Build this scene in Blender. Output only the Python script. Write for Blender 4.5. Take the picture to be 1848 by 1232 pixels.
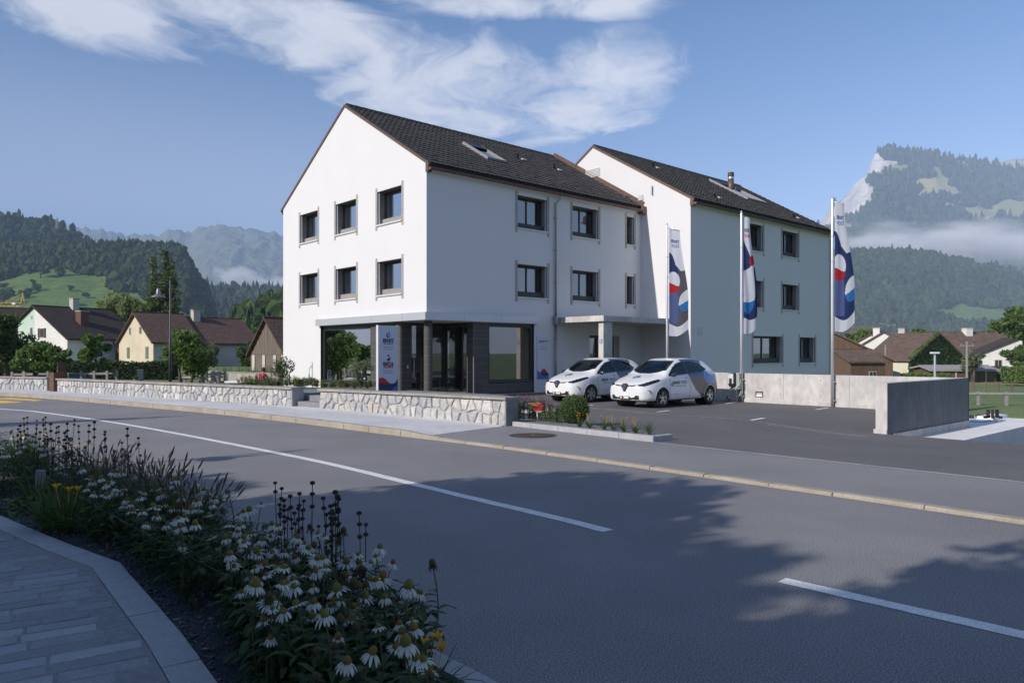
import bpy, math, random
import numpy as np
from mathutils import Vector, Matrix, noise as mnoise

for _o in list(bpy.data.objects):
    bpy.data.objects.remove(_o)
S = bpy.context.scene
COL = S.collection
R = math.radians

FPX, HOR, CAMZ = 1349.0, 637.4, 1.75          # focal length and horizon row in pixels of the 1848 x 1232 photograph
cam_data = bpy.data.cameras.new('camera')
cam = bpy.data.objects.new('camera', cam_data)
COL.objects.link(cam)
cam.location = (0, 0, CAMZ)
cam.rotation_euler = (R(90), 0, 0)
cam_data.sensor_width = 36
cam_data.lens = 36 * FPX / 1848
cam_data.shift_y = (HOR - 616) / 1848
cam_data.clip_start = 0.1
cam_data.clip_end = 30000
S.camera = cam

TH = R(48.07)                                  # direction in which the building runs away from the camera
ST, CT = math.sin(TH), math.cos(TH)
SUN_U, SUN_V, SUN_Z = 1.0, 0.075, -0.56        # travel of the light: along the building, slightly outward, down
_sd = Vector((SUN_U * ST + SUN_V * CT, SUN_U * CT - SUN_V * ST, SUN_Z)).normalized()
sun_data = bpy.data.lights.new('sun', 'SUN')
sun = bpy.data.objects.new('sun', sun_data)
COL.objects.link(sun)
sun_data.energy = 5.0
sun_data.angle = R(0.55)
sun_data.color = (1.0, 0.925, 0.845)
sun.rotation_euler = _sd.to_track_quat('-Z', 'Y').to_euler()
_to = -_sd
SUN_EL = math.asin(_to.z)
SUN_ROT = math.atan2(_to.x, _to.y)             # 0 looks along +Y, positive turns towards +X

W = bpy.data.worlds.new('World')
S.world = W
W.use_nodes = True


def build_world():
    nt = W.node_tree
    nt.nodes.clear()
    N = nt.nodes.new
    L = nt.links.new
    out = N('ShaderNodeOutputWorld')
    bg = N('ShaderNodeBackground')
    sky = N('ShaderNodeTexSky')
    sky.sky_type = 'NISHITA'
    sky.sun_disc = False
    sky.sun_elevation = SUN_EL
    sky.sun_rotation = SUN_ROT
    sky.altitude = 500
    sky.air_density = 1.0
    sky.dust_density = 0.6
    sky.ozone_density = 1.6
    geo = N('ShaderNodeNewGeometry')
    sep = N('ShaderNodeSeparateXYZ')
    neg = N('ShaderNodeVectorMath'); neg.operation = 'SCALE'; neg.inputs['Scale'].default_value = 1.0
    tc = N('ShaderNodeTexCoord')
    L(tc.outputs['Generated'], neg.inputs[0])
    L(neg.outputs[0], sep.inputs[0])

    def math_(op, a, b=None, clamp=False):
        m = N('ShaderNodeMath'); m.operation = op; m.use_clamp = clamp
        for i, q in enumerate((a, b)):
            if q is None:
                continue
            if isinstance(q, (int, float)):
                m.inputs[i].default_value = q
            else:
                L(q, m.inputs[i])
        return m.outputs[0]
    zc = math_('MAXIMUM', sep.outputs['Z'], 0.03)
    px = math_('DIVIDE', sep.outputs['X'], zc)
    py = math_('DIVIDE', sep.outputs['Y'], zc)
    comb = N('ShaderNodeCombineXYZ')
    L(px, comb.inputs[0]); L(py, comb.inputs[1])
    def patch(cx, cy, sx, sy, rot):
        a = math_('SUBTRACT', px, cx); b = math_('SUBTRACT', py, cy)
        c, s = math.cos(rot), math.sin(rot)
        u = math_('ADD', math_('MULTIPLY', a, c / sx), math_('MULTIPLY', b, s / sx))
        v = math_('ADD', math_('MULTIPLY', a, -s / sy), math_('MULTIPLY', b, c / sy))
        d = math_('ADD', math_('MULTIPLY', u, u), math_('MULTIPLY', v, v))
        return math_('DIVIDE', 1.0, math_('ADD', 1.0, math_('MULTIPLY', d, d)))
    ps = [patch(*q) for q in SKY_PATCHES]
    m = ps[0]
    for q in ps[1:]:
        m = math_('MAXIMUM', m, q)
    warp = N('ShaderNodeTexNoise'); warp.inputs['Scale'].default_value = 1.3; warp.inputs['Detail'].default_value = 4
    L(comb.outputs[0], warp.inputs['Vector'])
    wv = N('ShaderNodeVectorMath'); wv.operation = 'MULTIPLY_ADD'
    L(warp.outputs['Color'], wv.inputs[0]); wv.inputs[1].default_value = (0.9, 0.9, 0); L(comb.outputs[0], wv.inputs[2])
    mp = N('ShaderNodeMapping'); mp.inputs['Rotation'].default_value = (0, 0, R(24)); mp.inputs['Scale'].default_value = (1.0, 0.55, 1)
    L(wv.outputs[0], mp.inputs['Vector'])
    n1 = N('ShaderNodeTexNoise'); n1.inputs['Scale'].default_value = 1.7; n1.inputs['Detail'].default_value = 10
    n1.inputs['Roughness'].default_value = 0.62
    L(mp.outputs[0], n1.inputs['Vector'])
    cov = math_('SUBTRACT', math_('ADD', math_('MULTIPLY', n1.outputs['Fac'], 4.0), math_('MULTIPLY', m, 1.75)), 3.02, True)
    ramp = N('ShaderNodeMapRange'); ramp.interpolation_type = 'SMOOTHSTEP'
    L(cov, ramp.inputs['Value']); ramp.inputs['To Max'].default_value = 0.93
    up = math_('MULTIPLY', math_('SUBTRACT', sep.outputs['Z'], 0.05), 9.0, True)
    vz = math_('SUBTRACT', 1.0, math_('MULTIPLY', sep.outputs['Z'], 2.0), True)
    vl = patch(*_sp(60, 300), 2.2, 1.6, 0.4)
    veil = math_('ADD', math_('MULTIPLY', math_('MULTIPLY', vz, vz), 0.20), math_('MULTIPLY', vl, 0.22))
    cl = math_('MAXIMUM', math_('MULTIPLY', ramp.outputs[0], up), veil)
    mix = N('ShaderNodeMix'); mix.data_type = 'RGBA'
    L(cl, mix.inputs['Factor'])
    hs = N('ShaderNodeHueSaturation'); hs.inputs['Saturation'].default_value = SKY_SAT; hs.inputs['Value'].default_value = 1.0
    L(sky.outputs[0], hs.inputs['Color'])
    tn = N('ShaderNodeMix'); tn.data_type = 'RGBA'; tn.blend_type = 'MULTIPLY'; tn.inputs['Factor'].default_value = 1.0
    L(hs.outputs[0], tn.inputs[6]); tn.inputs[7].default_value = (1.10, 0.91, 0.96, 1)     # white balance of the photograph
    L(tn.outputs[2], mix.inputs[6])
    mix.inputs[7].default_value = CLOUD_COL
    L(mix.outputs[2], bg.inputs['Color'])
    bg.inputs['Strength'].default_value = SKY_STRENGTH
    L(bg.outputs[0], out.inputs['Surface'])


SKY_STRENGTH = 0.12
SKY_SAT = 1.36
CLOUD_COL = (6.2, 6.35, 6.9, 1)
def _sp(x, y):                                   # where a sight line meets the cloud sheet (unit height)
    dz = (HOR - y) / FPX
    return ((x - 924) / FPX / dz, 1 / dz)
SKY_PATCHES = [(*_sp(330, 25), 0.60, 0.50, 0.2), (*_sp(480, 60), 0.45, 0.42, 0.3), (*_sp(900, 185), 0.85, 0.75, 0.15), (*_sp(1050, 150), 0.45, 0.55, 0.3), (*_sp(930, 0), 0.5, 0.16, 0.1),
               (-2.5, -0.5, 1.3, 1.0, .4), (1.5, -1.8, 1.8, 1.1, .2), (3.4, -.5, 1.3, 1.0, .3), (-1.0, -3.5, 1.5, .9, .1), (4.5, -3.5, 1.6, 1.0, .5), (0.4, 0.4, .6, .5, .2)]  # cloud patches outside the view, added to whiten the fill light
build_world()

S.view_settings.view_transform = 'Standard'
S.view_settings.look = 'None'
S.view_settings.exposure = 0.22
S.view_settings.gamma = 1.0
S.view_settings.use_curve_mapping = False
S.render.engine = 'CYCLES'
S.cycles.use_denoising = True
try:
    S.cycles.denoiser = 'OPENIMAGEDENOISE'
    S.cycles.denoising_input_passes = 'RGB_ALBEDO_NORMAL'
    S.cycles.denoising_prefilter = 'ACCURATE'
except Exception:
    pass
S.cycles.max_bounces = 8
S.cycles.diffuse_bounces = 3
S.cycles.glossy_bounces = 4
S.cycles.transmission_bounces = 6
S.cycles.transparent_max_bounces = 16
S.cycles.volume_bounces = 1
S.cycles.caustics_reflective = False
S.cycles.caustics_refractive = False
S.cycles.sample_clamp_indirect = 6.0


def UV(u, v, z=0.0):
    """building frame (u along the building, v out of its long side) to world"""
    return Vector((u * ST + v * CT, u * CT - v * ST, z))


ROT_B = R(90) - TH                              # turn of local x onto u; local y is then -v


def ground(x, y, z=0.0):
    """where the sight line through photo pixel x, y meets the level z"""
    Z = FPX * (CAMZ - z) / (y - HOR)
    return Vector(((x - 924) / FPX * Z, Z, z))


def at(x, y, Z):
    return Vector(((x - 924) / FPX * Z, Z, CAMZ + (HOR - y) / FPX * Z))


def on_u(x, y, u):
    """sight line met with a wall plane facing along the building"""
    m = (x - 924) / FPX
    v = (m * u * CT - u * ST) / (CT + m * ST)
    Z = u * CT - v * ST
    return v, CAMZ + (HOR - y) / FPX * Z


def on_v(x, y, v):
    m = (x - 924) / FPX
    u = (-m * v * ST - v * CT) / (ST - m * CT)
    Z = u * CT - v * ST
    return u, CAMZ + (HOR - y) / FPX * Z


def ray_plane(x, y, p, n):
    d = Vector(((x - 924) / FPX, 1.0, (HOR - y) / FPX))
    o = Vector((0, 0, CAMZ))
    t = (Vector(p) - o).dot(n) / d.dot(n)
    return o + d * t


def tag(o, label=None, cat=None, group=None, kind=None):
    if label: o['label'] = label
    if cat: o['category'] = cat
    if group: o['group'] = group
    if kind: o['kind'] = kind
    return o


def thing(name, label, cat, loc=(0, 0, 0), rz=0.0, group=None):
    o = bpy.data.objects.new(name, None)
    o.empty_display_size = 0.2
    COL.objects.link(o)
    o.location = loc
    o.rotation_euler = (0, 0, rz)
    return tag(o, label, cat, group)


def kids(o):
    return [c for c in KIDS.get(o.name, ())]


KIDS = {}


def link(name, me, parent=None, loc=None):
    o = bpy.data.objects.new(name, me)
    COL.objects.link(o)
    if parent is not None:
        o.parent = parent
        KIDS.setdefault(parent.name, []).append(o)
    if loc is not None:
        o.location = loc
    return o


def copy_tree(o, parent=None):
    c = o.copy()
    COL.objects.link(c)
    if parent is not None:
        c.parent = parent
        KIDS.setdefault(parent.name, []).append(c)
    for ch in kids(o):
        copy_tree(ch, c)
    return c


class MB:
    """collects faces and links them as one mesh"""
    def __init__(self):
        self.v, self.f, self.m, self.s = [], [], [], []
        self.mi = 0
        self.sm = False

    def add(self, vs, fs):
        b = len(self.v)
        self.v.extend([tuple(p) for p in vs])
        for f in fs:
            self.f.append([i + b for i in f]); self.m.append(self.mi); self.s.append(self.sm)
        return self

    def box(self, x0, x1, y0, y1, z0, z1):
        if x1 < x0: x0, x1 = x1, x0
        if y1 < y0: y0, y1 = y1, y0
        if z1 < z0: z0, z1 = z1, z0
        return self.add([(x0, y0, z0), (x1, y0, z0), (x1, y1, z0), (x0, y1, z0), (x0, y0, z1), (x1, y0, z1), (x1, y1, z1), (x0, y1, z1)],
                        [(0, 3, 2, 1), (4, 5, 6, 7), (0, 1, 5, 4), (1, 2, 6, 5), (2, 3, 7, 6), (3, 0, 4, 7)])

    def obox(self, c, ax, ay, az, hx, hy, hz):
        c, ax, ay, az = Vector(c), Vector(ax), Vector(ay), Vector(az)
        vs = [c + ax * (sx * hx) + ay * (sy * hy) + az * (sz * hz) for sz in (-1, 1) for sx, sy in ((-1, -1), (1, -1), (1, 1), (-1, 1))]
        return self.add(vs, [(0, 3, 2, 1), (4, 5, 6, 7), (0, 1, 5, 4), (1, 2, 6, 5), (2, 3, 7, 6), (3, 0, 4, 7)])

    def beam(self, a, b, w, h, up=(0, 0, 1)):
        a, b = Vector(a), Vector(b)
        d = (b - a); l = d.length; d /= l
        s = d.cross(Vector(up))
        if s.length < 1e-4: s = d.cross(Vector((1, 0, 0)))
        s.normalize(); t = s.cross(d)
        return self.obox((a + b) / 2, d, s, t, l / 2, w / 2, h / 2)

    def quad(self, a, b, c, d):
        return self.add([a, b, c, d], [(0, 1, 2, 3)])

    def prism(self, poly, z0, z1):
        """vertical prism over an xy polygon (counter-clockwise); z0, z1 numbers or per-vertex lists"""
        n = len(poly)
        zb = z0 if hasattr(z0, '__len__') else [z0] * n
        zt = z1 if hasattr(z1, '__len__') else [z1] * n
        vs = [(p[0], p[1], zb[i]) for i, p in enumerate(poly)] + [(p[0], p[1], zt[i]) for i, p in enumerate(poly)]
        fs = [list(range(n))[::-1], list(range(n, 2 * n))] + [(i, (i + 1) % n, n + (i + 1) % n, n + i) for i in range(n)]
        return self.add(vs, fs)

    def extrude(self, poly3, d):
        n = len(poly3); d = Vector(d)
        vs = [Vector(p) for p in poly3]; vs += [p + d for p in vs]
        return self.add(vs, [list(range(n))[::-1], list(range(n, 2 * n))] + [(i, (i + 1) % n, n + (i + 1) % n, n + i) for i in range(n)])

    def tube(self, path, r, n=8, cap=True, flat=1.0):
        pts = [Vector(p) for p in path]
        rs = r if hasattr(r, '__len__') else [r] * len(pts)
        vs, fs = [], []
        prev = None
        for i, p in enumerate(pts):
            d = (pts[min(i + 1, len(pts) - 1)] - pts[max(i - 1, 0)])
            if d.length < 1e-9: d = Vector((0, 0, 1))
            d.normalize()
            if prev is None:
                a = d.orthogonal().normalized()
            else:
                a = (prev - d * prev.dot(d))
                a = a.normalized() if a.length > 1e-6 else d.orthogonal().normalized()
            prev = a
            b = d.cross(a)
            for k in range(n):
                t = 2 * math.pi * k / n
                vs.append(p + (a * math.cos(t) + b * math.sin(t) * flat) * rs[i])
        for i in range(len(pts) - 1):
            for k in range(n):
                fs.append((i * n + k, i * n + (k + 1) % n, (i + 1) * n + (k + 1) % n, (i + 1) * n + k))
        if cap:
            fs.append(list(range(n))[::-1]); fs.append([(len(pts) - 1) * n + k for k in range(n)])
        return self.add(vs, fs)

    def lathe(self, prof, n=16, o=(0, 0, 0), axis='z', cap=True):
        """profile of (radius, height)"""
        vs, fs = [], []
        o = Vector(o)
        for r_, h in prof:
            for k in range(n):
                t = 2 * math.pi * k / n
                c, s = r_ * math.cos(t), r_ * math.sin(t)
                vs.append(o + (Vector((c, s, h)) if axis == 'z' else Vector((h, c, s)) if axis == 'x' else Vector((s, h, c))))
        for i in range(len(prof) - 1):
            for k in range(n):
                fs.append((i * n + k, i * n + (k + 1) % n, (i + 1) * n + (k + 1) % n, (i + 1) * n + k))
        if cap:
            fs.append(list(range(n))[::-1]); fs.append([(len(prof) - 1) * n + k for k in range(n)])
        return self.add(vs, fs)

    def mesh(self, name, mats):
        me = bpy.data.meshes.new(name)
        me.from_pydata(self.v, [], self.f)
        for m in (mats if isinstance(mats, (list, tuple)) else [mats]):
            me.materials.append(m)
        me.polygons.foreach_set('material_index', self.m)
        me.polygons.foreach_set('use_smooth', self.s)
        me.update()
        return me

    def build(self, name, mats, parent=None, loc=None, smooth=None, bevel=0.0):
        if smooth is not None:
            self.s = [smooth] * len(self.f)
        o = link(name, self.mesh(name, mats), parent, loc)
        if bevel:
            b = o.modifiers.new('bevel', 'BEVEL'); b.width = bevel; b.segments = 2; b.limit_method = 'ANGLE'; b.angle_limit = R(40)
        return o


def np_mesh(name, V, F, mats, parent=None, smooth=False, mat_idx=None):
    """V (n,3) array, F (m,3|4) array"""
    V = np.asarray(V, dtype=np.float32); F = np.asarray(F, dtype=np.int32)
    me = bpy.data.meshes.new(name)
    k = F.shape[1]
    me.vertices.add(len(V)); me.loops.add(F.size); me.polygons.add(len(F))
    me.vertices.foreach_set('co', V.ravel())
    me.loops.foreach_set('vertex_index', F.ravel())
    me.polygons.foreach_set('loop_start', np.arange(0, F.size, k, dtype=np.int32))
    me.polygons.foreach_set('loop_total', np.full(len(F), k, dtype=np.int32))
    me.polygons.foreach_set('use_smooth', np.full(len(F), smooth, dtype=bool))
    for m in (mats if isinstance(mats, (list, tuple)) else [mats]):
        me.materials.append(m)
    if mat_idx is not None:
        me.polygons.foreach_set('material_index', np.asarray(mat_idx, dtype=np.int32))
    me.update(calc_edges=True)
    me.validate()
    return link(name, me, parent) if parent is not False else me


def text_mesh(body, size, depth=0.0, align='CENTER', bold=0.0, spacing=1.0):
    """lettering as a flat mesh in the xy plane"""
    cu = bpy.data.curves.new('lettering', 'FONT')
    cu.body = body; cu.size = size; cu.align_x = align; cu.align_y = 'CENTER'
    cu.extrude = depth; cu.offset = bold; cu.space_character = spacing
    cu.resolution_u = 3
    o = bpy.data.objects.new('lettering', cu)
    COL.objects.link(o)
    dg = bpy.context.evaluated_depsgraph_get()
    me = bpy.data.meshes.new_from_object(o.evaluated_get(dg))
    bpy.data.objects.remove(o)
    V = [v.co.copy() for v in me.vertices]
    F = [list(p.vertices) for p in me.polygons]
    bpy.data.meshes.remove(me)
    return V, F


MATS = {}


def mat(name, col, rough=0.6, metal=0.0, var=0.0, scale=4.0, bump=0.0, bscale=40.0, spec=0.5, detail=6.0, col2=None, stretch=(1, 1, 1), coat=0.0,
        trans=0.0, speck=0.0, speck_scale=300.0, bdist=0.01, sheen=0.0):
    """plain surface: colour that wanders a little, a fine relief, a gloss"""
    if name in MATS:
        return MATS[name]
    m = bpy.data.materials.new(name)
    m.use_nodes = True
    nt = m.node_tree
    b = nt.nodes['Principled BSDF']
    c = (*col, 1.0)
    b.inputs['Base Color'].default_value = c
    b.inputs['Roughness'].default_value = rough
    b.inputs['Metallic'].default_value = metal
    b.inputs['Specular IOR Level'].default_value = spec
    if coat: b.inputs['Coat Weight'].default_value = coat; b.inputs['Coat Roughness'].default_value = 0.03
    if trans: b.inputs['Subsurface Weight'].default_value = 0.0
    if var or bump or col2 or speck:
        tc = nt.nodes.new('ShaderNodeTexCoord')
        mp = nt.nodes.new('ShaderNodeMapping'); mp.inputs['Scale'].default_value = stretch
        nt.links.new(tc.outputs['Object'], mp.inputs['Vector'])
        vec = mp.outputs[0]
        last = None
        if var or col2:
            n = nt.nodes.new('ShaderNodeTexNoise'); n.inputs['Scale'].default_value = scale; n.inputs['Detail'].default_value = detail
            n.inputs['Roughness'].default_value = 0.6
            nt.links.new(vec, n.inputs['Vector'])
            mr = nt.nodes.new('ShaderNodeMapRange'); mr.inputs['From Min'].default_value = 0.3; mr.inputs['From Max'].default_value = 0.7
            nt.links.new(n.outputs['Fac'], mr.inputs['Value'])
            mx = nt.nodes.new('ShaderNodeMix'); mx.data_type = 'RGBA'
            d = col2 if col2 else tuple(max(0, q * (1 + var)) for q in col)
            a = col if col2 else tuple(max(0, q * (1 - var)) for q in col)
            mx.inputs[6].default_value = (*a, 1); mx.inputs[7].default_value = (*d, 1)
            nt.links.new(mr.outputs[0], mx.inputs['Factor'])
            last = mx.outputs[2]
        if speck:
            n2 = nt.nodes.new('ShaderNodeTexNoise'); n2.inputs['Scale'].default_value = speck_scale; n2.inputs['Detail'].default_value = 2
            nt.links.new(vec, n2.inputs['Vector'])
            mr = nt.nodes.new('ShaderNodeMapRange'); mr.inputs['From Min'].default_value = 0.35; mr.inputs['From Max'].default_value = 0.65
            mr.inputs['To Min'].default_value = 1 - speck; mr.inputs['To Max'].default_value = 1 + speck
            nt.links.new(n2.outputs['Fac'], mr.inputs['Value'])
            mu = nt.nodes.new('ShaderNodeMix'); mu.data_type = 'RGBA'; mu.blend_type = 'MULTIPLY'; mu.inputs['Factor'].default_value = 1.0
            if last is not None: nt.links.new(last, mu.inputs[6])
            else: mu.inputs[6].default_value = c
            nt.links.new(mr.outputs[0], mu.inputs[7])
            last = mu.outputs[2]
        if last is not None:
            nt.links.new(last, b.inputs['Base Color'])
        if bump:
            n3 = nt.nodes.new('ShaderNodeTexNoise'); n3.inputs['Scale'].default_value = bscale; n3.inputs['Detail'].default_value = 4
            nt.links.new(vec, n3.inputs['Vector'])
            bp = nt.nodes.new('ShaderNodeBump'); bp.inputs['Strength'].default_value = bump; bp.inputs['Distance'].default_value = bdist
            nt.links.new(n3.outputs['Fac'], bp.inputs['Height'])
            nt.links.new(bp.outputs[0], b.inputs['Normal'])
    MATS[name] = m
    return m


def leaf_mat(name, col, col2, trans=0.35, rough=0.55, vary=0.35):
    """leaf: diffuse front with light coming through, tone differs from leaf cluster to leaf cluster"""
    if name in MATS:
        return MATS[name]
    m = bpy.data.materials.new(name); m.use_nodes = True
    nt = m.node_tree; nt.nodes.clear()
    out = nt.nodes.new('ShaderNodeOutputMaterial')
    g = nt.nodes.new('ShaderNodeNewGeometry')
    mx = nt.nodes.new('ShaderNodeMix'); mx.data_type = 'RGBA'
    mx.inputs[6].default_value = (*col, 1); mx.inputs[7].default_value = (*col2, 1)
    nt.links.new(g.outputs['Random Per Island'], mx.inputs['Factor'])
    p = nt.nodes.new('ShaderNodeBsdfPrincipled'); p.inputs['Roughness'].default_value = rough
    p.inputs['Specular IOR Level'].default_value = 0.35
    t = nt.nodes.new('ShaderNodeBsdfTranslucent')
    nt.links.new(mx.outputs[2], p.inputs['Base Color'])
    hs = nt.nodes.new('ShaderNodeHueSaturation'); hs.inputs['Value'].default_value = 1.5; hs.inputs['Saturation'].default_value = 1.1
    nt.links.new(mx.outputs[2], hs.inputs['Color']); nt.links.new(hs.outputs[0], t.inputs['Color'])
    ms = nt.nodes.new('ShaderNodeMixShader'); ms.inputs['Fac'].default_value = trans
    nt.links.new(p.outputs[0], ms.inputs[1]); nt.links.new(t.outputs[0], ms.inputs[2])
    nt.links.new(ms.outputs[0], out.inputs['Surface'])
    MATS[name] = m
    return m


def glass_mat(name, tint=(0.8, 0.86, 0.84), ior=1.5, boost=1.0, base=0.0):
    if name in MATS:
        return MATS[name]
    m = bpy.data.materials.new(name); m.use_nodes = True
    nt = m.node_tree; nt.nodes.clear()
    out = nt.nodes.new('ShaderNodeOutputMaterial')
    tr = nt.nodes.new('ShaderNodeBsdfTransparent'); tr.inputs['Color'].default_value = (*tint, 1)
    gl = nt.nodes.new('ShaderNodeBsdfGlossy'); gl.inputs['Roughness'].default_value = 0.0
    fr = nt.nodes.new('ShaderNodeFresnel'); fr.inputs['IOR'].default_value = ior
    mu = nt.nodes.new('ShaderNodeMath'); mu.operation = 'MULTIPLY_ADD'; mu.inputs[1].default_value = boost; mu.inputs[2].default_value = base; mu.use_clamp = True
    nt.links.new(fr.outputs[0], mu.inputs[0])
    ms = nt.nodes.new('ShaderNodeMixShader')
    nt.links.new(mu.outputs[0], ms.inputs['Fac']); nt.links.new(tr.outputs[0], ms.inputs[1]); nt.links.new(gl.outputs[0], ms.inputs[2])
    nt.links.new(ms.outputs[0], out.inputs['Surface'])
    MATS[name] = m
    return m
import bmesh
rng = np.random.default_rng(7)
random.seed(7)


def ss(t):
    t = np.clip(t, 0, 1)
    return t * t * (3 - 2 * t)


def vnoise(P, seed=0):
    """smooth value noise on an (n,3) array, about -1..1"""
    P = np.asarray(P, dtype=np.float64)
    I = np.floor(P).astype(np.int64); Fr = P - I
    Fr = Fr * Fr * (3 - 2 * Fr)

    def h(i, j, k):
        n = (i * 374761393 + j * 668265263 + k * 2147483647 + seed * 974634777) & 0x7fffffff
        n = ((n ^ (n >> 13)) * 1274126177) & 0x7fffffff
        n = (n ^ (n >> 16)) & 0xffff
        return n / 32767.5 - 1.0
    r = 0
    for dx in (0, 1):
        for dy in (0, 1):
            for dz in (0, 1):
                w = (Fr[:, 0] if dx else 1 - Fr[:, 0]) * (Fr[:, 1] if dy else 1 - Fr[:, 1]) * (Fr[:, 2] if dz else 1 - Fr[:, 2])
                r = r + w * h(I[:, 0] + dx, I[:, 1] + dy, I[:, 2] + dz)
    return r


def fbm(P, oct=4, seed=0, gain=0.5):
    a, r, P = 1.0, 0, np.asarray(P, float)
    for o in range(oct):
        r = r + a * vnoise(P, seed + o); P = P * 2.03; a *= gain
    return r


def asphalt(name, base, warm=0.0, patch=0.25, speck=0.5, aniso=None):
    m = mat(name, base, rough=0.85, var=0.13, scale=0.45, bump=0.35, bscale=110, speck=speck, speck_scale=95, detail=9, bdist=0.004, spec=0.3, stretch=(1, 1, 1))
    return m


M_ROAD = asphalt('asphalt_road', (0.215, 0.210, 0.214))
M_WALK = asphalt('asphalt_footway', (0.225, 0.22, 0.222), speck=0.35)
M_LOT = asphalt('asphalt_lot', (0.135, 0.130, 0.128), speck=0.3)
M_KERB = mat('kerb_granite', (0.40, 0.36, 0.30), rough=0.85, var=0.3, scale=2.5, bump=0.6, bscale=60, speck=0.35, speck_scale=120, col2=(0.30, 0.255, 0.19))
M_GRAN = mat('pale_granite', (0.38, 0.385, 0.40), rough=0.8, var=0.12, scale=5, bump=0.4, bscale=90, speck=0.35, speck_scale=160)
M_WHITE = mat('road_paint', (0.72, 0.72, 0.71), rough=0.7, var=0.12, scale=8, bump=0.3, bscale=120, speck=0.15, speck_scale=60)
M_YEL = mat('yellow_road_paint', (0.70, 0.47, 0.10), rough=0.7, var=0.12, scale=6, speck=0.15, speck_scale=60)


def polyline_offset(P, d):
    out = []
    for i, p in enumerate(P):
        a = P[max(i - 1, 0)]; b = P[min(i + 1, len(P) - 1)]
        t = (b - a); t.z = 0; t.normalize()
        n = Vector((-t.y, t.x, 0))
        out.append(p + n * d)
    return out


def resample(P, step):
    out = [P[0].copy()]
    acc = 0.0
    for a, b in zip(P[:-1], P[1:]):
        L = (b - a).length; t = step - acc
        while t < L:
            out.append(a.lerp(b, t / L)); t += step
        acc = (L - (t - step))
    out.append(P[-1].copy())
    return out


def smooth_line(P, it=3):
    for _ in range(it):
        Q = [P[0]]
        for a, b in zip(P[:-1], P[1:]):
            Q += [a.lerp(b, 0.25), a.lerp(b, 0.75)]
        Q.append(P[-1]); P = Q
    return P


K_PX = [(0, 713.9), (113.6, 721.2), (199.7, 729.3), (300, 738.5), (413.6, 749.1), (560, 765.8), (690, 782.9), (860, 803.1), (1103.8, 837.2), (1480.5, 891.8), (1848, 946.2)]
KL = [ground(*p) for p in K_PX]
KL = [KL[0] + Vector((-0.93, 0.37, 0)) * 60, KL[0] + Vector((-0.89, 0.46, 0)) * 18] + KL + [KL[-1] + (KL[-1] - KL[-3]).normalized() * 70]
KL = smooth_line(KL, 2)
NEAR = polyline_offset(KL, -6.56)


def strip(name, A, B, m, kind='structure', parent=None, zA=0.0, zB=0.0):
    vs = [(p.x, p.y, zA if not callable(zA) else zA(p)) for p in A] + [(p.x, p.y, zB if not callable(zB) else zB(p)) for p in B]
    n = len(A)
    mb = MB().add(vs, [(i, i + 1, n + i + 1, n + i) for i in range(n - 1)])
    o = mb.build(name, m, parent)
    if kind and parent is None: tag(o, kind=kind)
    return o


road = strip('road', NEAR, KL, M_ROAD)

CEN = [ground(*p) for p in [(0, 734.5), (168.8, 756.1), (300, 778), (494.8, 816.1), (600, 837.2), (840, 896.3), (1030, 940), (1097, 958)]]
CEN = [CEN[0] + Vector((-0.9, 0.43, 0)) * 40] + CEN


def painted_line(name, P, w, z, m, parent, frac=0.0):
    P = resample(smooth_line(P, 2), 0.25)
    L_ = polyline_offset(P, w / 2); R_ = polyline_offset(P, -w / 2)
    r = random.Random(3)
    j = [(r.uniform(-1, 1) * 0.006, r.uniform(-1, 1) * 0.006) for _ in P]
    for k, (a, b) in enumerate(zip(L_, R_)):
        d = (a - b).normalized()
        a += d * j[k][0]; b += d * j[k][1]
    n = len(P)
    mb = MB().add([(p.x, p.y, z) for p in R_] + [(p.x, p.y, z) for p in L_], [(i, i + 1, n + i + 1, n + i) for i in range(n - 1)])
    return mb.build(name, m, parent)


painted_line('road_marking', CEN, 0.15, 0.004, M_WHITE, road)
a, b = ground(1411, 1046.5), ground(1848, 1146)
d = (b - a).normalized()
painted_line('road_marking', [a, a + d * 3.0], 0.15, 0.004, M_WHITE, road)
painted_line('road_marking', [a + d * 9.0, a + d * 12.0], 0.15, 0.004, M_WHITE, road)
for poly in ([(-30, 719.6), (18, 717.4), (78, 722), (64, 723.8), (6, 720.6)], [(-40, 724), (2, 722.4), (40, 725.1), (29, 726.9), (-30, 728.2)],
             [(60, 803), (184, 798.2), (120, 801.0)], [(60, 812), (184, 798.6), (135, 804.9)]):
    pts = [ground(*p) for p in poly]
    mb = MB(); mb.add([(p.x, p.y, 0.0045) for p in pts], [list(range(len(pts)))]); mb.build('yellow_marking', M_YEL, road)

M_SEAM = mat('asphalt_seam', (0.038, 0.038, 0.041), rough=0.9, var=0.25, scale=3, speck=0.3, speck_scale=200)
def ground_patch(name, px, z, m, parent):
    pts = [ground(*p) for p in px]
    return MB().add([(p.x, p.y, z) for p in pts], [list(range(len(pts)))]).build(name, m, parent)


def kerb_h(p):
    a = ground(700, 784); b = ground(830, 800)
    t = (Vector((p.x, p.y, 0)) - a).dot((b - a).normalized()) / (b - a).length
    return 0.13 + (0.045 - 0.13) * float(ss(t))


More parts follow.
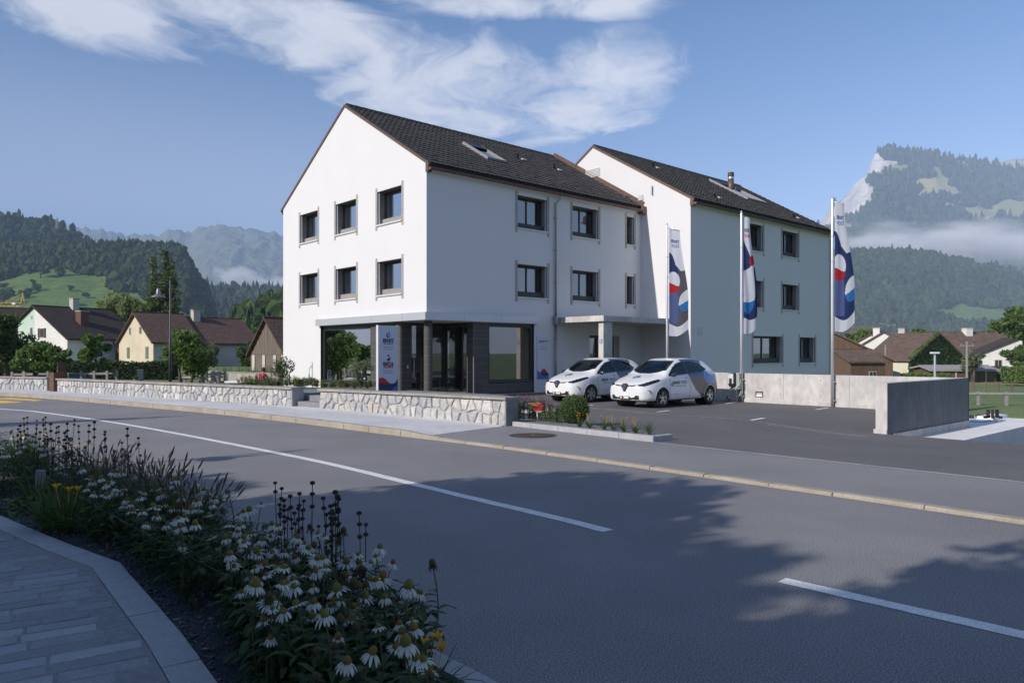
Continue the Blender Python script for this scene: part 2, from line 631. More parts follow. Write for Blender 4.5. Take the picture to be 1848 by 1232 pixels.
kerb = thing('kerb', None, None); tag(kerb, kind='structure')
KR = resample(KL, 0.05)
cum = 0.0
i0 = 0
ln = 0.9
kr = random.Random(11)
nk = 0
while i0 < len(KR) - 4:
    n = int(kr.uniform(0.75, 1.35) / 0.05)
    seg = KR[i0:i0 + n + 1]
    i0 += n
    if len(seg) < 4: break
    mid = seg[len(seg) // 2]
    if mid.y < 2.0 or mid.x < -45 or mid.x > 12: continue
    seg = [seg[0].lerp(seg[1], 0.12), seg[len(seg) // 2], seg[-1].lerp(seg[-2], 0.12)]
    A = polyline_offset(seg, 0.0); B = polyline_offset(seg, 0.15)
    zt = [kerb_h(p) + kr.uniform(-0.004, 0.004) for p in seg]
    jj = kr.uniform(-0.006, 0.006)
    vs = []
    for q, (a_, b_) in enumerate(zip(A, B)):
        dd = (b_ - a_).normalized() * jj
        a_ = a_ + dd
        vs += [(a_.x, a_.y, -0.02), (a_.x, a_.y, zt[q] - 0.018), (a_.x + (b_.x - a_.x) * 0.13, a_.y + (b_.y - a_.y) * 0.13, zt[q]), (b_.x, b_.y, zt[q]), (b_.x, b_.y, -0.02)]
    fs = []
    for q in range(2):
        for k in range(4):
            fs.append((q * 5 + k, q * 5 + 5 + k, q * 5 + 6 + k, q * 5 + 1 + k))
    fs += [(0, 1, 2, 3, 4), (14, 13, 12, 11, 10)]
    fs = [f[::-1] for f in fs]
    MB().add(vs, fs).build('kerb_stone', M_KERB, kerb)
    nk += 1
M_JOINT = mat('kerb_joint', (0.33, 0.31, 0.28), rough=0.9, var=0.2, scale=5, speck=0.3)
strip('kerb_joint', polyline_offset(KL, -0.055), polyline_offset(KL, 0.005), M_JOINT, kind=None, parent=kerb, zA=0.0035, zB=0.0035)

W_A = [ground(-90, 699, 0.12), ground(0, 702.5, 0.12), ground(84.4, 704.6, 0.12)]
W_B = [ground(102.6, 706.2, 0.12), ground(300, 717.6, 0.12), ground(526.5, 732.9, 0.12)]
W_C = [ground(576.2, 736.9, 0.11), ground(742, 751.5, 0.10), ground(911.8, 767.6, 0.07)]

M_SETT = mat('footway_setts', (0.42, 0.42, 0.43), rough=0.85, var=0.08, scale=1.5, bump=0.2, bscale=60, speck=0.2, speck_scale=25, stretch=(1, 1, 1))


def sett_material():
    m = bpy.data.materials.new('footway_paving'); m.use_nodes = True
    nt = m.node_tree; b = nt.nodes['Principled BSDF']; b.inputs['Roughness'].default_value = 0.85
    tc = nt.nodes.new('ShaderNodeTexCoord'); mp = nt.nodes.new('ShaderNodeMapping'); mp.inputs['Rotation'].default_value = (0, 0, R(42))
    br = nt.nodes.new('ShaderNodeTexBrick')
    br.inputs['Color1'].default_value = (0.53, 0.53, 0.535, 1); br.inputs['Color2'].default_value = (0.62, 0.615, 0.62, 1); br.inputs['Mortar'].default_value = (0.52, 0.51, 0.50, 1)
    br.inputs['Scale'].default_value = 1.0; br.inputs['Mortar Size'].default_value = 0.008; br.inputs['Brick Width'].default_value = 0.26; br.inputs['Row Height'].default_value = 0.13
    nz = nt.nodes.new('ShaderNodeTexNoise'); nz.inputs['Scale'].default_value = 0.6; nz.inputs['Detail'].default_value = 6
    mx = nt.nodes.new('ShaderNodeMix'); mx.data_type = 'RGBA'; mx.blend_type = 'MULTIPLY'; mx.inputs['Factor'].default_value = 1
    mr = nt.nodes.new('ShaderNodeMapRange'); mr.inputs['To Min'].default_value = 0.75; mr.inputs['To Max'].default_value = 1.2
    L = nt.links.new
    L(tc.outputs['Object'], mp.inputs['Vector']); L(mp.outputs[0], br.inputs['Vector']); L(tc.outputs['Object'], nz.inputs['Vector'])
    L(nz.outputs['Fac'], mr.inputs['Value']); L(br.outputs['Color'], mx.inputs[6]); L(mr.outputs[0], mx.inputs[7]); L(mx.outputs[2], b.inputs['Base Color'])
    bp = nt.nodes.new('ShaderNodeBump'); bp.inputs['Distance'].default_value = 0.006; bp.inputs['Strength'].default_value = 0.5; bp.invert = True
    L(br.outputs['Fac'], bp.inputs['Height']); L(bp.outputs[0], b.inputs['Normal'])
    return m


M_SETT2 = sett_material()
KB = polyline_offset(KL, 0.15)
kb_left = [p for p in KB if p.x < ground(775, 788).x and p.x > -44]
seam_a, seam_b = ground(778, 784.5, 0.08), ground(903, 769.7, 0.06)
back = [W_A[0] + (W_A[0] - W_A[1]).normalized() * 20 + Vector((0, 0.4, 0)), W_A[0], W_A[1], W_A[2], W_B[0], W_B[1], W_B[2], W_C[0], W_C[1], W_C[2]]
back = [p + Vector((0.02, 0.25, 0)) for p in back]
poly = [(p.x, p.y, kerb_h(p) - 0.002) for p in kb_left] + [(seam_a.x, seam_a.y, 0.075)] + [(seam_b.x, seam_b.y, 0.06)] + [(p.x, p.y, 0.12 if p.x < -2 else 0.075) for p in back[::-1]]
o = MB().add(poly, [list(range(len(poly)))]).build('footway', M_SETT2); tag(o, kind='structure')

line_a, line_b = ground(1180, 798, 0.04), ground(1848, 870.2, 0.04)
ld = (line_b - line_a).normalized()
kb_right = [p for p in KB if p.x >= ground(775, 788).x]
bed_front = [ground(912.8, 761.3 + 6, 0.05), line_a]
poly = [(seam_a.x, seam_a.y, 0.071)] + [(p.x, p.y, kerb_h(p) - 0.003) for p in kb_right] + [(*(line_b + ld * 60).to_2d(), 0.041), (line_b.x, line_b.y, 0.041), (line_a.x, line_a.y, 0.041), (bed_front[0].x, bed_front[0].y + .3, 0.055), (seam_b.x, seam_b.y + 0.1, 0.056)]
bm = bmesh.new()
bm.faces.new([bm.verts.new(p) for p in poly])
bmesh.ops.triangulate(bm, faces=bm.faces[:])
me = bpy.data.meshes.new('asphalt_footway'); bm.to_mesh(me); bm.free(); me.materials.append(M_WALK)
tag(link('asphalt_footway', me), kind='structure')

WALL_U = 23.75
F1_V = -22.96                                   # plane of the long side of the front wing
F2_V = -20.10                                   # plane of the long side of the rear wing
G1_U = 16.32                                    # plane of the front gable
G2_U = 29.10                                    # plane of the rear gable
RAMP_U = 18.35


def lot_z(x, y):
    u = x * ST + y * CT; v = x * CT - y * ST
    dr = 0.19 * ss((v + 11.0) / 3.6) * ss((u - 12.5) / 5.5) * (1 - ss((u - 19.2) / 3.0))
    return 0.036 - dr


def uv2(u, v): 
    p = UV(u, v); return (p.x, p.y)


lot_poly = [line_a.to_2d(), line_b.to_2d(), (line_b + ld * 60).to_2d(), Vector(uv2(RAMP_U, 45)), Vector(uv2(RAMP_U, -2.0)), Vector(uv2(RAMP_U, -7.3)), Vector(uv2(WALL_U + .1, -7.3)), Vector(uv2(WALL_U + .1, -19)), Vector(uv2(G2_U + .3, -19)),
            Vector(uv2(G2_U + .3, F1_V - .2)), Vector(uv2(G1_U + 2.0, F1_V - .2)), Vector(uv2(G1_U - 3.0, F1_V + 1.2)), W_C[2].to_2d() + Vector((-.1, .6)), bed_front[0].to_2d()]
bm = bmesh.new()
bm.faces.new([bm.verts.new((p[0], p[1], 0)) for p in lot_poly])
for k in range(40):
    for nrm, c in ((UV(1, 0), 8 + k * 0.6), (UV(0, 1), -24 + k * 0.8)):
        q = UV(c, 0) if nrm == UV(1, 0) else UV(0, c)
        bmesh.ops.bisect_plane(bm, geom=bm.verts[:] + bm.edges[:] + bm.faces[:], plane_co=q, plane_no=nrm)
for v_ in bm.verts: v_.co.z = float(lot_z(v_.co.x, v_.co.y))
for f in bm.faces:
    f.smooth = True
    if f.normal.z < 0: f.normal_flip()
me = bpy.data.meshes.new('car_park_surface'); bm.to_mesh(me); bm.free(); me.materials.append(M_LOT)
lot = tag(link('car_park_surface', me), kind='structure')

M_STRIP = mat('edging_strip', (0.42, 0.42, 0.42), rough=0.8, var=0.2, scale=3, speck=0.2, speck_scale=60)
L0 = line_a - ld * 0.1
painted_line('edging_strip', [L0, line_b, line_b + ld * 40], 0.07, 0.0455, M_STRIP, lot)
M_LINE = mat('worn_line', (0.30, 0.30, 0.295), rough=0.8, var=0.45, scale=5, speck=0.4, speck_scale=25)


def lot_line(pts, w, m, name='bay_marking', dz=0.006):
    P = resample(pts, 0.3)
    A = polyline_offset(P, w / 2); B = polyline_offset(P, -w / 2); n = len(P)
    z = lambda p: float(lot_z(p.x, p.y)) + dz
    return MB().add([(p.x, p.y, z(p)) for p in B] + [(p.x, p.y, z(p)) for p in A], [(i, i + 1, n + i + 1, n + i) for i in range(n - 1)]).build(name, m, lot)


lot_line([ground(925, 721.5, .036), ground(1063.7, 735.3, .036), ground(1200, 747.6, .036), ground(1566, 775.0, 0.0)], 0.09, M_LINE)
lot_line([ground(1063.7, 736.9, .036), ground(1200, 749.6, .036), ground(1566, 777.0, 0.0)], 0.05, M_LINE)
for a_, b_ in (((936, 725.3), (957, 722.3)), ((1056, 732.8), (1070, 730.8)), ((1186, 743.8), (1209, 740.8)), ((1309, 728.6), (1329, 725.7)), ((1473, 739.3), (1494, 736.1)), ((1355.5, 757), (1379, 753.4))):
    a_, b_ = ground(*a_, .036), ground(*b_, .036)
    lot_line([a_, b_], 0.11, M_WHITE, 'bay_marking', 0.010)

M_SEAM2 = mat('asphalt_patch', (0.165, 0.162, 0.166), rough=.9, var=.2, scale=2, speck=.35, speck_scale=170)
mc = thing('manhole_cover', 'round rusty iron manhole cover in the asphalt footway', 'manhole cover', ground(961.8, 784.9, 0.052))
M_RUST = mat('rusty_iron', (0.10, 0.07, 0.055), rough=0.7, metal=0.3, var=0.35, scale=12, bump=0.3, bscale=60)
MB().lathe([(0.365, -0.02), (0.365, 0.006), (0.33, 0.006), (0.33, 0.0), (0.32, 0.0), (0.32, 0.004)], 40).build('rim', M_RUST, mc)
mb = MB()
for i in range(-8, 9):
    for j in range(-8, 9):
        if (i * i + j * j) * .0352 ** 2 < .30 ** 2 and i * i + j * j > 2:
            mb.box(i * .0352 - .011, i * .0352 + .011, j * .0352 - .011, j * .0352 + .011, 0.003, 0.009)
mb.build('stud_pattern', M_RUST, mc)
MB().lathe([(0.045, 0.003), (0.045, 0.008), (0.0, 0.008)], 16).build('centre_boss', mat('worn_iron', (0.30, 0.28, 0.26), rough=0.6, metal=0.5), mc)
ground_patch_ring = MB().lathe([(0.50, -0.003), (0.37, -0.001)], 40, cap=False).build('asphalt_collar', M_SEAM, mc)

def gsteps(a, b, step, far, grow=1.22):
    c = list(np.arange(a, b + 1e-6, step))
    s, x = step, b
    while x < far: s *= grow; x += s; c.append(x)
    s, x = step, a
    while x > -far: s *= grow; x -= s; c.insert(0, x)
    return np.array(c)


def ground_z(u, v):
    z = np.full(u.shape, -0.03)
    x_ = u * ST + v * CT; y_ = np.maximum(u * CT - v * ST, 1)
    md = np.maximum(ss((u - 24.8) / 2.2) * ss((v + 19.0) / 3.0), ss((u - 44) / 6) * ss((x_ / y_ - .26) / .08)) * (1 - ss((u - 400) / 200))
    z = z - 0.47 * md - 1.5 * md * ss((u - 33) / 65)
    pit = ((u > 16.0) & (u < 29.5) & (v > -9.0) & (v < -1.0))
    under = ((u > 8) & (u < 24.0) & (v > -19.5) & (v < 40))
    z = np.where(under, -0.4, z)
    z = np.where(pit, -3.2, z)
    return z


gu, gv = gsteps(-70, 150, 1.5, 14000), gsteps(-150, 60, 1.5, 14000)
U, V = np.meshgrid(gu, gv, indexing='ij')
Zg = ground_z(U, V)
P = np.stack([U * ST + V * CT, U * CT - V * ST, Zg], -1).reshape(-1, 3)
nu, nv = len(gu), len(gv)
idx = np.arange(nu * nv).reshape(nu, nv)
F = np.stack([idx[:-1, :-1], idx[:-1, 1:], idx[1:, 1:], idx[1:, :-1]], -1).reshape(-1, 4)
M_GRASS = mat('meadow_grass', (0.105, 0.155, 0.040), rough=0.9, scale=0.16, bump=0.8, bscale=9, col2=(0.165, 0.205, 0.075), detail=9, speck=0.35, speck_scale=14, bdist=0.08)
tag(np_mesh('ground', P, F, M_GRASS, smooth=True), kind='structure')


ICO_V, ICO_F = None, None
def ico(sub):
    bm = bmesh.new(); bmesh.ops.create_icosphere(bm, subdivisions=sub, radius=1.0)
    V_ = np.array([v.co for v in bm.verts]); F_ = np.array([[v.index for v in f.verts] for f in bm.faces]); bm.free()
    return V_, F_


def crowns(name, pos, rad, hgt, m, sub=1, seed=0, conifer=0.3, parent=None, sink=0.25):
    """many tree crowns in one mesh: lumpy round ones and pointed ones"""
    r = np.random.default_rng(seed)
    V0, F0 = ico(sub)
    n = len(pos)
    V_ = np.repeat(V0[None], n, 0)
    lump = 1 + 0.28 * r.standard_normal((n, len(V0), 1)).clip(-1.6, 1.6)
    V_ = V_ * lump
    con = r.random(n) < conifer
    taper = np.where(con[:, None], np.clip(0.95 - 0.62 * V0[None, :, 2], 0.12, 1.5), 1.0)
    V_[:, :, 0] *= taper; V_[:, :, 1] *= taper
    a = r.random(n) * 6.283
    c, s = np.cos(a)[:, None], np.sin(a)[:, None]
    x = V_[:, :, 0] * c - V_[:, :, 1] * s; y = V_[:, :, 0] * s + V_[:, :, 1] * c
    kr_ = np.where(con, 0.62, 1.0) * rad; kh = np.where(con, 1.35, 1.0) * hgt
    out = np.stack([x * kr_[:, None], y * kr_[:, None], V_[:, :, 2] * kh[:, None]], -1)
    out += pos[:, None, :]
    out[:, :, 2] += (kh * (1 - sink))[:, None]
    Fs = (F0[None] + (np.arange(n) * len(V0))[:, None, None]).reshape(-1, 3)
    return np_mesh(name, out.reshape(-1, 3), Fs, m, parent)


def forest_mat(name, c1, c2, c3):
    m = bpy.data.materials.new(name); m.use_nodes = True
    nt = m.node_tree; b = nt.nodes['Principled BSDF']; b.inputs['Roughness'].default_value = 0.9; b.inputs['Specular IOR Level'].default_value = 0.1
    g = nt.nodes.new('ShaderNodeNewGeometry'); cr = nt.nodes.new('ShaderNodeValToRGB')
    cr.color_ramp.elements[0].color = (*c1, 1); cr.color_ramp.elements[1].color = (*c3, 1)
    e = cr.color_ramp.elements.new(0.55); e.color = (*c2, 1)
    nt.links.new(g.outputs['Random Per Island'], cr.inputs[0]); nt.links.new(cr.outputs[0], b.inputs['Base Color'])
    return m


M_FOREST = forest_mat('forest_crowns', (0.016, 0.030, 0.012), (0.028, 0.048, 0.017), (0.050, 0.072, 0.024))
M_FOREST2 = forest_mat('near_crowns', (0.024, 0.042, 0.016), (0.036, 0.062, 0.021), (0.06, 0.085, 0.028))


def in_poly(x, y, poly):
    inside = np.zeros(x.shape, bool)
    n = len(poly)
    j = n - 1
    for i in range(n):
        xi, yi = poly[i]; xj, yj = poly[j]
        c = ((yi > y) != (yj > y)) & (x < (xj - xi) * (y - yi) / (yj - yi + 1e-12) + xi)
        inside ^= c; j = i
    return inside


def ridge(name, sky, Zc, Zf, mats, zone=None, nx=160, nt=70, rough=0.06, seed=1, pw=1.0, jag=0.0, z0=-6.0, backs=0.25, rscale=3.0):
    """mountain side that rises from the plain to a crest; the crest keeps the outline, the side gets gullies and spurs"""
    sky = np.array(sky, float)
    xs = np.linspace(sky[0, 0], sky[-1, 0], nx)
    ys = np.interp(xs, sky[:, 0], sky[:, 1])
    zc = CAMZ + (HOR - ys) / FPX * Zc
    jg = jag * fbm(np.stack([xs * .12, xs * 0, xs * 0], -1), 5, seed + 9, .6) * .7 if jag else xs * 0
    ts = np.concatenate([np.linspace(0, 1, nt), 1 + np.linspace(0.06, backs, 8)])
    X, T = np.meshgrid(xs, ts, indexing='ij')
    Zd = Zf + (Zc - Zf) * T
    m_ = (X - 924) / FPX
    hh = np.repeat(zc[:, None], len(ts), 1)
    tt = np.minimum(T, 1)
    h = z0 + (hh - z0) * (tt ** pw) * (Zd / Zc) ** 0.0
    h = h + jg[:, None] * np.clip(tt, 0, 1) ** 9
    h = np.where(T > 1, jg[:, None] * np.clip(2 - T, 0, 1) + z0 + (hh - z0) * (1 - (T - 1) * 1.6), h)
    Pn = np.stack([m_ * Zd, Zd, T * 0], -1).reshape(-1, 3) / Zc
    n1 = fbm(Pn * np.array([rscale * 2.2, rscale * 1.4, 1]), 5, seed).reshape(T.shape)
    env = np.sin(np.pi * np.clip(T, 0, 1)) ** 0.7
    h = h + n1 * rough * (zc.max()) * env
    Vv = np.stack([m_ * Zd, Zd, h], -1)
    nX, nT = T.shape
    ix = np.arange(nX * nT).reshape(nX, nT)
    Fq = np.stack([ix[:-1, :-1], ix[1:, :-1], ix[1:, 1:], ix[:-1, 1:]], -1).reshape(-1, 4)
    px = X; py = HOR - (h - CAMZ) / Zd * FPX
    mi = None
    if zone is not None:
        cx = (px[:-1, :-1] + px[1:, 1:]) / 2; cy = (py[:-1, :-1] + py[1:, 1:]) / 2
        mi = zone(cx, cy, Vv[:-1, :-1], Vv[1:, 1:]).astype(np.int32).reshape(-1)
    o = np_mesh(name, Vv.reshape(-1, 3), Fq, mats, smooth=True, mat_idx=mi)
    tag(o, kind='structure')
    return o, px, py, Vv


def scatter_on(px, py, Vv, n, test, seed=0):
    """random points on a ridge surface whose position in the outline passes a test"""
    r = np.random.default_rng(seed)
    nX, nT = px.shape
    i = r.random(n) * (nX - 1.001); j = r.random(n) * (nT - 9.001)
    i0, j0 = i.astype(int), j.astype(int); fi, fj = (i - i0)[:, None], (j - j0)[:, None]
    A = Vv[i0, j0] * (1 - fi) * (1 - fj) + Vv[i0 + 1, j0] * fi * (1 - fj) + Vv[i0, j0 + 1] * (1 - fi) * fj + Vv[i0 + 1, j0 + 1] * fi * fj
    X = 924 + FPX * A[:, 0] / A[:, 1]; Y = HOR - (A[:, 2] - CAMZ) / A[:, 1] * FPX
    k = test(X, Y)
    return A[k]


M_MEADOW = mat('hill_meadow', (0.085, 0.150, 0.035), rough=0.95, scale=0.012, col2=(0.120, 0.165, 0.055), detail=8, spec=0.1, speck=0.2, speck_scale=0.08)
M_ALP = mat('alpine_grass', (0.170, 0.195, 0.085), rough=0.95, scale=0.004, col2=(0.27, 0.25, 0.13), detail=9, spec=0.1)
M_FFLOOR = mat('forest_floor', (0.020, 0.034, 0.014), rough=0.95, scale=0.02, col2=(0.034, 0.055, 0.02), detail=9, spec=0.05)
M_ROCK = mat('limestone', (0.30, 0.29, 0.275), rough=0.95, scale=0.010, col2=(0.60, 0.58, 0.55), detail=12, spec=0.1, bump=1.0, bscale=0.03, bdist=30, stretch=(1, 1, 0.35))
M_FARROCK = mat('far_rock', (0.15, 0.15, 0.13), rough=0.95, scale=0.0022, col2=(0.11, 0.15, 0.06), detail=12, spec=0.05, bump=1.0, bscale=0.006, bdist=90)

skyA = [(-420, 420), (-200, 400), (-60, 392), (0, 389), (25, 391), (37, 398), (56, 400), (82, 400), (101, 403), (118, 412), (135, 424), (158, 438), (172, 448), (230, 480), (300, 540), (360, 610)]
oA, pxA, pyA, VA = ridge('hill', skyA, 1950, 1350, [M_FFLOOR], nx=90, nt=40, rough=0.03, seed=3)
skyB = [(-420, 520), (-200, 480), (-60, 462), (0, 452), (60, 447), (120, 446), (170, 450), (194, 447), (228, 445), (253, 446), (281, 448), (309, 449), (329, 455), (339, 466), (345, 483), (350, 494), (363, 508), (374, 527), (383, 547), (386, 570), (395, 640)]
MEADOW_PX = [(-430, 560), (-60, 520), (0, 508), (65, 492), (107, 481), (116, 484), (141, 495), (168, 499), (194, 499), (199, 522), (215, 530), (232, 528), (258, 536), (276, 560), (312, 556), (342, 570), (350, 640), (-430, 700)]
oB, pxB, pyB, VB = ridge('hill', skyB, 1500, 820, [M_MEADOW], nx=120, nt=60, rough=0.03, seed=5, pw=1.15)


def crown_set(name, px, py, Vv, n, test, rad, seed, m=None, con=0.3, sub=1, varr=0.4):
    A = scatter_on(px, py, Vv, n, test, seed)
    r = np.random.default_rng(seed + 1)
    q = rad * (1 + varr * r.standard_normal(len(A))).clip(0.45, 1.8)
    o = crowns(name, A, q, q * 1.25, m or M_FOREST, sub, seed, con)
    tag(o, kind='stuff')
    return o


crown_set('forest', pxA, pyA, VA, 9000, lambda X, Y: (X > -90) & (X < 330), 5.6, 21, con=0.3)
crown_set('forest', pxB, pyB, VB, 17000, lambda X, Y: (X > -90) & (X < 400) & ~in_poly(X, Y, MEADOW_PX), 4.9, 22, con=0.22)

skyC = [(-500, 460), (-100, 430), (60, 415), (112, 408), (152, 411), (197, 416.5), (222, 423.5), (239, 425), (250, 420.6), (267, 421), (290, 426), (294, 421), (302, 413), (310, 415), (318, 413.6), (332, 420), (339, 418), (353, 413), (373, 407), (385, 409.5), (397, 408), (416, 410), (436, 415),
        (464, 416.5), (495, 420.6), (514, 425), (600, 440), (760, 470), (1000, 520), (1200, 600)]
ridge('mountain', skyC, 8000, 4300, [M_FARROCK], nx=420, nt=90, rough=0.13, seed=11, jag=34, rscale=5.0)
skyD = [(250, 520), (340, 523), (380, 526), (422, 525), (460, 527), (513, 528), (700, 530), (1100, 560), (1300, 600)]
oD, pxD, pyD, VD = ridge('wooded_ridge', skyD, 2300, 1500, [M_FFLOOR], nx=120, nt=30, rough=0.03, seed=13)
crown_set('forest', pxD, pyD, VD, 9000, lambda X, Y: (X > 330) & (X < 560), 8.5, 24, con=0.6, sub=1)

skyR = [(1150, 610), (1300, 545), (1380, 500), (1440, 444), (1482, 401), (1495, 380), (1500, 376), (1515, 364), (1533, 347), (1547, 327), (1565, 315), (1571, 294), (1579, 277), (1586, 271), (1596, 267), (1620, 267), (1636, 272), (1656, 278), (1663, 276), (1687, 275.5), (1705, 281), (1733, 286), (1764, 291), (1804, 297), (1848, 306), (2000, 335), (2400, 430)]
ROCK_PX = [[(1470, 415), (1495, 376), (1515, 360), (1532, 343), (1560, 312), (1568, 290), (1578, 274), (1585, 279), (1596, 285), (1600, 292), (1628, 293), (1605, 303), (1592, 313), (1565, 322), (1563, 330), (1570, 340), (1580, 343), (1575, 350), (1572, 362), (1560, 378), (1540, 388), (1520, 393), (1495, 410)],
           [(1545, 400), (1556, 391), (1563, 398), (1550, 408)], [(1704, 366), (1718, 366), (1722, 373), (1708, 374)], [(1520, 410), (1535, 402), (1540, 408), (1524, 416)]]
ALP_PX = [[(1592, 310), (1612, 299), (1628, 296), (1640, 302), (1650, 308), (1620, 309)], [(1652, 327), (1685, 318), (1682, 306), (1692, 304), (1700, 317), (1712, 322), (1708, 330), (1722, 338), (1735, 350), (1700, 345), (1672, 355), (1648, 352), (1670, 342)],
          [(1716, 287), (1735, 288), (1768, 304), (1745, 305), (1730, 298)], [(1738, 384), (1760, 374), (1768, 360), (1776, 362), (1770, 376), (1790, 378), (1806, 360), (1848, 361), (1900, 365), (1900, 392), (1800, 392), (1755, 396)]]


def zoneR(cx, cy, a, b):
    q = np.stack([cx * .05, cy * .05, cx * 0], -1).reshape(-1, 3)
    wx = cx + 5.0 * fbm(q, 4, 31).reshape(cx.shape); wy = cy + 4.0 * fbm(q, 4, 37).reshape(cx.shape)
    z = np.zeros(cx.shape)
    for p in ALP_PX: z[in_poly(wx, wy, p)] = 1
    for p in ROCK_PX: z[in_poly(wx, wy, p)] = 2
    return z


M_FMOUNT = mat('mountain_forest', (0.016, 0.030, 0.014), rough=0.95, scale=0.03, col2=(0.040, 0.064, 0.026), detail=12, spec=0.05, bump=1.0, bscale=0.05, bdist=14)
oR, pxR, pyR, VR = ridge('mountain', skyR, 4500, 2900, [M_FMOUNT, M_ALP, M_ROCK], zone=zoneR, nx=420, nt=200, rough=0.05, seed=17, jag=8, rscale=5)


def forestR(X, Y):
    q = np.stack([X * .05, Y * .05, X * 0], -1)
    wx = X + 5.0 * fbm(q, 4, 31); wy = Y + 4.0 * fbm(q, 4, 37)
    k = (X > 1470) & (X < 1900)
    for p in ALP_PX + ROCK_PX: k &= ~in_poly(wx, wy, p)
    return k


crown_set('forest', pxR, pyR, VR, 26000, forestR, 10.5, 26, con=0.6, sub=1)
ridge('mountain', [(1700, 330), (1780, 303), (1812, 291), (1830, 287), (1848, 286), (1950, 285), (2200, 330)], 6500, 5200, [M_ALP], nx=60, nt=30, rough=0.03, seed=19)
skyE = [(1200, 520), (1400, 470), (1480, 456), (1520, 453), (1600, 456), (1650, 456), (1690, 463), (1720, 470), (1760, 472), (1800, 484), (1848, 500), (1950, 530), (2300, 600)]
ALP_E = [[(1745, 472), (1775, 462), (1800, 470), (1790, 480), (1760, 482)], [(1690, 560), (1730, 548), (1760, 556), (1848, 560), (1848, 590), (1740, 588), (1700, 575)], [(1560, 590), (1600, 582), (1640, 590), (1600, 597)]]
ROCK_E = [[(1578, 598), (1584, 580), (1588, 568), (1592, 563), (1594, 570), (1590, 585), (1586, 600)], [(1597, 484), (1602, 490), (1606, 498), (1598, 496)]]


def zoneE(cx, cy, a, b):
    q = np.stack([cx * .06, cy * .06, cx * 0], -1).reshape(-1, 3)
    wx = cx + 5.0 * fbm(q, 4, 41).reshape(cx.shape); wy = cy + 3.0 * fbm(q, 4, 47).reshape(cx.shape)
    z = np.zeros(cx.shape)
    for p in ALP_E: z[in_poly(wx, wy, p)] = 1
    for p in ROCK_E: z[in_poly(wx, wy, p)] = 2
    return z


oE, pxE, pyE, VE = ridge('wooded_hill', skyE, 2400, 1450, [M_FFLOOR, M_MEADOW, M_ROCK], zone=zoneE, nx=260, nt=120, rough=0.04, seed=23)


def forestE(X, Y):
    q = np.stack([X * .06, Y * .06, X * 0], -1)
    wx = X + 5.0 * fbm(q, 4, 41); wy = Y + 3.0 * fbm(q, 4, 47)
    k = (X > 1480) & (X < 1900)
    for p in ALP_E + ROCK_E: k &= ~in_poly(wx, wy, p)
    return k


crown_set('forest', pxE, pyE, VE, 30000, forestE, 5.6, 28, con=0.2, sub=1)

def haze_box():
    m = bpy.data.materials.new('haze_air'); m.use_nodes = True
    nt = m.node_tree; nt.nodes.clear()
    out = nt.nodes.new('ShaderNodeOutputMaterial'); pv = nt.nodes.new('ShaderNodeVolumePrincipled')
    pv.inputs['Color'].default_value = HAZE_COL
    pv.inputs['Density'].default_value = HAZE_DENS
    pv.inputs['Anisotropy'].default_value = -0.35
    nt.links.new(pv.outputs[0], out.inputs['Volume'])
    m.cycles.homogeneous_volume = True
    o = MB().box(-14500, 14500, -14500, 14500, -8, 1560).build('haze', m)
    tag(o, kind='stuff')
    return o


HAZE_COL = (0.53, 0.69, 1.0, 1)
HAZE_DENS = 1.15e-4
haze_box()


def cloud_bank(name, x, y, Z, wx, wz, dy, dens, seed, tilt=0.0):
    m = bpy.data.materials.new('mist'); m.use_nodes = True
    nt = m.node_tree; nt.nodes.clear(); N = nt.nodes.new; L = nt.links.new
    out = N('ShaderNodeOutputMaterial'); pv = N('ShaderNodeVolumePrincipled'); tc = N('ShaderNodeTexCoord')
    ln = N('ShaderNodeVectorMath'); ln.operation = 'LENGTH'; L(tc.outputs['Object'], ln.inputs[0])
    nz = N('ShaderNodeTexNoise'); nz.inputs['Scale'].default_value = 2.1; nz.inputs['Detail'].default_value = 5; nz.inputs['Roughness'].default_value = .6
    mp = N('ShaderNodeMapping'); mp.inputs['Location'].default_value = (seed, seed * 2, 0); mp.inputs['Scale'].default_value = (1.6, .8, .8); L(tc.outputs['Object'], mp.inputs['Vector']); L(mp.outputs[0], nz.inputs['Vector'])
    def M_(op, a, b, c=False):
        q = N('ShaderNodeMath'); q.operation = op; q.use_clamp = c
        for i, v in enumerate((a, b)):
            if isinstance(v, (int, float)): q.inputs[i].default_value = v
            else: L(v, q.inputs[i])
        return q.outputs[0]
    f = M_('SUBTRACT', 1.0, ln.outputs['Value'], True)
    d = M_('MULTIPLY', M_('SUBTRACT', M_('ADD', M_('MULTIPLY', f, 1.5), M_('MULTIPLY', nz.outputs['Fac'], 2.4)), 1.55, True), dens)
    L(d, pv.inputs['Density']); pv.inputs['Color'].default_value = (.95, .96, 1, 1); pv.inputs['Anisotropy'].default_value = -.2
    L(pv.outputs[0], out.inputs['Volume'])
    V0, F0 = ico(3)
    o = np_mesh(name, V0, F0, m)
    s_ = Z / FPX
    o.location = at(x, y, Z); o.scale = (wx * s_, dy, wz * s_); o.rotation_euler = (0, tilt, 0)
    tag(o, kind='stuff')


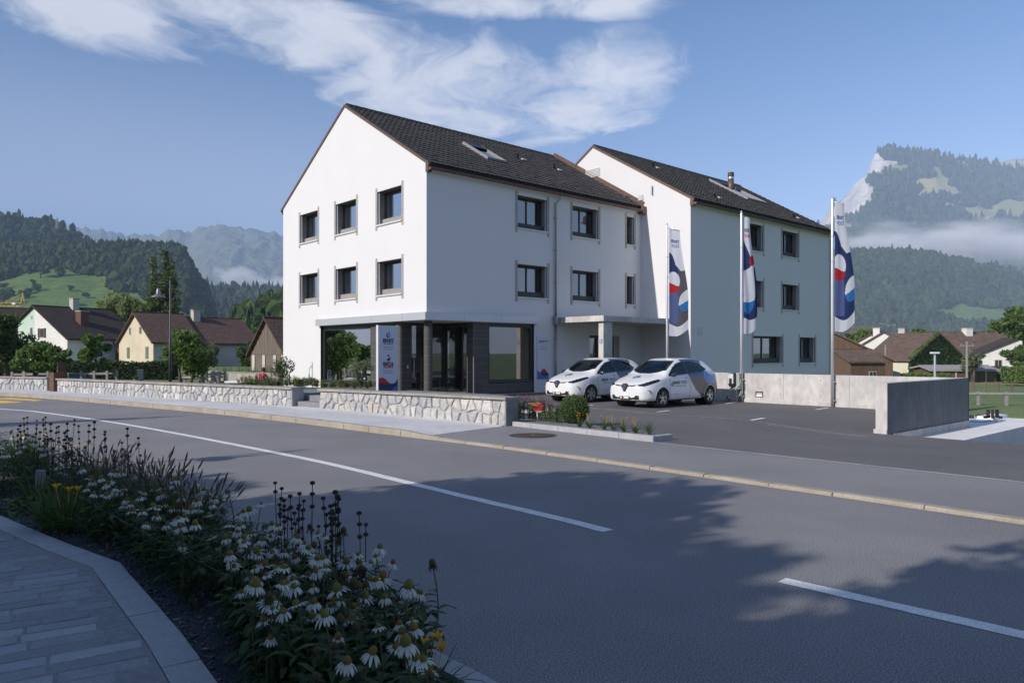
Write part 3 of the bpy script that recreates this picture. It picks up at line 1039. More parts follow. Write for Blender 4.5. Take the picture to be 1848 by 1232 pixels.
cloud_bank('mist', 1780, 440, 2900, 330, 48, 320, .0075, 1.3, R(4))
cloud_bank('mist', 1575, 446, 2850, 120, 32, 200, .010, 4.1)
cloud_bank('mist', 440, 506, 3900, 62, 30, 300, .016, 7.7, R(14))
cloud_bank('mist', 505, 516, 3900, 42, 20, 250, .020, 9.2)
M_PLAST = mat('white_plaster', (0.69, 0.69, 0.70), rough=0.9, var=0.018, scale=0.8, bump=0.25, bscale=160, bdist=0.003, spec=0.2)
M_ANTH = mat('anthracite_frame', (0.030, 0.031, 0.033), rough=0.45, var=0.1, scale=5, spec=0.5)
M_ALU = mat('aluminium', (0.62, 0.64, 0.67), rough=0.38, metal=0.85, var=0.06, scale=6)
M_ALUP = mat('powder_coated_sill', (0.60, 0.62, 0.65), rough=0.45, var=0.05, scale=6)
M_TILEB = mat('beige_ceramic', (0.36, 0.335, 0.32), rough=0.6, var=0.10, scale=3, bump=0.15, bscale=80, stretch=(1, 1, 1))
M_TILED = mat('grey_ribbed_ceramic', (0.105, 0.098, 0.096), spec=0.2, rough=0.6, var=0.15, scale=3, bump=0.2, bscale=80)
M_GROUT = mat('grout', (0.24, 0.23, 0.225), rough=0.9)
M_JNT = mat('dark_joint', (0.16, 0.15, 0.145), rough=0.9)
M_COPPER = mat('weathered_copper', (0.120, 0.080, 0.066), rough=0.5, metal=0.4, var=0.3, scale=5, spec=0.4, col2=(0.19, 0.122, 0.098))
M_TILE = mat('roof_tile', (0.044, 0.041, 0.041), rough=0.62, var=0.3, scale=1.6, bump=0.3, bscale=50, col2=(0.072, 0.066, 0.062), spec=0.35)
M_FELT = mat('roof_underlay', (0.016, 0.016, 0.017), rough=0.9)
M_CONC = mat('concrete', (0.50, 0.485, 0.465), rough=0.85, var=0.16, scale=1.1, bump=0.25, bscale=30, speck=0.10, speck_scale=6, detail=10, stretch=(1, 1, 0.5), bdist=0.004)
M_PIPE = mat('zinc_pipe', (0.34, 0.345, 0.36), rough=0.4, metal=0.7, var=0.12, scale=6)
M_BAND = mat('metal_fascia', (0.56, 0.575, 0.61), rough=0.42, metal=0.35, var=0.03, scale=2)
M_INT = mat('interior_plaster', (0.42, 0.42, 0.40), rough=0.9, var=0.05)
M_INTF = mat('interior_floor', (0.16, 0.14, 0.12), rough=0.5, var=0.15)
M_GLASS = glass_mat('window_glass', (0.55, 0.61, 0.59), 1.52, 1.3, .26)
M_SHOPG = glass_mat('shop_glass', (0.58, 0.68, 0.64), 1.52, 1.2, .22)
M_BLACK = mat('black_plastic', (0.02, 0.02, 0.021), rough=0.4)
M_WPLAS = mat('white_plastic', (0.78, 0.78, 0.77), rough=0.4)

bldg = thing('office_building', 'white plastered three-storey office building with two tiled gable roofs', 'office building', UV(G1_U, F1_V), ROT_B)
LX = G2_U - G1_U                                   # 12.78: where the rear wing begins
W1 = 12.18                                         # depth of the front wing
Y2 = F1_V - F2_V                                   # -2.86: long side of the rear wing
E2 = 43.25 - G1_U                                  # far end of the rear wing
Y2b = Y2 + 12.0
EAVE, RIDGE1, RIDGE2 = 8.74, 12.32, 12.30

gab = lambda off=0.0: (lambda a, b, z: (off + b, a, z))       # wall facing the sun (front gable): a away from the corner, b inward
sid = lambda off=0.0: (lambda a, b, z: (a, off + b, z))       # long side: a along the building, b inward
gab2 = lambda a, b, z: (LX + b, a, z)
sid2 = lambda a, b, z: (a, Y2 + b, z)


def wall_skin(mb, mp, a0, a1, z0, z1, holes, b=0.0, flip=False):
    xs = sorted(set([a0, a1] + [q for h in holes for q in h[:2] if a0 < q < a1]))
    zs = sorted(set([z0, z1] + [q for h in holes for q in h[2:4] if z0 < q < z1]))
    for i in range(len(xs) - 1):
        for j in range(len(zs) - 1):
            cx, cz = (xs[i] + xs[i + 1]) / 2, (zs[j] + zs[j + 1]) / 2
            if any(h[0] < cx < h[1] and h[2] < cz < h[3] for h in holes):
                continue
            q = [mp(xs[i], b, zs[j]), mp(xs[i + 1], b, zs[j]), mp(xs[i + 1], b, zs[j + 1]), mp(xs[i], b, zs[j + 1])]
            mb.quad(*(q[::-1] if flip else q))


def hbox(mb, mp, a0, a1, b0, b1, z0, z1):
    p, q = mp(a0, b0, z0), mp(a1, b1, z1)
    mb.box(p[0], q[0], p[1], q[1], p[2], q[2])


ROWS = [(6.93, 8.32), (4.06, 5.46)]
H_G = [(8.57, 10.33), (5.13, 6.89), (1.67, 3.44)]
H_F1 = [(4.61, 6.33), (7.92, 9.64)]
H_F2 = [(17.43, 19.19), (21.18, 22.94)]
holes_g = [(a, b, z0, z1) for a, b in H_G for z0, z1 in ROWS]
holes_f1 = [(a, b, z0, z1) for a, b in H_F1 for z0, z1 in ROWS]
NARROW = [(11.69, 12.23, 6.93, 8.29), (11.69, 12.23, 4.06, 5.44)]
holes_f2 = [(a, b, z0, z1) for a, b in H_F2 for z0, z1 in ROWS]
GROUND2 = [(18.23, 21.18, 1.19, 2.63), (23.10, 24.88, 1.19, 2.63)]
SHOP_TOP = 2.98
DOOR = (9.05, 10.74, 0.0, 2.57)

mb = MB()
for b, fl in ((0.0, True), (0.36, False)):         # outer and inner skin of the front gable
    wall_skin(mb, gab(), 0, W1, SHOP_TOP, EAVE, holes_g, b, fl)
    wall_skin(mb, gab(), 8.30, W1, -0.6, SHOP_TOP, [], b, fl)
    tri = [gab()(0, b, EAVE), gab()(W1, b, EAVE), gab()(W1, b, EAVE + .14), gab()(W1 / 2, b, RIDGE1 + .14), gab()(0, b, EAVE + .14)]
    mb.add(tri, [(4, 3, 2, 1, 0) if fl else (0, 1, 2, 3, 4)])
mb.build('gable_wall', M_PLAST, bldg)
mb = MB()
for b, fl in ((0.0, False), (0.36, True)):
    wall_skin(mb, sid(), 0, LX, SHOP_TOP, EAVE, holes_f1 + NARROW, b, fl)
    wall_skin(mb, sid(), 5.56, LX, -0.6, SHOP_TOP, [DOOR], b, fl)
mb.quad((0, W1, -.6), (0, W1, EAVE), (LX, W1, EAVE), (LX, W1, -.6))
mb.build('long_wall', M_PLAST, bldg)
mb = MB()
for b, fl in ((0.0, True), (0.36, False)):
    wall_skin(mb, gab2, Y2, Y2b, -0.6, EAVE, [], b, fl)
    tri = [gab2(Y2, b, EAVE), gab2(Y2b, b, EAVE), gab2(Y2b, b, EAVE + .14), gab2(Y2 + 6.0, b, RIDGE2 + .14), gab2(Y2, b, EAVE + .14)]
    mb.add(tri, [(4, 3, 2, 1, 0) if fl else (0, 1, 2, 3, 4)])
mb.build('gable_wall', M_PLAST, bldg)
mb = MB()
for b, fl in ((0.0, False), (0.36, True)):
    wall_skin(mb, sid2, LX, E2, -3.2, EAVE, holes_f2 + GROUND2, b, fl)
mb.quad((E2, Y2, -3.2), (E2, Y2b, -3.2), (E2, Y2b, EAVE), (E2, Y2, EAVE)); mb.add([(E2, Y2, EAVE), (E2, Y2b, EAVE), (E2, Y2 + 6, RIDGE2)], [(0, 1, 2)])
mb.quad((LX, Y2b, -.6), (LX, Y2b, EAVE), (E2, Y2b, EAVE), (E2, Y2b, -.6))
mb.build('long_wall', M_PLAST, bldg)

mb = MB()
for z in (3.55, 6.42):
    mb.box(0.37, LX - .02, 0.37, W1 - .37, z - 0.22, z)
    mb.box(LX + 0.37, E2 - .37, Y2 + 0.37, Y2b - .37, z - 0.22, z)
mb.box(0.37, E2 - .37, 0.37 + 4.6, 0.37 + 4.72, 3.56, 8.6)
mb.box(4.6, 4.72, 0.37, W1 - .37, 3.56, 8.6)
mb.box(0.37, E2 - .37, Y2b - .5, Y2b - .4, 0, 8.6)
for x in (7.1, 10.6, 15.9, 20.2): mb.box(x, x + .12, Y2 + .4 if x > 13 else .4, 4.9, 3.56, 8.6)
mb.build('partition', M_INT, bldg)
mb = MB(); mb.box(0.37, LX - .02, 0.37, W1 - .37, 8.55, 8.7); mb.box(LX + 0.37, E2 - .37, Y2 + 0.37, Y2b - .37, 8.55, 8.7)
mb.build('ceiling', M_INT, bldg)


def window(mp, a0, a1, z0, z1, style, side):
    """recessed window with ceramic reveals; side = +1 when its far jamb (seen from the car park) is the one at a1"""
    D = 0.34
    f = 0.065
    w = a1 - a0
    par = z0 + 0.30                                 # top of the ribbed panel that stands in the recess
    mb = MB()
    hbox(mb, mp, a0, a1, D, D + .07, z1 - f - 0.03, z1); hbox(mb, mp, a0, a1, D, D + .07, z0, z0 + .09)
    hbox(mb, mp, a0, a0 + f, D, D + .07, z0 + .09, z1 - f - .03); hbox(mb, mp, a1 - f, a1, D, D + .07, z0 + .09, z1 - f - .03)
    if style == 'two':
        m_ = a0 + w * 0.50
        hbox(mb, mp, m_ - .045, m_ + .045, D + .001, D + .075, z0 + .09, z1 - f - .03)
    o = mb.build('window', M_ANTH, bldg)
    mb = MB(); q = [mp(a0 + .03, D + .04, z0 + .05), mp(a1 - .03, D + .04, z0 + .05), mp(a1 - .03, D + .04, z1 - .05), mp(a0 + .03, D + .04, z1 - .05)]
    mb.quad(*q); mb.build('pane', M_GLASS, o)
    if style == 'two':                              # bright cover strip on the meeting stile
        mb = MB(); hbox(mb, mp, m_ - .022, m_ + .022, D - .018, D, z0 + .1, z1 - .1); mb.build('cover_strip', M_ALUP, o)
    mb = MB(); hbox(mb, mp, a0, a1, -.001, D, z1 - .002, z1 + .012); mb.build('lintel_lining', M_ALUP if False else M_JNT, o)
    for s_, aj in ((-1, a0), (1, a1)):
        mb = MB()                                   # jamb lined with ceramic pieces, open joints between them
        nz_ = 5
        for k in range(nz_):
            za, zb = z0 + (z1 - z0) * k / nz_, z0 + (z1 - z0) * (k + 1) / nz_
            for ba, bb in ((0.02, 0.17), (0.176, D)):
                hbox(mb, mp, aj - (.012 if s_ < 0 else 0.0), aj + (.012 if s_ > 0 else 0.0), ba, bb, za + .004, zb - .004)
        mb.build('reveal', M_TILEB, o)
        mb = MB(); hbox(mb, mp, aj - (.03 if s_ < 0 else -.013), aj + (.03 if s_ > 0 else -.013), 0.005, D, z0, z1); mb.build('reveal_joint', M_JNT, o)
        mb = MB()                                   # strip of ceramic pieces on the face of the wall, longer than the opening
        sw = 0.135
        p0, p1 = (aj - sw, aj) if s_ < 0 else (aj, aj + sw)
        zs = [z0 - .17 + (z1 - z0 + .34) * k / 6 for k in range(7)]
        for k in range(6):
            hbox(mb, mp, p0, p1, -.012, .02, zs[k] + .004, zs[k + 1] - .004)
        mb.build('tile_strip', M_TILEB, o)
        mb = MB(); hbox(mb, mp, p0 + .002, p1 - .002, -.004, .019, z0 - .165, z1 + .165); mb.build('strip_joint', M_JNT, o)
    mb = MB()
    for aj in (a0 + .014, a1 - .044):
        mb = MB(); hbox(mb, mp, aj, aj + .03, 0.06, 0.10, z0 + .05, z1 - .01); mb.build('guide_rail', M_ALUP, o)
    if style != 'slit':
        mb = MB()
        n = int((w - .03) / 0.062)
        for k in range(n):
            x = a0 + .015 + (w - .03) * k / n
            hbox(mb, mp, x + .006, x + (w - .03) / n - .006, 0.205, 0.255, z0 + .06, par - .012)
        mb.build('ribbed_panel', M_TILEB if style == 'sun' else M_TILED, o)
        mb = MB(); hbox(mb, mp, a0 + .012, a1 - .012, 0.215, 0.30, z0 + .05, par); mb.build('panel_core', M_JNT if style == 'sun' else M_ANTH, o)
    mb = MB(); hbox(mb, mp, a0 - .05, a1 + .05, -.055, 0.0, z0 - .012, z0 + .048); hbox(mb, mp, a0, a1, 0.0, D, z0, z0 + .046)
    mb.build('sill', M_ALUP, o)
    return o


for a, b, z0, z1 in holes_g: window(gab(), a, b, z0, z1, 'sun', -1)
for a, b, z0, z1 in holes_f1: window(sid(), a, b, z0, z1, 'two', 1)
for a, b, z0, z1 in NARROW: window(sid(), a, b, z0, z1, 'slit', 1)
for a, b, z0, z1 in holes_f2: window(sid2, a, b, z0, z1, 'two', 1)
window(sid2, *GROUND2[0], 'two', 1); window(sid2, *GROUND2[1], 'two', 1)

M_CURT = mat('curtain', (0.62, 0.62, 0.58), rough=0.9, var=0.05)
mb = MB()
for a, b, z0, z1 in holes_g:
    for k in range(5): mb.box(0.50 + .015 * (k % 2), 0.51 + .015 * (k % 2), a + .06 + k * .05, a + .11 + k * .05, z0 + .1, z1 - .02)
for a, b, z0, z1 in holes_f1: mb.box(a + 1.0, a + 1.12, .48, .49, z0 + .1, z1 - .02)
mb.build('curtain', M_CURT, bldg)

mb = MB()
c = 2.28                                            # notch of the entrance at the corner
mb.box(0.12, LX - .4, 0.12, 8.3, 0.05, 0.15)
mb.build('shop_floor', M_INTF, bldg)
mb = MB(); mb.box(0.02, 5.58, 0.02, 8.28, SHOP_TOP, SHOP_TOP + .06); mb.build('soffit', M_PLAST, bldg)
mb = MB(); mb.box(6.3, 6.4, 0.4, 8.3, .15, 2.98); mb.box(0.4, 6.3, 8.3, 8.4, .15, 2.98); mb.build('shop_partition', M_INT, bldg)
mb = MB(); mb.box(0.37, LX, 8.4, 8.5, -.3, 3.3); mb.build('back_partition', M_INT, bldg)


def tiled(name, mp, a0, a1, b0, b1, z0, z1, cols, rows=9, rib=True):
    """pier or plinth clad in upright ribbed ceramic pieces with pale bed joints"""
    mb = MB()
    n = max(1, int(round((a1 - a0) / 0.105)))
    H_ = (z1 - z0) / rows
    for r_ in range(rows):
        for k in range(n):
            x0 = a0 + (a1 - a0) * k / n; x1 = a0 + (a1 - a0) * (k + 1) / n
            hbox(mb, mp, x0 + .004, x1 - .004, b0 - .018, b0 + .01, z0 + r_ * H_ + .006, z0 + (r_ + 1) * H_ - .006)
    o = mb.build(name, M_TILED, bldg)
    mb = MB(); hbox(mb, mp, a0 + .001, a1 - .001, b0 - .010, b1, z0, z1); mb.build('bed_joint', M_GROUT, o)
    return o


tiled('tiled_pier', gab(.10), 1.92, 4.08, 0.0, 0.40, 0.0, SHOP_TOP, 0)
tiled('tiled_pier', sid(1.92), 0.13, 0.62, 0.0, 0.2, 0.0, SHOP_TOP, 0)
tiled('tiled_pier', sid(0.0), c, 3.02, 0.02, 0.3, 0.0, SHOP_TOP, 0)
tiled('tiled_pier', gab(c), 0.03, 0.42, 0.0, 0.3, 0.0, SHOP_TOP, 0)
tiled('tiled_plinth', sid(0.04), 3.02, 5.50, 0.0, 0.3, 0.0, 0.52, 0, rows=2)
tiled('tiled_plinth', gab(.12), 4.10, 8.28, 0.0, 0.3, 0.0, 0.42, 0, rows=1)
mb = MB()
for r_ in range(9):
    H_ = SHOP_TOP / 9
    for k in range(16):
        t0, t1 = 2 * math.pi * (k + .06) / 16, 2 * math.pi * (k + .94) / 16
        P_ = [(0.165 * math.cos(t), 0.165 * math.sin(t)) for t in (t0, t1)] + [(0.135 * math.cos(t), 0.135 * math.sin(t)) for t in (t1, t0)]
        mb.prism([(0.33 + x, 0.36 + y) for x, y in P_], r_ * H_ + .006, (r_ + 1) * H_ - .006)
o = mb.build('corner_column', M_TILED, bldg)
MB().lathe([(0.156, 0), (0.156, SHOP_TOP)], 24, (0.33, 0.36, 0)).build('bed_joint', M_GROUT, o)


def shop_front(name, mp, a0, a1, z0, z1, fw=0.09, top=0.16, mull=()):
    mb = MB()
    hbox(mb, mp, a0, a1, 0, .1, z1 - top, z1); hbox(mb, mp, a0, a1, 0, .1, z0, z0 + fw)
    hbox(mb, mp, a0, a0 + fw, 0, .1, z0 + fw, z1 - top); hbox(mb, mp, a1 - fw, a1, 0, .1, z0 + fw, z1 - top)
    for q in mull: hbox(mb, mp, q - .03, q + .03, .0, .1, z0 + fw, z1 - top)
    o = mb.build(name, M_ANTH, bldg)
    mb = MB(); mb.quad(mp(a0 + .03, .05, z0 + .03), mp(a1 - .03, .05, z0 + .03), mp(a1 - .03, .05, z1 - .05), mp(a0 + .03, .05, z1 - .05))
    mb.build('pane', M_SHOPG, o)
    return o


shop_front('shop_window', gab(.12), 4.08, 8.27, 0.46, SHOP_TOP, 0.10, 0.20)
shop_front('shop_window', sid(.08), 3.02, 5.56, 0.55, SHOP_TOP, 0.13, 0.16)
d_ = shop_front('entrance_door', sid(1.95), 0.62, 1.42, 0.06, SHOP_TOP, 0.05, 0.12)
MB().tube([(0.72, 1.90, 0.85), (0.72, 1.87, 0.9), (0.72, 1.87, 1.5), (0.72, 1.90, 1.55)], .014, 6).build('handle', M_ALU, d_)
shop_front('shop_window', sid(1.95), 1.42, c, 0.06, SHOP_TOP, 0.05, 0.12)
shop_front('shop_window', gab(c), 0.42, 1.95, 0.06, SHOP_TOP, 0.05, 0.12)
mb = MB(); mb.box(c - .04, c + .12, 1.90, 2.06, 0.0, SHOP_TOP); mb.build('corner_post', M_ANTH, bldg)
mb = MB(); mb.box(0.40, 0.47, 1.885, 1.90, 1.15, 1.27); mb.build('bell_panel', M_ALUP, bldg)
mb = MB()
mb.box(-0.20, 0.0, -0.20, 8.42, 3.0, 3.29); mb.box(0.0, 5.69, -0.20, 0.0, 3.0, 3.29)
fo = mb.build('fascia', M_BAND, bldg)
mb = MB()
for y in (1.3, 3.6, 5.9): mb.box(-.2035, -.2, y, y + .008, 3.0, 3.29)
for x in (1.65, 3.55): mb.box(x, x + .008, -.2035, -.2, 3.0, 3.29)
mb.build('fascia_joint', mat('fascia_gap', (0.30, 0.31, 0.33)), fo)
mb = MB()
for y in (1.2, 3.2, 5.2, 7.2): mb.box(2.6, 6.0, y, y + .1, 2.84, 2.88)
mb.build('ceiling_batten', M_WPLAS, bldg)

mb = MB(); mb.box(6.94, LX - .003, -2.68, -.003, 3.07, 3.31); cano = mb.build('canopy', M_CONC, bldg, bevel=0.008)
mb = MB(); mb.box(8.05, 8.05 + .004, -2.684, -2.68, 3.07, 3.31); mb.box(11.0, 11.004, -2.684, -2.68, 3.07, 3.31); mb.build('formwork_joint', M_JNT, cano)
MB().lathe([(0.07, -.012), (0.07, 0.002)], 16, (10.3, -1.1, 3.069)).build('spotlight', M_WPLAS, cano)
mb = MB(); mb.box(7.09, 7.66, -2.54, -2.27, -0.1, 3.068); pil = mb.build('pillar', M_CONC, bldg, bevel=0.008)
mb = MB(); mb.box(7.08, 7.09, -2.475, -2.335, 2.16, 2.33); plate = mb.build('house_number', mat('number_blue', (0.02, 0.07, 0.42), rough=0.35), pil)


def put_text(name, body, size, m, parent, org, ax, ay, bold=0.0, align='CENTER', nrm_off=0.0, spacing=1.0, wrap=None):
    """lettering on a surface: org is its middle, ax the reading direction, ay up"""
    V_, F_ = text_mesh(body, size, 0.0, align, bold, spacing)
    org, ax, ay = Vector(org), Vector(ax), Vector(ay)
    n = ax.cross(ay)
    mb = MB()
    pts = [org + ax * p.x + ay * p.y + n * nrm_off for p in V_]
    if wrap: pts = [wrap(p) for p in pts]
    mb.add(pts, F_)
    return mb.build(name, m, parent)


M_PW = mat('print_white', (0.80, 0.80, 0.80), rough=0.5)
put_text('numeral', '2', 0.17, M_PW, pil, (7.0785, -2.405, 2.245), (0, -1, 0), (0, 0, 1), 0.006)
mb = MB()
mb.box(9.05, 10.74, .10, .18, 2.45, 2.57); mb.box(9.05, 9.15, .10, .18, 0, 2.45); mb.box(10.64, 10.74, .10, .18, 0, 2.45); mb.box(9.62, 9.72, .10, .18, 0, 2.45)
mb.box(9.05, 10.74, .10, .18, 0, .12)
ed = mb.build('entrance_door', M_ANTH, bldg)
mb = MB(); mb.quad((9.1, .14, .1), (10.7, .14, .1), (10.7, .14, 2.5), (9.1, .14, 2.5)); mb.build('pane', M_SHOPG, ed)
mb = MB(); mb.box(10.78, 11.15, -.004, .0, .0, 2.57); mb.build('door_side_panel', mat('warm_grey_panel', (0.30, 0.28, 0.26), rough=0.7), bldg)
mb = MB(); mb.box(8.50, 8.68, -.03, 0, 1.05, 1.38); mb.build('intercom', mat('intercom_grey', (0.42, 0.43, 0.44), rough=0.5), bldg)
mb = MB(); mb.box(LX - .30, LX - .002, -2.3, -1.1, 0.75, 1.32); lb = mb.build('letter_box', mat('letter_box_grey', (0.10, 0.10, 0.105), rough=0.45, metal=0.3), bldg)
mb = MB()
for k in range(4): mb.box(LX - .306, LX - .30, -2.27 + k * .29, -2.01 + k * .29, 1.16, 1.20)
mb.build('letter_slot', M_ALU, lb)

def tile_template():
    """one interlocking clay tile: raised roll, flat pan, thick front edge; x across, y up the slope"""
    w, l = 0.300, 0.42
    xs = [0, .02, .055, .09, .125, .15, .265, .30]
    zs = [.008, .024, .036, .036, .024, .012, .010, .012]
    vs = []
    for y in (0.0, l):
        dz = 0.045 if y == 0 else 0.0
        vs += [(x, y, z + dz) for x, z in zip(xs, zs)]
    n = len(xs)
    vs += [(x, 0.0, z + 0.045 - 0.046) for x, z in zip(xs, zs)]
    fs = [(i, i + 1, n + i + 1, n + i) for i in range(n - 1)] + [(2 * n + i, 2 * n + i + 1, i + 1, i) for i in range(n - 1)]
    mb = MB(); mb.sm = False; mb.add(vs, fs)
    return mb


TT = tile_template()
tile_me = TT.mesh('roof_tile', M_TILE)
TV, TF = np.array(TT.v), TT.f


def roof(x0, x1, y0, y1, ridge, eave, n_parts, x_near):
    """gable roof; the slope towards the car park carries real tiles"""
    ym = (y0 + y1) / 2
    run = ym - y0
    ov = 0.20
    sl = math.atan2(ridge - eave, run)
    cs, sn = math.cos(sl), math.sin(sl)
    mb = MB()
    th = 0.20
    for s_ in (1, -1):
        pts = []
        ye = y0 - ov if s_ > 0 else y1 + ov
        ze = eave - ov * math.tan(sl)
        pts = [(x0 + .05, ye, ze + .02), (x0 + .05, ym, ridge + .02), (x0 + .05, ym, ridge + th), (x0 + .05, ye, ze + th)]
        mb.extrude([Vector(p) for p in pts], (x1 - x0 - .07, 0, 0))
    ro = mb.build('roof', M_FELT, bldg)
    L_ = (run + ov) / cs
    rows = int(round(L_ / 0.365)); pitch = L_ / rows
    cols = int(round((x1 - x0 - .16) / 0.245)); cw = (x1 - x0 - .16) / cols
    rot = Matrix.Rotation(sl, 4, 'X')
    rr = random.Random(5)
    cells = []
    for r_ in range(rows):
        for k in range(cols):
            d = r_ * pitch
            cells.append((x0 + .08 + k * cw, y0 - ov + d * cs, eave - ov * math.tan(sl) + th + .012 + d * sn, r_))
    cells.sort(key=lambda c_: (UV(G1_U + c_[0], F1_V - c_[1], c_[2]) - Vector((0, 0, CAMZ))).length)
    rest_v, rest_f = [], []
    Rm = np.array(rot.to_3x3())
    for n_, (x, y, z, r_) in enumerate(cells):
        dz = rr.uniform(-.006, .006); tw = rr.uniform(-.008, .008)
        if n_ < n_parts:
            o = link('roof_tile', tile_me, ro)
            o.matrix_local = Matrix.Translation((x, y, z + dz)) @ rot @ Matrix.Rotation(tw, 4, 'Y') @ Matrix.Diagonal((cw / .3, 1, 1, 1))
        else:
            P_ = TV * np.array([cw / .3, 1, 1]); P_ = P_ + np.array([0, 0, 0]); P_[:, 2] += P_[:, 0] * -tw
            P_ = P_ @ Rm.T + np.array([x, y, z + dz])
            rest_f += [[i + len(rest_v) for i in f] for f in TF]; rest_v += [tuple(p) for p in P_]
    mb = MB(); mb.add(rest_v, rest_f); o = mb.build('roof_tile', M_TILE, ro); tag(o, kind='stuff')
    mb = MB()
    n = int((x1 - x0) / .42)
    for k in range(n):
        xa = x0 + .1 + (x1 - x0 - .2) * k / n; xb = x0 + .1 + (x1 - x0 - .2) * (k + 1.12) / n
        pf = [(-.15, -.075), (-.09, .02), (0, .055), (.09, .02), (.15, -.075)]
        vs = [(xa, ym + p, ridge + th + .075 + q) for p, q in pf] + [(min(xb, x1), ym + p * .92, ridge + th + .075 + q * .9 - .008) for p, q in pf]
        mb.add(vs, [(i, i + 1, 6 + i, 5 + i) for i in range(4)] + [(0, 1, 2, 3, 4)[::-1], (5, 6, 7, 8, 9)])
    mb.build('ridge_cap', mat('ridge_tile', (0.02, 0.02, 0.021), rough=0.6), ro)
    for xv in (x0, x1 - .05):
        for s_ in (1, -1):
            mb = MB()
            ye = y0 - ov if s_ > 0 else y1 + ov
            ze = eave - ov * math.tan(sl)
            d_ = -0.02 if xv == x0 else 0.02
            mb.extrude([Vector((xv + d_, ye, ze + .125)), Vector((xv + d_, ym, ridge + .125)), Vector((xv + d_, ym, ridge + th + .045)), Vector((xv + d_, ye, ze + th + .045))], (.05, 0, 0)); mb.build('verge_flashing', M_COPPER, bldg)
    yg, zg = y0 - ov - .04, eave - ov * math.tan(sl) + .045
    mb = MB(); mb.sm = True
    pf = [(.085 * math.cos(t), .085 * math.sin(t)) for t in np.linspace(math.pi, 2 * math.pi, 9)]
    vs = [(x, yg + p * (1 if True else 1), zg + q) for x in (x0 - .01, x1 + .01) for p, q in pf]
    mb.add(vs, [(i, 9 + i, 10 + i, i + 1) for i in range(8)])
    mb.sm = False
    mb.tube([(x0 - .01, yg - .088, zg), (x1 + .01, yg - .088, zg)], .014, 6)
    xx = x0 + .3
    while xx < x1:
        pfj = [(.091 * math.cos(t), .091 * math.sin(t)) for t in np.linspace(math.pi, 2 * math.pi, 9)]
        vs = [(x, yg + p, zg + q) for x in (xx, xx + .05) for p, q in pfj]
        mb.add(vs, [(i, 9 + i, 10 + i, i + 1) for i in range(8)]); xx += 0.85
    mb.box(x0 - .012, x0 - .004, yg - .085, yg + .085, zg - .085, zg + .01)
    mb.box(x0 - .03, x0 + .16, y0 - .17, y0 - .002, eave - .21, eave + .17)
    mb.build('gutter', M_COPPER, bldg)
    mb = MB(); mb.box(x0 + .02, x1 - .02, y0 - ov + .01, y0 - .002, eave - .13, eave - .10); mb.build('eave_board', M_PLAST, bldg)
    mb = MB()
    for r_ in (1, 3):
        for k in range(int((x1 - x0) / .9)):
            x = x0 + .5 + k * .9 + (.45 if r_ == 3 else 0); d = r_ * pitch + .05
            mb.obox((x, y0 - ov + d * cs, eave - ov * math.tan(sl) + th + .10 + d * sn), (1, 0, 0), (0, cs, sn), (0, -sn, cs), .012, .05, .055)
    tag(mb.build('snow_guard', mat('snow_guard_black', (0.02, 0.02, 0.022), rough=0.5), ro), kind='stuff')
    return ro, sl, (x0, y0, ym, ridge, eave, th)


ro1, sl1, g1 = roof(-0.02, LX - .01, 0.0, W1, RIDGE1, EAVE, 150, 0)
ro2, sl2, g2 = roof(LX - .02, E2 + .02, Y2, Y2b, RIDGE2, EAVE, 149, LX)


def roof_pt(px, py, g, sl):
    """sight line met with the tiled slope, in building coordinates"""
    x0, y0, ym, ridge, eave, th = g
    p = UV(G1_U + x0, F1_V - y0, eave + th)
    n_l = Vector((0, -math.sin(sl), math.cos(sl)))
    n_w = Vector(UV(n_l.x, -n_l.y, n_l.z))
    q = ray_plane(px, py, p, n_w)
    u, v = q.x * ST + q.y * CT, q.x * CT - q.y * ST
    return Vector((u - G1_U, F1_V - v, q.z))


def skylight(pts, g, sl):
    P_ = [roof_pt(*p, g, sl) for p in pts]           # lower-left, lower-right, upper-right, upper-left
    x0 = (P_[0].x + P_[3].x) / 2; x1 = (P_[1].x + P_[2].x) / 2
    lo = min(P_[0].y, P_[1].y); hi = max(P_[2].y, P_[3].y)
    zat = lambda y: g[4] + (y - g[1]) * math.tan(sl) + g[5]
    ax, ay, az = Vector((1, 0, 0)), Vector((0, math.cos(sl), math.sin(sl))), Vector((0, -math.sin(sl), math.cos(sl)))
    c_ = Vector(((x0 + x1) / 2, (lo + hi) / 2, zat((lo + hi) / 2)))
    hx, hy = abs(x1 - x0) / 2, (hi - lo) / 2 / math.cos(sl)
    mb = MB(); t = .07
    for s_ in (-1, 1):
        mb.obox(c_ + ax * (s_ * (hx - t / 2)) + az * .09, ax, ay, az, t / 2, hy, .09)
        mb.obox(c_ + ay * (s_ * (hy - t / 2)) + az * .085, ax, ay, az, hx - t, t / 2, .085)
    o = mb.build('skylight', mat('skylight_frame', (.26, .26, .27), rough=.5), bldg)
    mb = MB(); mb.obox(c_ + az * .10, ax, ay, az, hx - t, hy - t, .004); mb.build('pane', glass_mat('roof_glass', (0.10, 0.12, 0.13), 1.6, 2.2), o)
    mb = MB(); mb.obox(c_ + ay * (hy - .30) + az * .16, ax, ay, az, hx - t, .26, .02); mb.build('shutter_box', M_BLACK, o)
    mb = MB()
    mb.obox(c_ - ay * (hy + .09) + az * .05, ax, ay, az, hx + .09, .09, .012)
    for s_ in (-1, 1): mb.obox(c_ + ax * (s_ * (hx + .05)) + az * .04, ax, ay, az, .05, hy + .05, .015)
    mb.build('apron_flashing', M_COPPER, o)


skylight([(872, 287), (906, 296), (877, 273.5), (836, 262.5)], g1, sl1)
skylight([(1343, 359.5), (1364, 366), (1331, 342), (1305, 341)], g2, sl2)


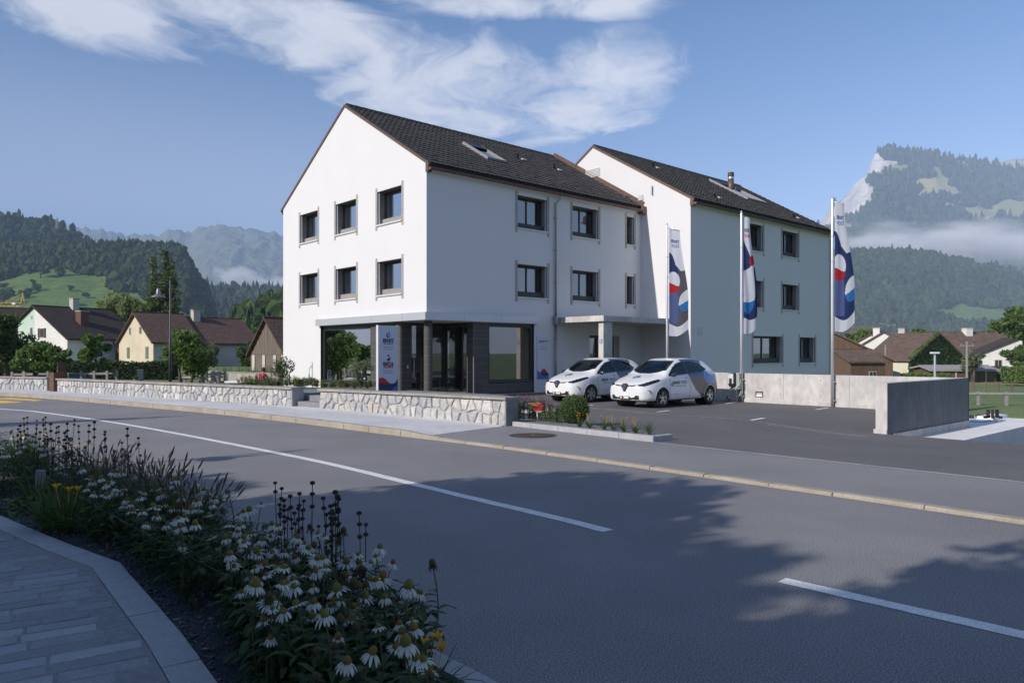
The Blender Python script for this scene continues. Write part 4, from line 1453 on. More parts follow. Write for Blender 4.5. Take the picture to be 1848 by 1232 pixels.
def vent(px, py, top, g, sl, r_=.055, m=None):
    p = roof_pt(px, py, g, sl)
    w = UV(G1_U + p.x, F1_V - p.y, p.z)
    h = (py - top) / FPX * w.y
    mb = MB(); mb.sm = True
    mb.lathe([(r_, -.1), (r_, h), (r_ * 1.15, h), (r_ * 1.15, h + .03), (0.001, h + .03)], 12, p)
    mb.build('vent_pipe', M_COPPER, bldg)
    mb = MB(); mb.obox(p + Vector((.28, -.12, .06)), (1, 0, 0), (0, math.cos(sl), math.sin(sl)), (0, -math.sin(sl), math.cos(sl)), .13, .07, .02); mb.build('vent_tile', M_ALUP, bldg)


vent(934.5, 289, 277, g1, sl1); vent(1000.3, 308, 296, g1, sl1)
vent(1178.3, 304, 293.5, g2, sl2); vent(1290, 358, 349.5, g2, sl2); vent(1433, 394.5, 386, g2, sl2)
p = roof_pt(1319, 343, g2, sl2)
mb = MB(); mb.sm = True
hz = 32 / FPX * UV(G1_U + p.x, F1_V - p.y).y
mb.lathe([(.17, -.3), (.17, hz * .62)], 20, p); o = mb.build('chimney', M_COPPER, bldg)
mb = MB(); mb.lathe([(.175, hz * .62), (.175, hz * .72)], 20, p); mb.build('steel_collar', M_ALU, o)
mb = MB(); mb.lathe([(.17, hz * .72), (.18, hz * .74), (.18, hz * .97), (.12, hz), (.001, hz)], 20, p); mb.build('chimney_cowl', mat('dark_cowl', (.08, .075, .07), rough=.6, metal=.4), o)

mb = MB(); ax, ay, az = Vector((1, 0, 0)), Vector((0, math.cos(sl1), math.sin(sl1))), Vector((0, -math.sin(sl1), math.cos(sl1)))
zt = lambda y: EAVE + y * math.tan(sl1) + .2
ymid = (W1 / 2 - .25) / 2
mb.obox((LX - .13, ymid, zt(ymid) + .045), ax, ay, az, .125, (W1 / 2 + .1) / 2 / math.cos(sl1), .015)
mb.obox((LX - .012, ymid, zt(ymid) + .14), ax, ay, az, .010, (W1 / 2 + .1) / 2 / math.cos(sl1), .13)
mb.box(LX - .30, LX + .05, -.34, -.01, EAVE - .23, EAVE + .12)
mb.build('valley_flashing', M_COPPER, bldg)

mb = MB(); mb.sm = True
x = 6.78
mb.tube([(x + .15, -.24, EAVE - .12), (x + .15, -.22, EAVE - .30), (x, -.09, EAVE - .52), (x, -.09, 3.36)], .045, 10)
mb.tube([(x, -.09, 3.0), (x, -.09, 0.0)], .045, 10)
dp = mb.build('downpipe', M_PIPE, bldg)
mb = MB()
for z in (7.6, 6.2, 4.8, 2.4, 0.8): mb.box(x - .055, x + .055, -.15, 0, z, z + .03)
mb.build('pipe_clip', M_PIPE, dp)
mb = MB(); mb.box(x - .11, x + .11, -.23, -.002, 3.0, 3.36); mb.build('rain_hopper', M_PIPE, dp)
mb = MB(); mb.sm = True; mb.tube([(E2 - .2, Y2 - .08, 8.4), (E2 - .2, Y2 - .08, -1.5)], .045, 10); mb.build('downpipe', M_PIPE, bldg)

mb = MB()
v_, z_ = on_v(1263, 597, F2_V); hbox(mb, sid2, v_ - G1_U - .12, v_ - G1_U + .12, -.05, 0, z_ - .17, z_ + .17); mb.build('wall_vent', mat('vent_grey', (.52, .54, .57), rough=.5), bldg)
mb = MB(); v_, z_ = on_v(1350.5, 599, F2_V); hbox(mb, sid2, v_ - G1_U - .12, v_ - G1_U + .12, -.05, 0, z_ - .17, z_ + .17); mb.build('wall_vent', MATS['vent_grey'], bldg)
mb = MB(); v_, z_ = on_u(1157, 357, G2_U); y_ = F1_V - v_; mb.box(LX - .05, LX, y_ - .14, y_ + .14, z_ - .13, z_ + .13); mb.build('wall_vent', MATS['vent_grey'], bldg)
mb = MB(); v_, z_ = on_u(1070, 312, G2_U); y_ = F1_V - v_
for k in range(6): mb.box(LX - .03, LX, y_ - .5, y_ + .5, z_ - .22 + k * .075, z_ - .18 + k * .075)
mb.build('louvre', mat('louvre_white', (.62, .62, .62), rough=.6), bldg)
mb = MB(); v_, z_ = on_u(1178, 343, G2_U); y_ = F1_V - v_; mb.tube([(LX - .08, y_, z_ - .24), (LX - .08, y_, z_ + .2)], .03, 8); mb.box(LX - .1, LX, y_ - .02, y_ + .02, z_ - .2, z_ - .14); mb.build('wall_sensor', M_PIPE, bldg)

sign = thing('wall_sign', 'tall pale sign panel with red and blue waves beside the second shop window', 'sign', UV(G1_U, F1_V), ROT_B)
x0, x1 = on_v(969.5, 640, F1_V + .04)[0] - G1_U, on_v(989.8, 640, F1_V + .04)[0] - G1_U
zb, zt_ = on_v(979, 683.5, F1_V + .04)[1], on_v(979, 607.5, F1_V + .04)[1]
M_PNAVY = mat('print_navy', (0.010, 0.022, 0.090), rough=0.45)
M_PBLUE = mat('print_blue', (0.030, 0.17, 0.48), rough=0.45)
M_PRED = mat('print_red', (0.42, 0.016, 0.030), rough=0.45)
M_PGREY = mat('print_grey', (0.11, 0.12, 0.15), rough=0.45)
M_PSLATE = mat('print_slate', (0.10, 0.105, 0.13), rough=0.45)
M_PANEL = mat('sign_panel', (0.60, 0.63, 0.70), rough=0.4)
mb = MB(); mb.box(x0, x1, -.05, -.004, zb, zt_); mb.build('panel', M_PANEL, sign)
w_, h_ = x1 - x0, zt_ - zb
SX = lambda q: x0 + q * w_
SZ = lambda q: zb + q * h_


def flat_poly(name, pts, y, m, parent):
    return MB().add([(p[0], y, p[1]) for p in pts], [list(range(len(pts)))]).build(name, m, parent)


flat_poly('blue_wave', [(SX(.0), SZ(0.0)), (SX(1), SZ(0)), (SX(1), SZ(.10)), (SX(.8), SZ(.075)), (SX(.6), SZ(.075)), (SX(.4), SZ(.11)), (SX(.2), SZ(.16)), (SX(0), SZ(.21))], -.052, M_PBLUE, sign)
flat_poly('red_wave', [(SX(.25), SZ(.15)), (SX(.80), SZ(.15)), (SX(.85), SZ(.17)), (SX(.75), SZ(.21)), (SX(.65), SZ(.235)), (SX(.55), SZ(.245)), (SX(.45), SZ(.23)), (SX(.35), SZ(.195)), (SX(.25), SZ(.155))][0:9], -.0535, M_PRED, sign)
flat_poly('navy_wave', [(SX(.25), SZ(.15)), (SX(.4), SZ(.10)), (SX(.55), SZ(.072)), (SX(.7), SZ(.064)), (SX(.85), SZ(.075)), (SX(1), SZ(.105)), (SX(1), SZ(.13)), (SX(.88), SZ(.15)), (SX(.7), SZ(.155)), (SX(.5), SZ(.15))], -.0545, M_PNAVY, sign)
put_text('lettering', 'GEWERBEHAUS', .085, M_PNAVY, sign, (SX(.12), -.052, SZ(.895)), (1, 0, 0), (0, 0, 1), .002, 'LEFT', spacing=.9)
put_text('lettering', 'RIETSTR. 2', .080, M_PBLUE, sign, (SX(.12), -.052, SZ(.862)), (1, 0, 0), (0, 0, 1), .001, 'LEFT', spacing=.9)
put_text('lettering', '> Ernst Vogt AG', .075, M_PGREY, sign, (SX(.12), -.052, SZ(.76)), (1, 0, 0), (0, 0, 1), 0, 'LEFT', spacing=.9)
put_text('lettering', '> Instaplan Anstalt', .075, M_PGREY, sign, (SX(.12), -.052, SZ(.705)), (1, 0, 0), (0, 0, 1), 0, 'LEFT', spacing=.9)


def drop_logo(parent, cx, cz, s, y, kind, mapping=None):
    """the round drop emblem: kind 0 = open ring with a red corner and blue foot, kind 1 = drop split by a red notch"""
    def P_(a, r_): return (cx + s * r_ * math.cos(a), cz + s * r_ * math.sin(a))
    mp = mapping or (lambda x, z: (x, y, z))
    def poly(name, pts, m, k=0):
        return MB().add([mp(*p) if mapping is None else mapping(p[0], p[1], k) for p in pts], [list(range(len(pts)))]).build(name, m, parent)
    def arc(a0, a1, r0, r1, n=10):
        return [P_(R(a0 + (a1 - a0) * i / n), r1) for i in range(n + 1)] + [P_(R(a1 + (a0 - a1) * i / n), r0) for i in range(n + 1)]
    if kind == 0:
        poly('emblem', arc(100, 250, .42, 1.0), M_PNAVY)
        poly('emblem', arc(250, 360, .42, 1.0), M_PBLUE)
        poly('emblem', arc(100, 135, .30, .62), M_PRED, 1)
        poly('emblem', [P_(R(75), 1.0), (cx - s * .05, cz + s * 1.9), (cx + s * .55, cz + s * 1.25), P_(R(40), .95), P_(R(55), .5)], M_PNAVY)
        poly('emblem', arc(0, 30, .42, .95, 4), M_PBLUE)
    else:
        poly('emblem', [(cx, cz + s * 1.9), (cx + s * .55, cz + s * 1.15), (cx + s * .25, cz + s * 1.0), (cx, cz + s * 1.1), (cx - s * .35, cz + s * .95), (cx - s * .55, cz + s * 1.1)][::-1], M_PNAVY)
        poly('emblem', [(cx + s * .1, cz + s * 1.12), (cx + s * .5, cz + s * 1.1), (cx + s * .3, cz + s * .8)], M_PRED, 1)
        poly('emblem', arc(-120, 60, 0.02, 1.0), M_PNAVY)
        poly('emblem', arc(180, 240, .45, 1.0), M_PBLUE)
        poly('emblem', arc(-180, -120, .0, .44), M_PNAVY)


pp = at(699, 640, 26.0)
pyl = thing('sign_pylon', 'upright grey blue sign pylon with red and navy waves in front of the shop', 'sign', (pp.x, pp.y, 0), ROT_B)
PW, PT = 0.78, 0.12
ptop = CAMZ + (HOR - 587.5) / FPX * 26.0
mb = MB(); mb.box(-PW / 2, PW / 2, -PT / 2, PT / 2, 0.0, ptop); mb.build('panel', mat('pylon_face', (0.56, 0.585, 0.66), rough=0.4), pyl)
mb = MB(); mb.box(-PW / 2 - .02, -PW / 2, -PT / 2 - .006, PT / 2 + .006, 0.0, ptop + .01); mb.box(PW / 2, PW / 2 + .012, -PT / 2 - .004, PT / 2 + .004, 0, ptop + .01); mb.build('edge_profile', M_ALUP, pyl)
yf = -PT / 2 - .003
ph = ptop - .32
X_ = lambda q: -PW / 2 + q * PW
Z_ = lambda q: .32 + q * ph                          # visible part runs from the wall top upwards
px_ = [0, .1, .2, .3, .4, .5, .6, .7, .8, .9, 1.0]
flat_poly('red_wave', [(X_(0), Z_(.10))] + [(X_(1), Z_(.10))] + [(X_(q), Z_(z)) for q, z in ((.75, .152), (.6, .165), (.45, .195), (.35, .225), (.25, .245), (.15, .247), (.05, .238), (0, .232))], yf, M_PRED, pyl)
flat_poly('navy_wave', [(X_(0), 0.02), (X_(1), 0.02)] + [(X_(q), Z_(z)) for q, z in ((1, .235), (.92, .19), (.82, .165), (.72, .157), (.6, .152), (.45, .155), (.3, .163), (.15, .166), (0, .168))], yf - .0015, M_PNAVY, pyl)
flat_poly('blue_wave', [(X_(.40), 0.02), (X_(1), 0.02), (X_(1), Z_(.128)), (X_(.9), Z_(.115)), (X_(.78), Z_(.09)), (X_(.62), Z_(.045)), (X_(.5), Z_(.0))], yf - .003, M_PBLUE, pyl)
drop_logo(pyl, X_(.5), Z_(.855), .082, yf - .002, 0)
put_text('lettering', 'ERNST', .155, M_PNAVY, pyl, (X_(.5), yf - .002, Z_(.783)), (1, 0, 0), (0, 0, 1), .008)
put_text('lettering', 'VOGT', .155, M_PBLUE, pyl, (X_(.5), yf - .002, Z_(.745)), (1, 0, 0), (0, 0, 1), .006)
put_text('lettering', '0(423) 399 40 40', .058, M_PGREY, pyl, (X_(.5), yf - .002, Z_(.686)), (1, 0, 0), (0, 0, 1), 0)
put_text('lettering', 'www.evogt.li', .058, M_PGREY, pyl, (X_(.5), yf - .002, Z_(.658)), (1, 0, 0), (0, 0, 1), 0)
drop_logo(pyl, X_(.5), Z_(.52), .082, yf - .002, 1)
put_text('lettering', 'INSTA', .155, M_PNAVY, pyl, (X_(.5), yf - .002, Z_(.445)), (1, 0, 0), (0, 0, 1), .008)
put_text('lettering', 'PLAN', .155, M_PRED, pyl, (X_(.5), yf - .002, Z_(.405)), (1, 0, 0), (0, 0, 1), .008)
put_text('lettering', '0(423) 399 40 41', .058, M_PGREY, pyl, (X_(.5), yf - .002, Z_(.345)), (1, 0, 0), (0, 0, 1), 0)
put_text('lettering', 'www.instaplan.li', .058, M_PGREY, pyl, (X_(.5), yf - .002, Z_(.317)), (1, 0, 0), (0, 0, 1), 0)


def in_b(x, y, z=0): return UV(G1_U + x, F1_V - y, z)


M_MINT = mat('mint_shell', (0.52, 0.66, 0.60), rough=0.45, var=0.04)
def armchair(x, y, rz, label):
    t = thing('armchair', label, 'chair', in_b(x, y, .15), ROT_B + rz, 'pale shell chairs in the shop window')
    mb = MB(); mb.sm = True
    vs, fs = [], []
    n, k = 14, 5
    for i in range(n + 1):
        a = R(-125 + 250 * i / n)
        h = .62 + .42 * math.cos(a * .62) ** 2
        for j in range(k):
            q = j / (k - 1)
            r_ = .26 + .12 * q
            vs.append((-r_ * math.cos(a), r_ * math.sin(a), .40 + (h - .40) * q))
    for i in range(n):
        for j in range(k - 1):
            fs.append((i * k + j, (i + 1) * k + j, (i + 1) * k + j + 1, i * k + j + 1))
    mb.add(vs, fs); o = mb.build('backrest', M_MINT, t)
    s_ = o.modifiers.new('thick', 'SOLIDIFY'); s_.thickness = .035
    mb = MB(); mb.sm = False; mb.lathe([(.05, .36), (.29, .38), (.30, .44), (.0, .46)], 18); mb.build('seat', M_MINT, t)
    mb = MB(); mb.lathe([(.03, .03), (.03, .37)], 8); mb.lathe([(.24, .0), (.22, .025), (.02, .04)], 18); mb.build('pedestal', M_ALU, t)


armchair(1.15, 5.3, R(200), 'pale mint shell chair behind the big shop window, nearer the white wall')
armchair(0.95, 4.45, R(150), 'pale mint shell chair behind the big shop window, next to the tiled pier')
t = thing('display_counter', 'pale green display counter with a clear top behind the entrance glass', 'counter', in_b(2.62, 1.0, .06), ROT_B)
mb = MB(); mb.box(0, .45, -.28, .28, 0, .92); mb.build('body', mat('counter_mint', (0.66, 0.78, 0.70), rough=.5), t)
mb = MB(); mb.box(-.06, .5, -.36, .36, .94, .96); mb.build('top', M_SHOPG, t)
mb = MB(); mb.tube([(.2, .1, .96), (.2, .1, 1.2), (.12, .1, 1.26), (.06, .1, 1.2)], .016, 8); mb.tube([(.25, -.15, .96), (.25, -.15, 1.22), (.15, -.15, 1.26), (.1, -.15, 1.18)], .016, 8); mb.build('sample_tap', M_ALU, t)
t = thing('display_board', 'small white and green board hanging behind the big shop window', 'display', in_b(1.3, 4.35, 1.9), ROT_B)
mb = MB(); mb.box(0, .03, 0, .95, 0, .52); mb.build('panel', M_WPLAS, t)
mb = MB(); mb.box(-.004, 0, 0, .45, 0, .2); mb.build('green_field', mat('board_green', (.14, .38, .16), rough=.5), t)
t = thing('sofa', 'red and dark low seat inside the shop entrance', 'sofa', in_b(1.7, 3.6, .15), ROT_B)
mb = MB(); mb.box(0, 1.5, 0, .7, .1, .42); mb.build('seat', mat('dark_cloth', (.03, .03, .035), rough=.9), t, bevel=.03)
mb = MB(); mb.box(.2, .9, .5, .72, .42, .8); mb.build('backrest', mat('red_cloth', (.45, .03, .02), rough=.8), t, bevel=.03)

t = thing('bollard', 'slim grey steel bollard by the tiled corner of the entrance', 'bollard', ground(857, 710.5, .1), ROT_B)
mb = MB(); mb.sm = True; mb.lathe([(.045, 0), (.045, .93), (.03, .95), (0.001, .95)], 14); mb.build('post', mat('brushed_steel', (.42, .41, .40), rough=.35, metal=.6), t)
mb = MB(); mb.lathe([(.048, .66), (.048, .69)], 14); mb.build('ring', M_BLACK, t)
ps = thing('planting_strip', None, None, UV(G1_U, F1_V), ROT_B); tag(ps, kind='structure')
for k in range(5):
    mb = MB(); mb.box(2.6 + k * .85 + .004, 2.6 + (k + 1) * .85 - .004, -.80, -.66, -.05, .14); mb.build('kerb_stone', mat('dark_granite', (.12, .12, .125), rough=.8, var=.2, scale=6, speck=.3), ps, bevel=.006)
M_GRAVEL = mat('gravel', (0.20, 0.205, 0.215), rough=0.9, var=0.25, scale=30, bump=1.0, bscale=55, speck=0.55, speck_scale=70, bdist=.02)
mb = MB(); mb.box(2.6, 6.7, -.66, -.02, -.05, .10); mb.build('gravel_bed', M_GRAVEL, ps)
t = thing('water_trough', 'small grey stone trough with a tap under the concrete canopy', 'trough', in_b(7.15, -.35, 0), ROT_B)
mb = MB(); mb.box(0, .95, -.25, .25, 0, .62); mb.build('basin', mat('trough_stone', (.22, .225, .23), rough=.8, var=.1, speck=.2), t, bevel=.01)
mb = MB(); mb.tube([(.5, .18, .62), (.5, .18, .9), (.5, .05, .95), (.5, -.02, .88)], .018, 8); mb.build('tap', M_ALU, t)
def clip_poly(poly, a, b, c):
    """keep the part of a 2d polygon where a*x + b*y <= c"""
    out = []
    for i in range(len(poly)):
        p, q = poly[i], poly[(i + 1) % len(poly)]
        dp, dq = a * p[0] + b * p[1] - c, a * q[0] + b * q[1] - c
        if dp <= 0: out.append(p)
        if (dp < 0 < dq) or (dq < 0 < dp):
            t = dp / (dp - dq)
            out.append((p[0] + (q[0] - p[0]) * t, p[1] + (q[1] - p[1]) * t))
    return out


def voronoi_cells(L, H, size, seed, aspect=1.0):
    r = random.Random(seed)
    nx, nz = max(1, int(L / size)), max(2, int(round(H / (size * aspect))))
    pts = []
    for i in range(nx):
        for j in range(nz):
            pts.append(((i + .5 + r.uniform(-.42, .42) + (.5 if j % 2 else 0) * .6) * L / nx, (j + .5 + r.uniform(-.36, .36)) * H / nz))
    cells = []
    for k, p in enumerate(pts):
        poly = [(0, 0), (L, 0), (L, H), (0, H)]
        for m, q in enumerate(pts):
            if m == k or abs(q[0] - p[0]) > size * 4: continue
            a, b = q[0] - p[0], q[1] - p[1]
            c = (q[0] ** 2 + q[1] ** 2 - p[0] ** 2 - p[1] ** 2) / 2
            w = math.hypot(a, b)
            poly = clip_poly(poly, a, b, c - w * 0.009 * r.uniform(.6, 1.5))
            if len(poly) < 3: break
        if len(poly) >= 3: cells.append(poly)
    return cells


M_STONES = [mat('wall_stone_%s' % n, c, rough=0.9, var=0.2, scale=7, bump=0.9, bscale=26, speck=0.2, speck_scale=40, bdist=.012) for n, c in
            (('pale', (0.47, 0.465, 0.45)), ('grey', (0.37, 0.38, 0.39)), ('warm', (0.45, 0.425, 0.385)), ('blue', (0.385, 0.39, 0.40)), ('light', (0.54, 0.53, 0.51)))]
M_MORTAR = mat('wall_mortar', (0.42, 0.40, 0.36), rough=0.95, var=0.25, scale=9, bump=0.5, bscale=60)
M_COPE = mat('coping_stone', (0.30, 0.285, 0.26), rough=0.85, var=0.25, scale=4, bump=0.4, bscale=50, speck=0.25, speck_scale=60)
M_ENDC = mat('end_block', (0.20, 0.20, 0.205), rough=0.8, var=0.15, scale=4, bump=0.3, bscale=60, speck=0.2, speck_scale=60)


def stone_wall(label, a, b, h0, h1, size, seed, end_m=None, thick=0.42, slab=1.25):
    """a, b: feet of the visible face; the wall stands on the far side of that line"""
    d = (b - a); d.z = 0; L = d.length; d.normalize()
    rz = math.atan2(d.y, d.x)
    t = thing('stone_wall', label, 'wall', (a.x, a.y, 0), rz, 'rubble stone walls along the footway')
    zb = a.z - 0.06
    mb = MB()
    mb.add([(0, 0.045, zb), (L, .045, b.z - .06), (L, thick, b.z - .06), (0, thick, zb), (0, .045, h0), (L, .045, h1), (L, thick, h1), (0, thick, h0)],
           [(0, 3, 2, 1), (4, 5, 6, 7), (0, 1, 5, 4), (1, 2, 6, 5), (2, 3, 7, 6), (3, 0, 4, 7)])
    mb.build('mortar_core', M_MORTAR, t)
    r = random.Random(seed)
    H = 1.0
    hh = lambda x: (a.z - .03) + ((b.z - .03) - (a.z - .03)) * x / L
    ht = lambda x: h0 + (h1 - h0) * x / L - 0.012
    for poly in voronoi_cells(L, (h0 + h1) / 2 - a.z, size, seed):
        HH = (h0 + h1) / 2 - a.z
        cx = sum(p[0] for p in poly) / len(poly); cz = sum(p[1] for p in poly) / len(poly)
        P = [(x, hh(x) + (ht(x) - hh(x)) * z / HH) for x, z in poly]
        cz2 = hh(cx) + (ht(cx) - hh(cx)) * cz / HH
        Q = []
        for i in range(len(P)):
            p, q = P[i], P[(i + 1) % len(P)]
            Q.append(p)
            if math.hypot(q[0] - p[0], q[1] - p[1]) > .13:
                n = (q[1] - p[1], p[0] - q[0]); k = r.uniform(-.09, .03)
                Q.append(((p[0] + q[0]) / 2 - n[0] * k * .0, (p[1] + q[1]) / 2)) if False else Q.append(((p[0] + q[0]) / 2 + (cx - (p[0] + q[0]) / 2) * r.uniform(0, .09), (p[1] + q[1]) / 2 + (cz2 - (p[1] + q[1]) / 2) * r.uniform(0, .09)))
        n = len(Q)
        dep = r.uniform(.0, .025)
        ring = lambda s, y: [(cx + (x - cx) * s, y, cz2 + (z - cz2) * s) for x, z in Q]
        tl = [r.uniform(-.012, .012) for _ in range(n)]
        fr = [(x, y + tl[i], z) for i, (x, y, z) in enumerate(ring(.80, dep - .012))]
        vs = ring(1.0, .05) + ring(.985, dep + .018) + fr + [(cx, dep - .016 + r.uniform(-.008, .004), cz2)]
        fs = [(i, (i + 1) % n, n + (i + 1) % n, n + i) for i in range(n)] + [(n + i, n + (i + 1) % n, 2 * n + (i + 1) % n, 2 * n + i) for i in range(n)] + [(2 * n + i, 2 * n + (i + 1) % n, 3 * n) for i in range(n)]
        mb = MB(); mb.add(vs, fs)
        mb.build('stone', M_STONES[r.choice((0, 0, 1, 1, 2, 3, 4))], t)
    x = -0.05
    while x < L + .04:
        x2 = min(x + slab * r.uniform(.85, 1.2), L + .05)
        if L + .05 - x2 < .4: x2 = L + .05
        z0_, z1_ = h0 + (h1 - h0) * x / L, h0 + (h1 - h0) * x2 / L
        j = r.uniform(-.004, .004)
        vs = [(x + .004, -.05, z0_), (x2 - .004, -.05, z1_), (x2 - .004, thick + .04, z1_), (x + .004, thick + .04, z0_)]
        mb = MB(); mb.add(vs + [(p[0], p[1], p[2] + .065 + j) for p in vs], [(0, 3, 2, 1), (4, 5, 6, 7), (0, 1, 5, 4), (1, 2, 6, 5), (2, 3, 7, 6), (3, 0, 4, 7)])
        mb.build('coping_slab', M_COPE, t, bevel=.006)
        x = x2
    if end_m:
        mb = MB(); mb.box(L - .01, L + .035, -.01, thick + .005, b.z - .06, h1 - .002); mb.build('end_block', end_m, t)
    return t


M_CONC2 = mat('grey_concrete_end', (0.30, 0.30, 0.31), rough=0.85, var=0.12, scale=2, bump=0.2, bscale=40)
a_ = ground(-120, 700.2, .12)
stone_wall('far left rubble stone wall that ends at a rusty steel planter', W_A[0], W_A[2], .62, .64, .26, 101, M_CONC2)
stone_wall('long pale rubble stone wall along the footway between planter and steps', W_B[0], W_B[2], .615, .635, .25, 102, M_CONC2)
stone_wall('nearest rubble stone wall, from the steps to the car park planting bed', W_C[0], W_C[2], .63, .665, .25, 103, M_ENDC)

d = (W_C[0] - W_B[2]).normalized()
st = thing('granite_steps', 'two dark granite block steps in the gap between the stone walls', 'steps', (W_B[2].x, W_B[2].y, 0), math.atan2(d.y, d.x))
gl = (W_C[0] - W_B[2]).length
M_STEP = mat('step_granite', (0.22, 0.225, 0.24), rough=0.85, var=0.15, scale=6, bump=0.4, bscale=60, speck=0.3, speck_scale=90)
for k in range(2):
    mb = MB(); mb.box(.06, gl - .03, .16 + .36 * k, .56 + .36 * k, .02, .27 + .17 * k); mb.build('step', M_STEP, st, bevel=.012)

bn = (W_C[2] - W_C[0]).normalized(); bi = Vector((-bn.y, bn.x, 0))
def bed_slab(name, a, b, depth, z, m):
    d_ = (b - a).normalized(); n_ = Vector((-d_.y, d_.x, 0))
    pts = [a + n_ * .40, b + n_ * .40, b + n_ * depth, a + n_ * depth]
    return tag(MB().prism([(p.x, p.y) for p in pts], -.05, z).build(name, m), kind='structure')


bed_slab('planting_bed', W_C[0], W_C[0] + bn * 4.3, 3.6, .52, M_GRAVEL)
bed_slab('planting_bed', W_B[2] + (W_B[0] - W_B[2]).normalized() * 5.2, W_B[2], 3.4, .50, M_GRAVEL)
bed_slab('entrance_paving', W_C[0] + bn * 4.3, W_C[2] - bn * 2.0, 5.5, .055, M_SETT2)

pl = ground(99, 706.0, .12)
t = thing('steel_planter', 'tall rusty brown steel planter in the gap between stone walls', 'planter', (pl.x, pl.y + .15, 0), math.atan2(d.y, d.x))
M_CORT = mat('rusty_steel', (0.125, 0.062, 0.040), rough=0.8, var=0.3, scale=5, bump=0.2, bscale=40)
mb = MB()
for q in ((-.22, -.20, -.22, .22), (.20, .22, -.22, .22), (-.20, .20, -.22, -.20), (-.20, .20, .20, .22)): mb.box(q[0], q[1], q[2], q[3], .1, .93)
mb.build('shell', M_CORT, t)
mb = MB(); mb.box(-.2, .2, -.2, .2, .8, .88); mb.build('soil', mat('soil', (.05, .04, .03), rough=.95), t)

cw = thing('concrete_wall', 'pale cast concrete wall in two arms round the car park', 'wall', UV(WALL_U, -7.2), ROT_B)
ZT = 1.05
M_DKCONC = mat('dark_concrete', (.150, .150, .155), rough=.7, var=.22, scale=1.2, bump=.2, bscale=30, speck=.10, speck_scale=6, detail=10, stretch=(1, 1, .5), bdist=.004)
cuts = [0.27]
for px in (1532.8, 1413.7): cuts.append(-7.2 - on_u(px, 700, WALL_U)[0])
cuts.append(10.6)
for y0, y1 in zip(cuts[:-1], cuts[1:]):
    mb = MB(); mb.box(0, .25, y0 + .003, y1 - .003, -.4, ZT); mb.build('panel', M_CONC, cw, bevel=.006)
mb = MB(); mb.box(-.035, 0, .27, 10.6, -.3, .165); mb.build('footing_ledge', M_CONC, cw, bevel=.008)
xs = [RAMP_U - WALL_U, on_v(1603, 740, -7.2)[0] - WALL_U, on_v(1683, 740, -7.2)[0] - WALL_U, on_v(1748, 740, -7.2)[0] - WALL_U, .25]
for x0, x1 in zip(xs[:-1], xs[1:]):
    mb = MB(); mb.box(x0 + .003, x1 - .003, 0, .267, -1.2, ZT); o = mb.build('panel', M_CONC, cw, bevel=.006)
    mb = MB(); mb.box(x0 + .006, x1 - .006, -.012, -.001, -1.2, ZT - .004); mb.build('dark_face', M_DKCONC, o)  # thin dark skin on the outer face of the pale panels
mb = MB(); mb.box(xs[0] + .3, .25, -.05, -.03, -1.2, -.16); mb.box(xs[0] - .03, xs[0] - .0, .0, .30, -1.2, -.05); mb.build('footing_ledge', M_CONC, cw)
mb = MB()
for k, (x0, x1) in enumerate(zip(xs[:-1], xs[1:])):
    for q in (.22, .78):
        for z in (.12, .80):
            mb.lathe([(.016, 0), (.016, -.004)], 8, (x0 + (x1 - x0) * q, -.0125, z), axis='y')
for y in (1.0, 2.2, 4.2, 5.6, 7.4, 9.0):
    for z in (.36, .86): mb.lathe([(.016, 0), (.016, -.003)], 8, (-.0005, y, z), axis='x')
mb.build('tie_hole', M_BLACK, cw)
tr = thing('terrace', None, None, UV(0, 0), ROT_B); tag(tr, kind='structure')
M_LCONC = mat('light_concrete', (0.76, 0.75, 0.73), rough=0.85, var=0.08, scale=1.0, bump=0.15, bscale=30, speck=.08, speck_scale=30)
mb = MB(); mb.box(18.42, 28.3, 6.15, 9.5, -3.3, -.35); mb.build('terrace_slab', M_LCONC, tr)
mb = MB(); mb.extrude([Vector((18.40, 2.1, -.16)), Vector((31, 2.1, -3.1)), Vector((31, 2.1, -3.4)), Vector((18.40, 2.1, -1.0))], (0, 4.05, 0)); mb.build('ramp_floor', M_LOT, tr)
mb = MB(); mb.box(18.42, 31, 1.85, 2.1, -3.4, .30); mb.build('ramp_wall', M_CONC, tr)
mb = MB(); mb.box(18.25, 18.43, 2.1, 7.17, -1.4, -.166); mb.build('ramp_sill', M_LOT, tr)

def at_level(px, py, z): return ground(px, py, z)


for k, (px, py, lab, w_, d_, h_, m_) in enumerate(((1768, 759.5, 'blue and white sheet painting the blue shading on the pale terrace', .9, .5, .03, mat('blue_shading_sheet', (.12, .22, .50), rough=.6)),  # blue lower sheet puts the bluish shading of the terrace into colour
                                                   (1792, 754.5, 'stack of white boards on the pale terrace', 1.5, .5, .10, M_WPLAS))):
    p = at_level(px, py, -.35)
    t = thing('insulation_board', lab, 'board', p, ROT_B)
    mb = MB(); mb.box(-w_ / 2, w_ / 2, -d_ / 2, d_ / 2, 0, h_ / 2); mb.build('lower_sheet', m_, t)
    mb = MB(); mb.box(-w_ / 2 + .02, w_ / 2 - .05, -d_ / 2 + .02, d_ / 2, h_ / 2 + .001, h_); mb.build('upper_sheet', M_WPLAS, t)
for k, (px, lab) in enumerate(((1781, 'left black roof clamp lying on the white boards'), (1791.5, 'middle black roof clamp lying on the white boards'), (1802, 'right black roof clamp lying on the white boards'))):
    p = at_level(px, 754.0, -.25)
    t = thing('roof_clamp', lab, 'clamp', p, ROT_B + .3 * k, 'black clamps on the terrace')
    mb = MB(); mb.box(-.2, .2, -.04, .04, 0, .07); mb.build('bar', M_BLACK, t)
    mb = MB(); mb.box(.08, .15, -.04, .04, .07, .26); mb.build('upright', M_BLACK, t)
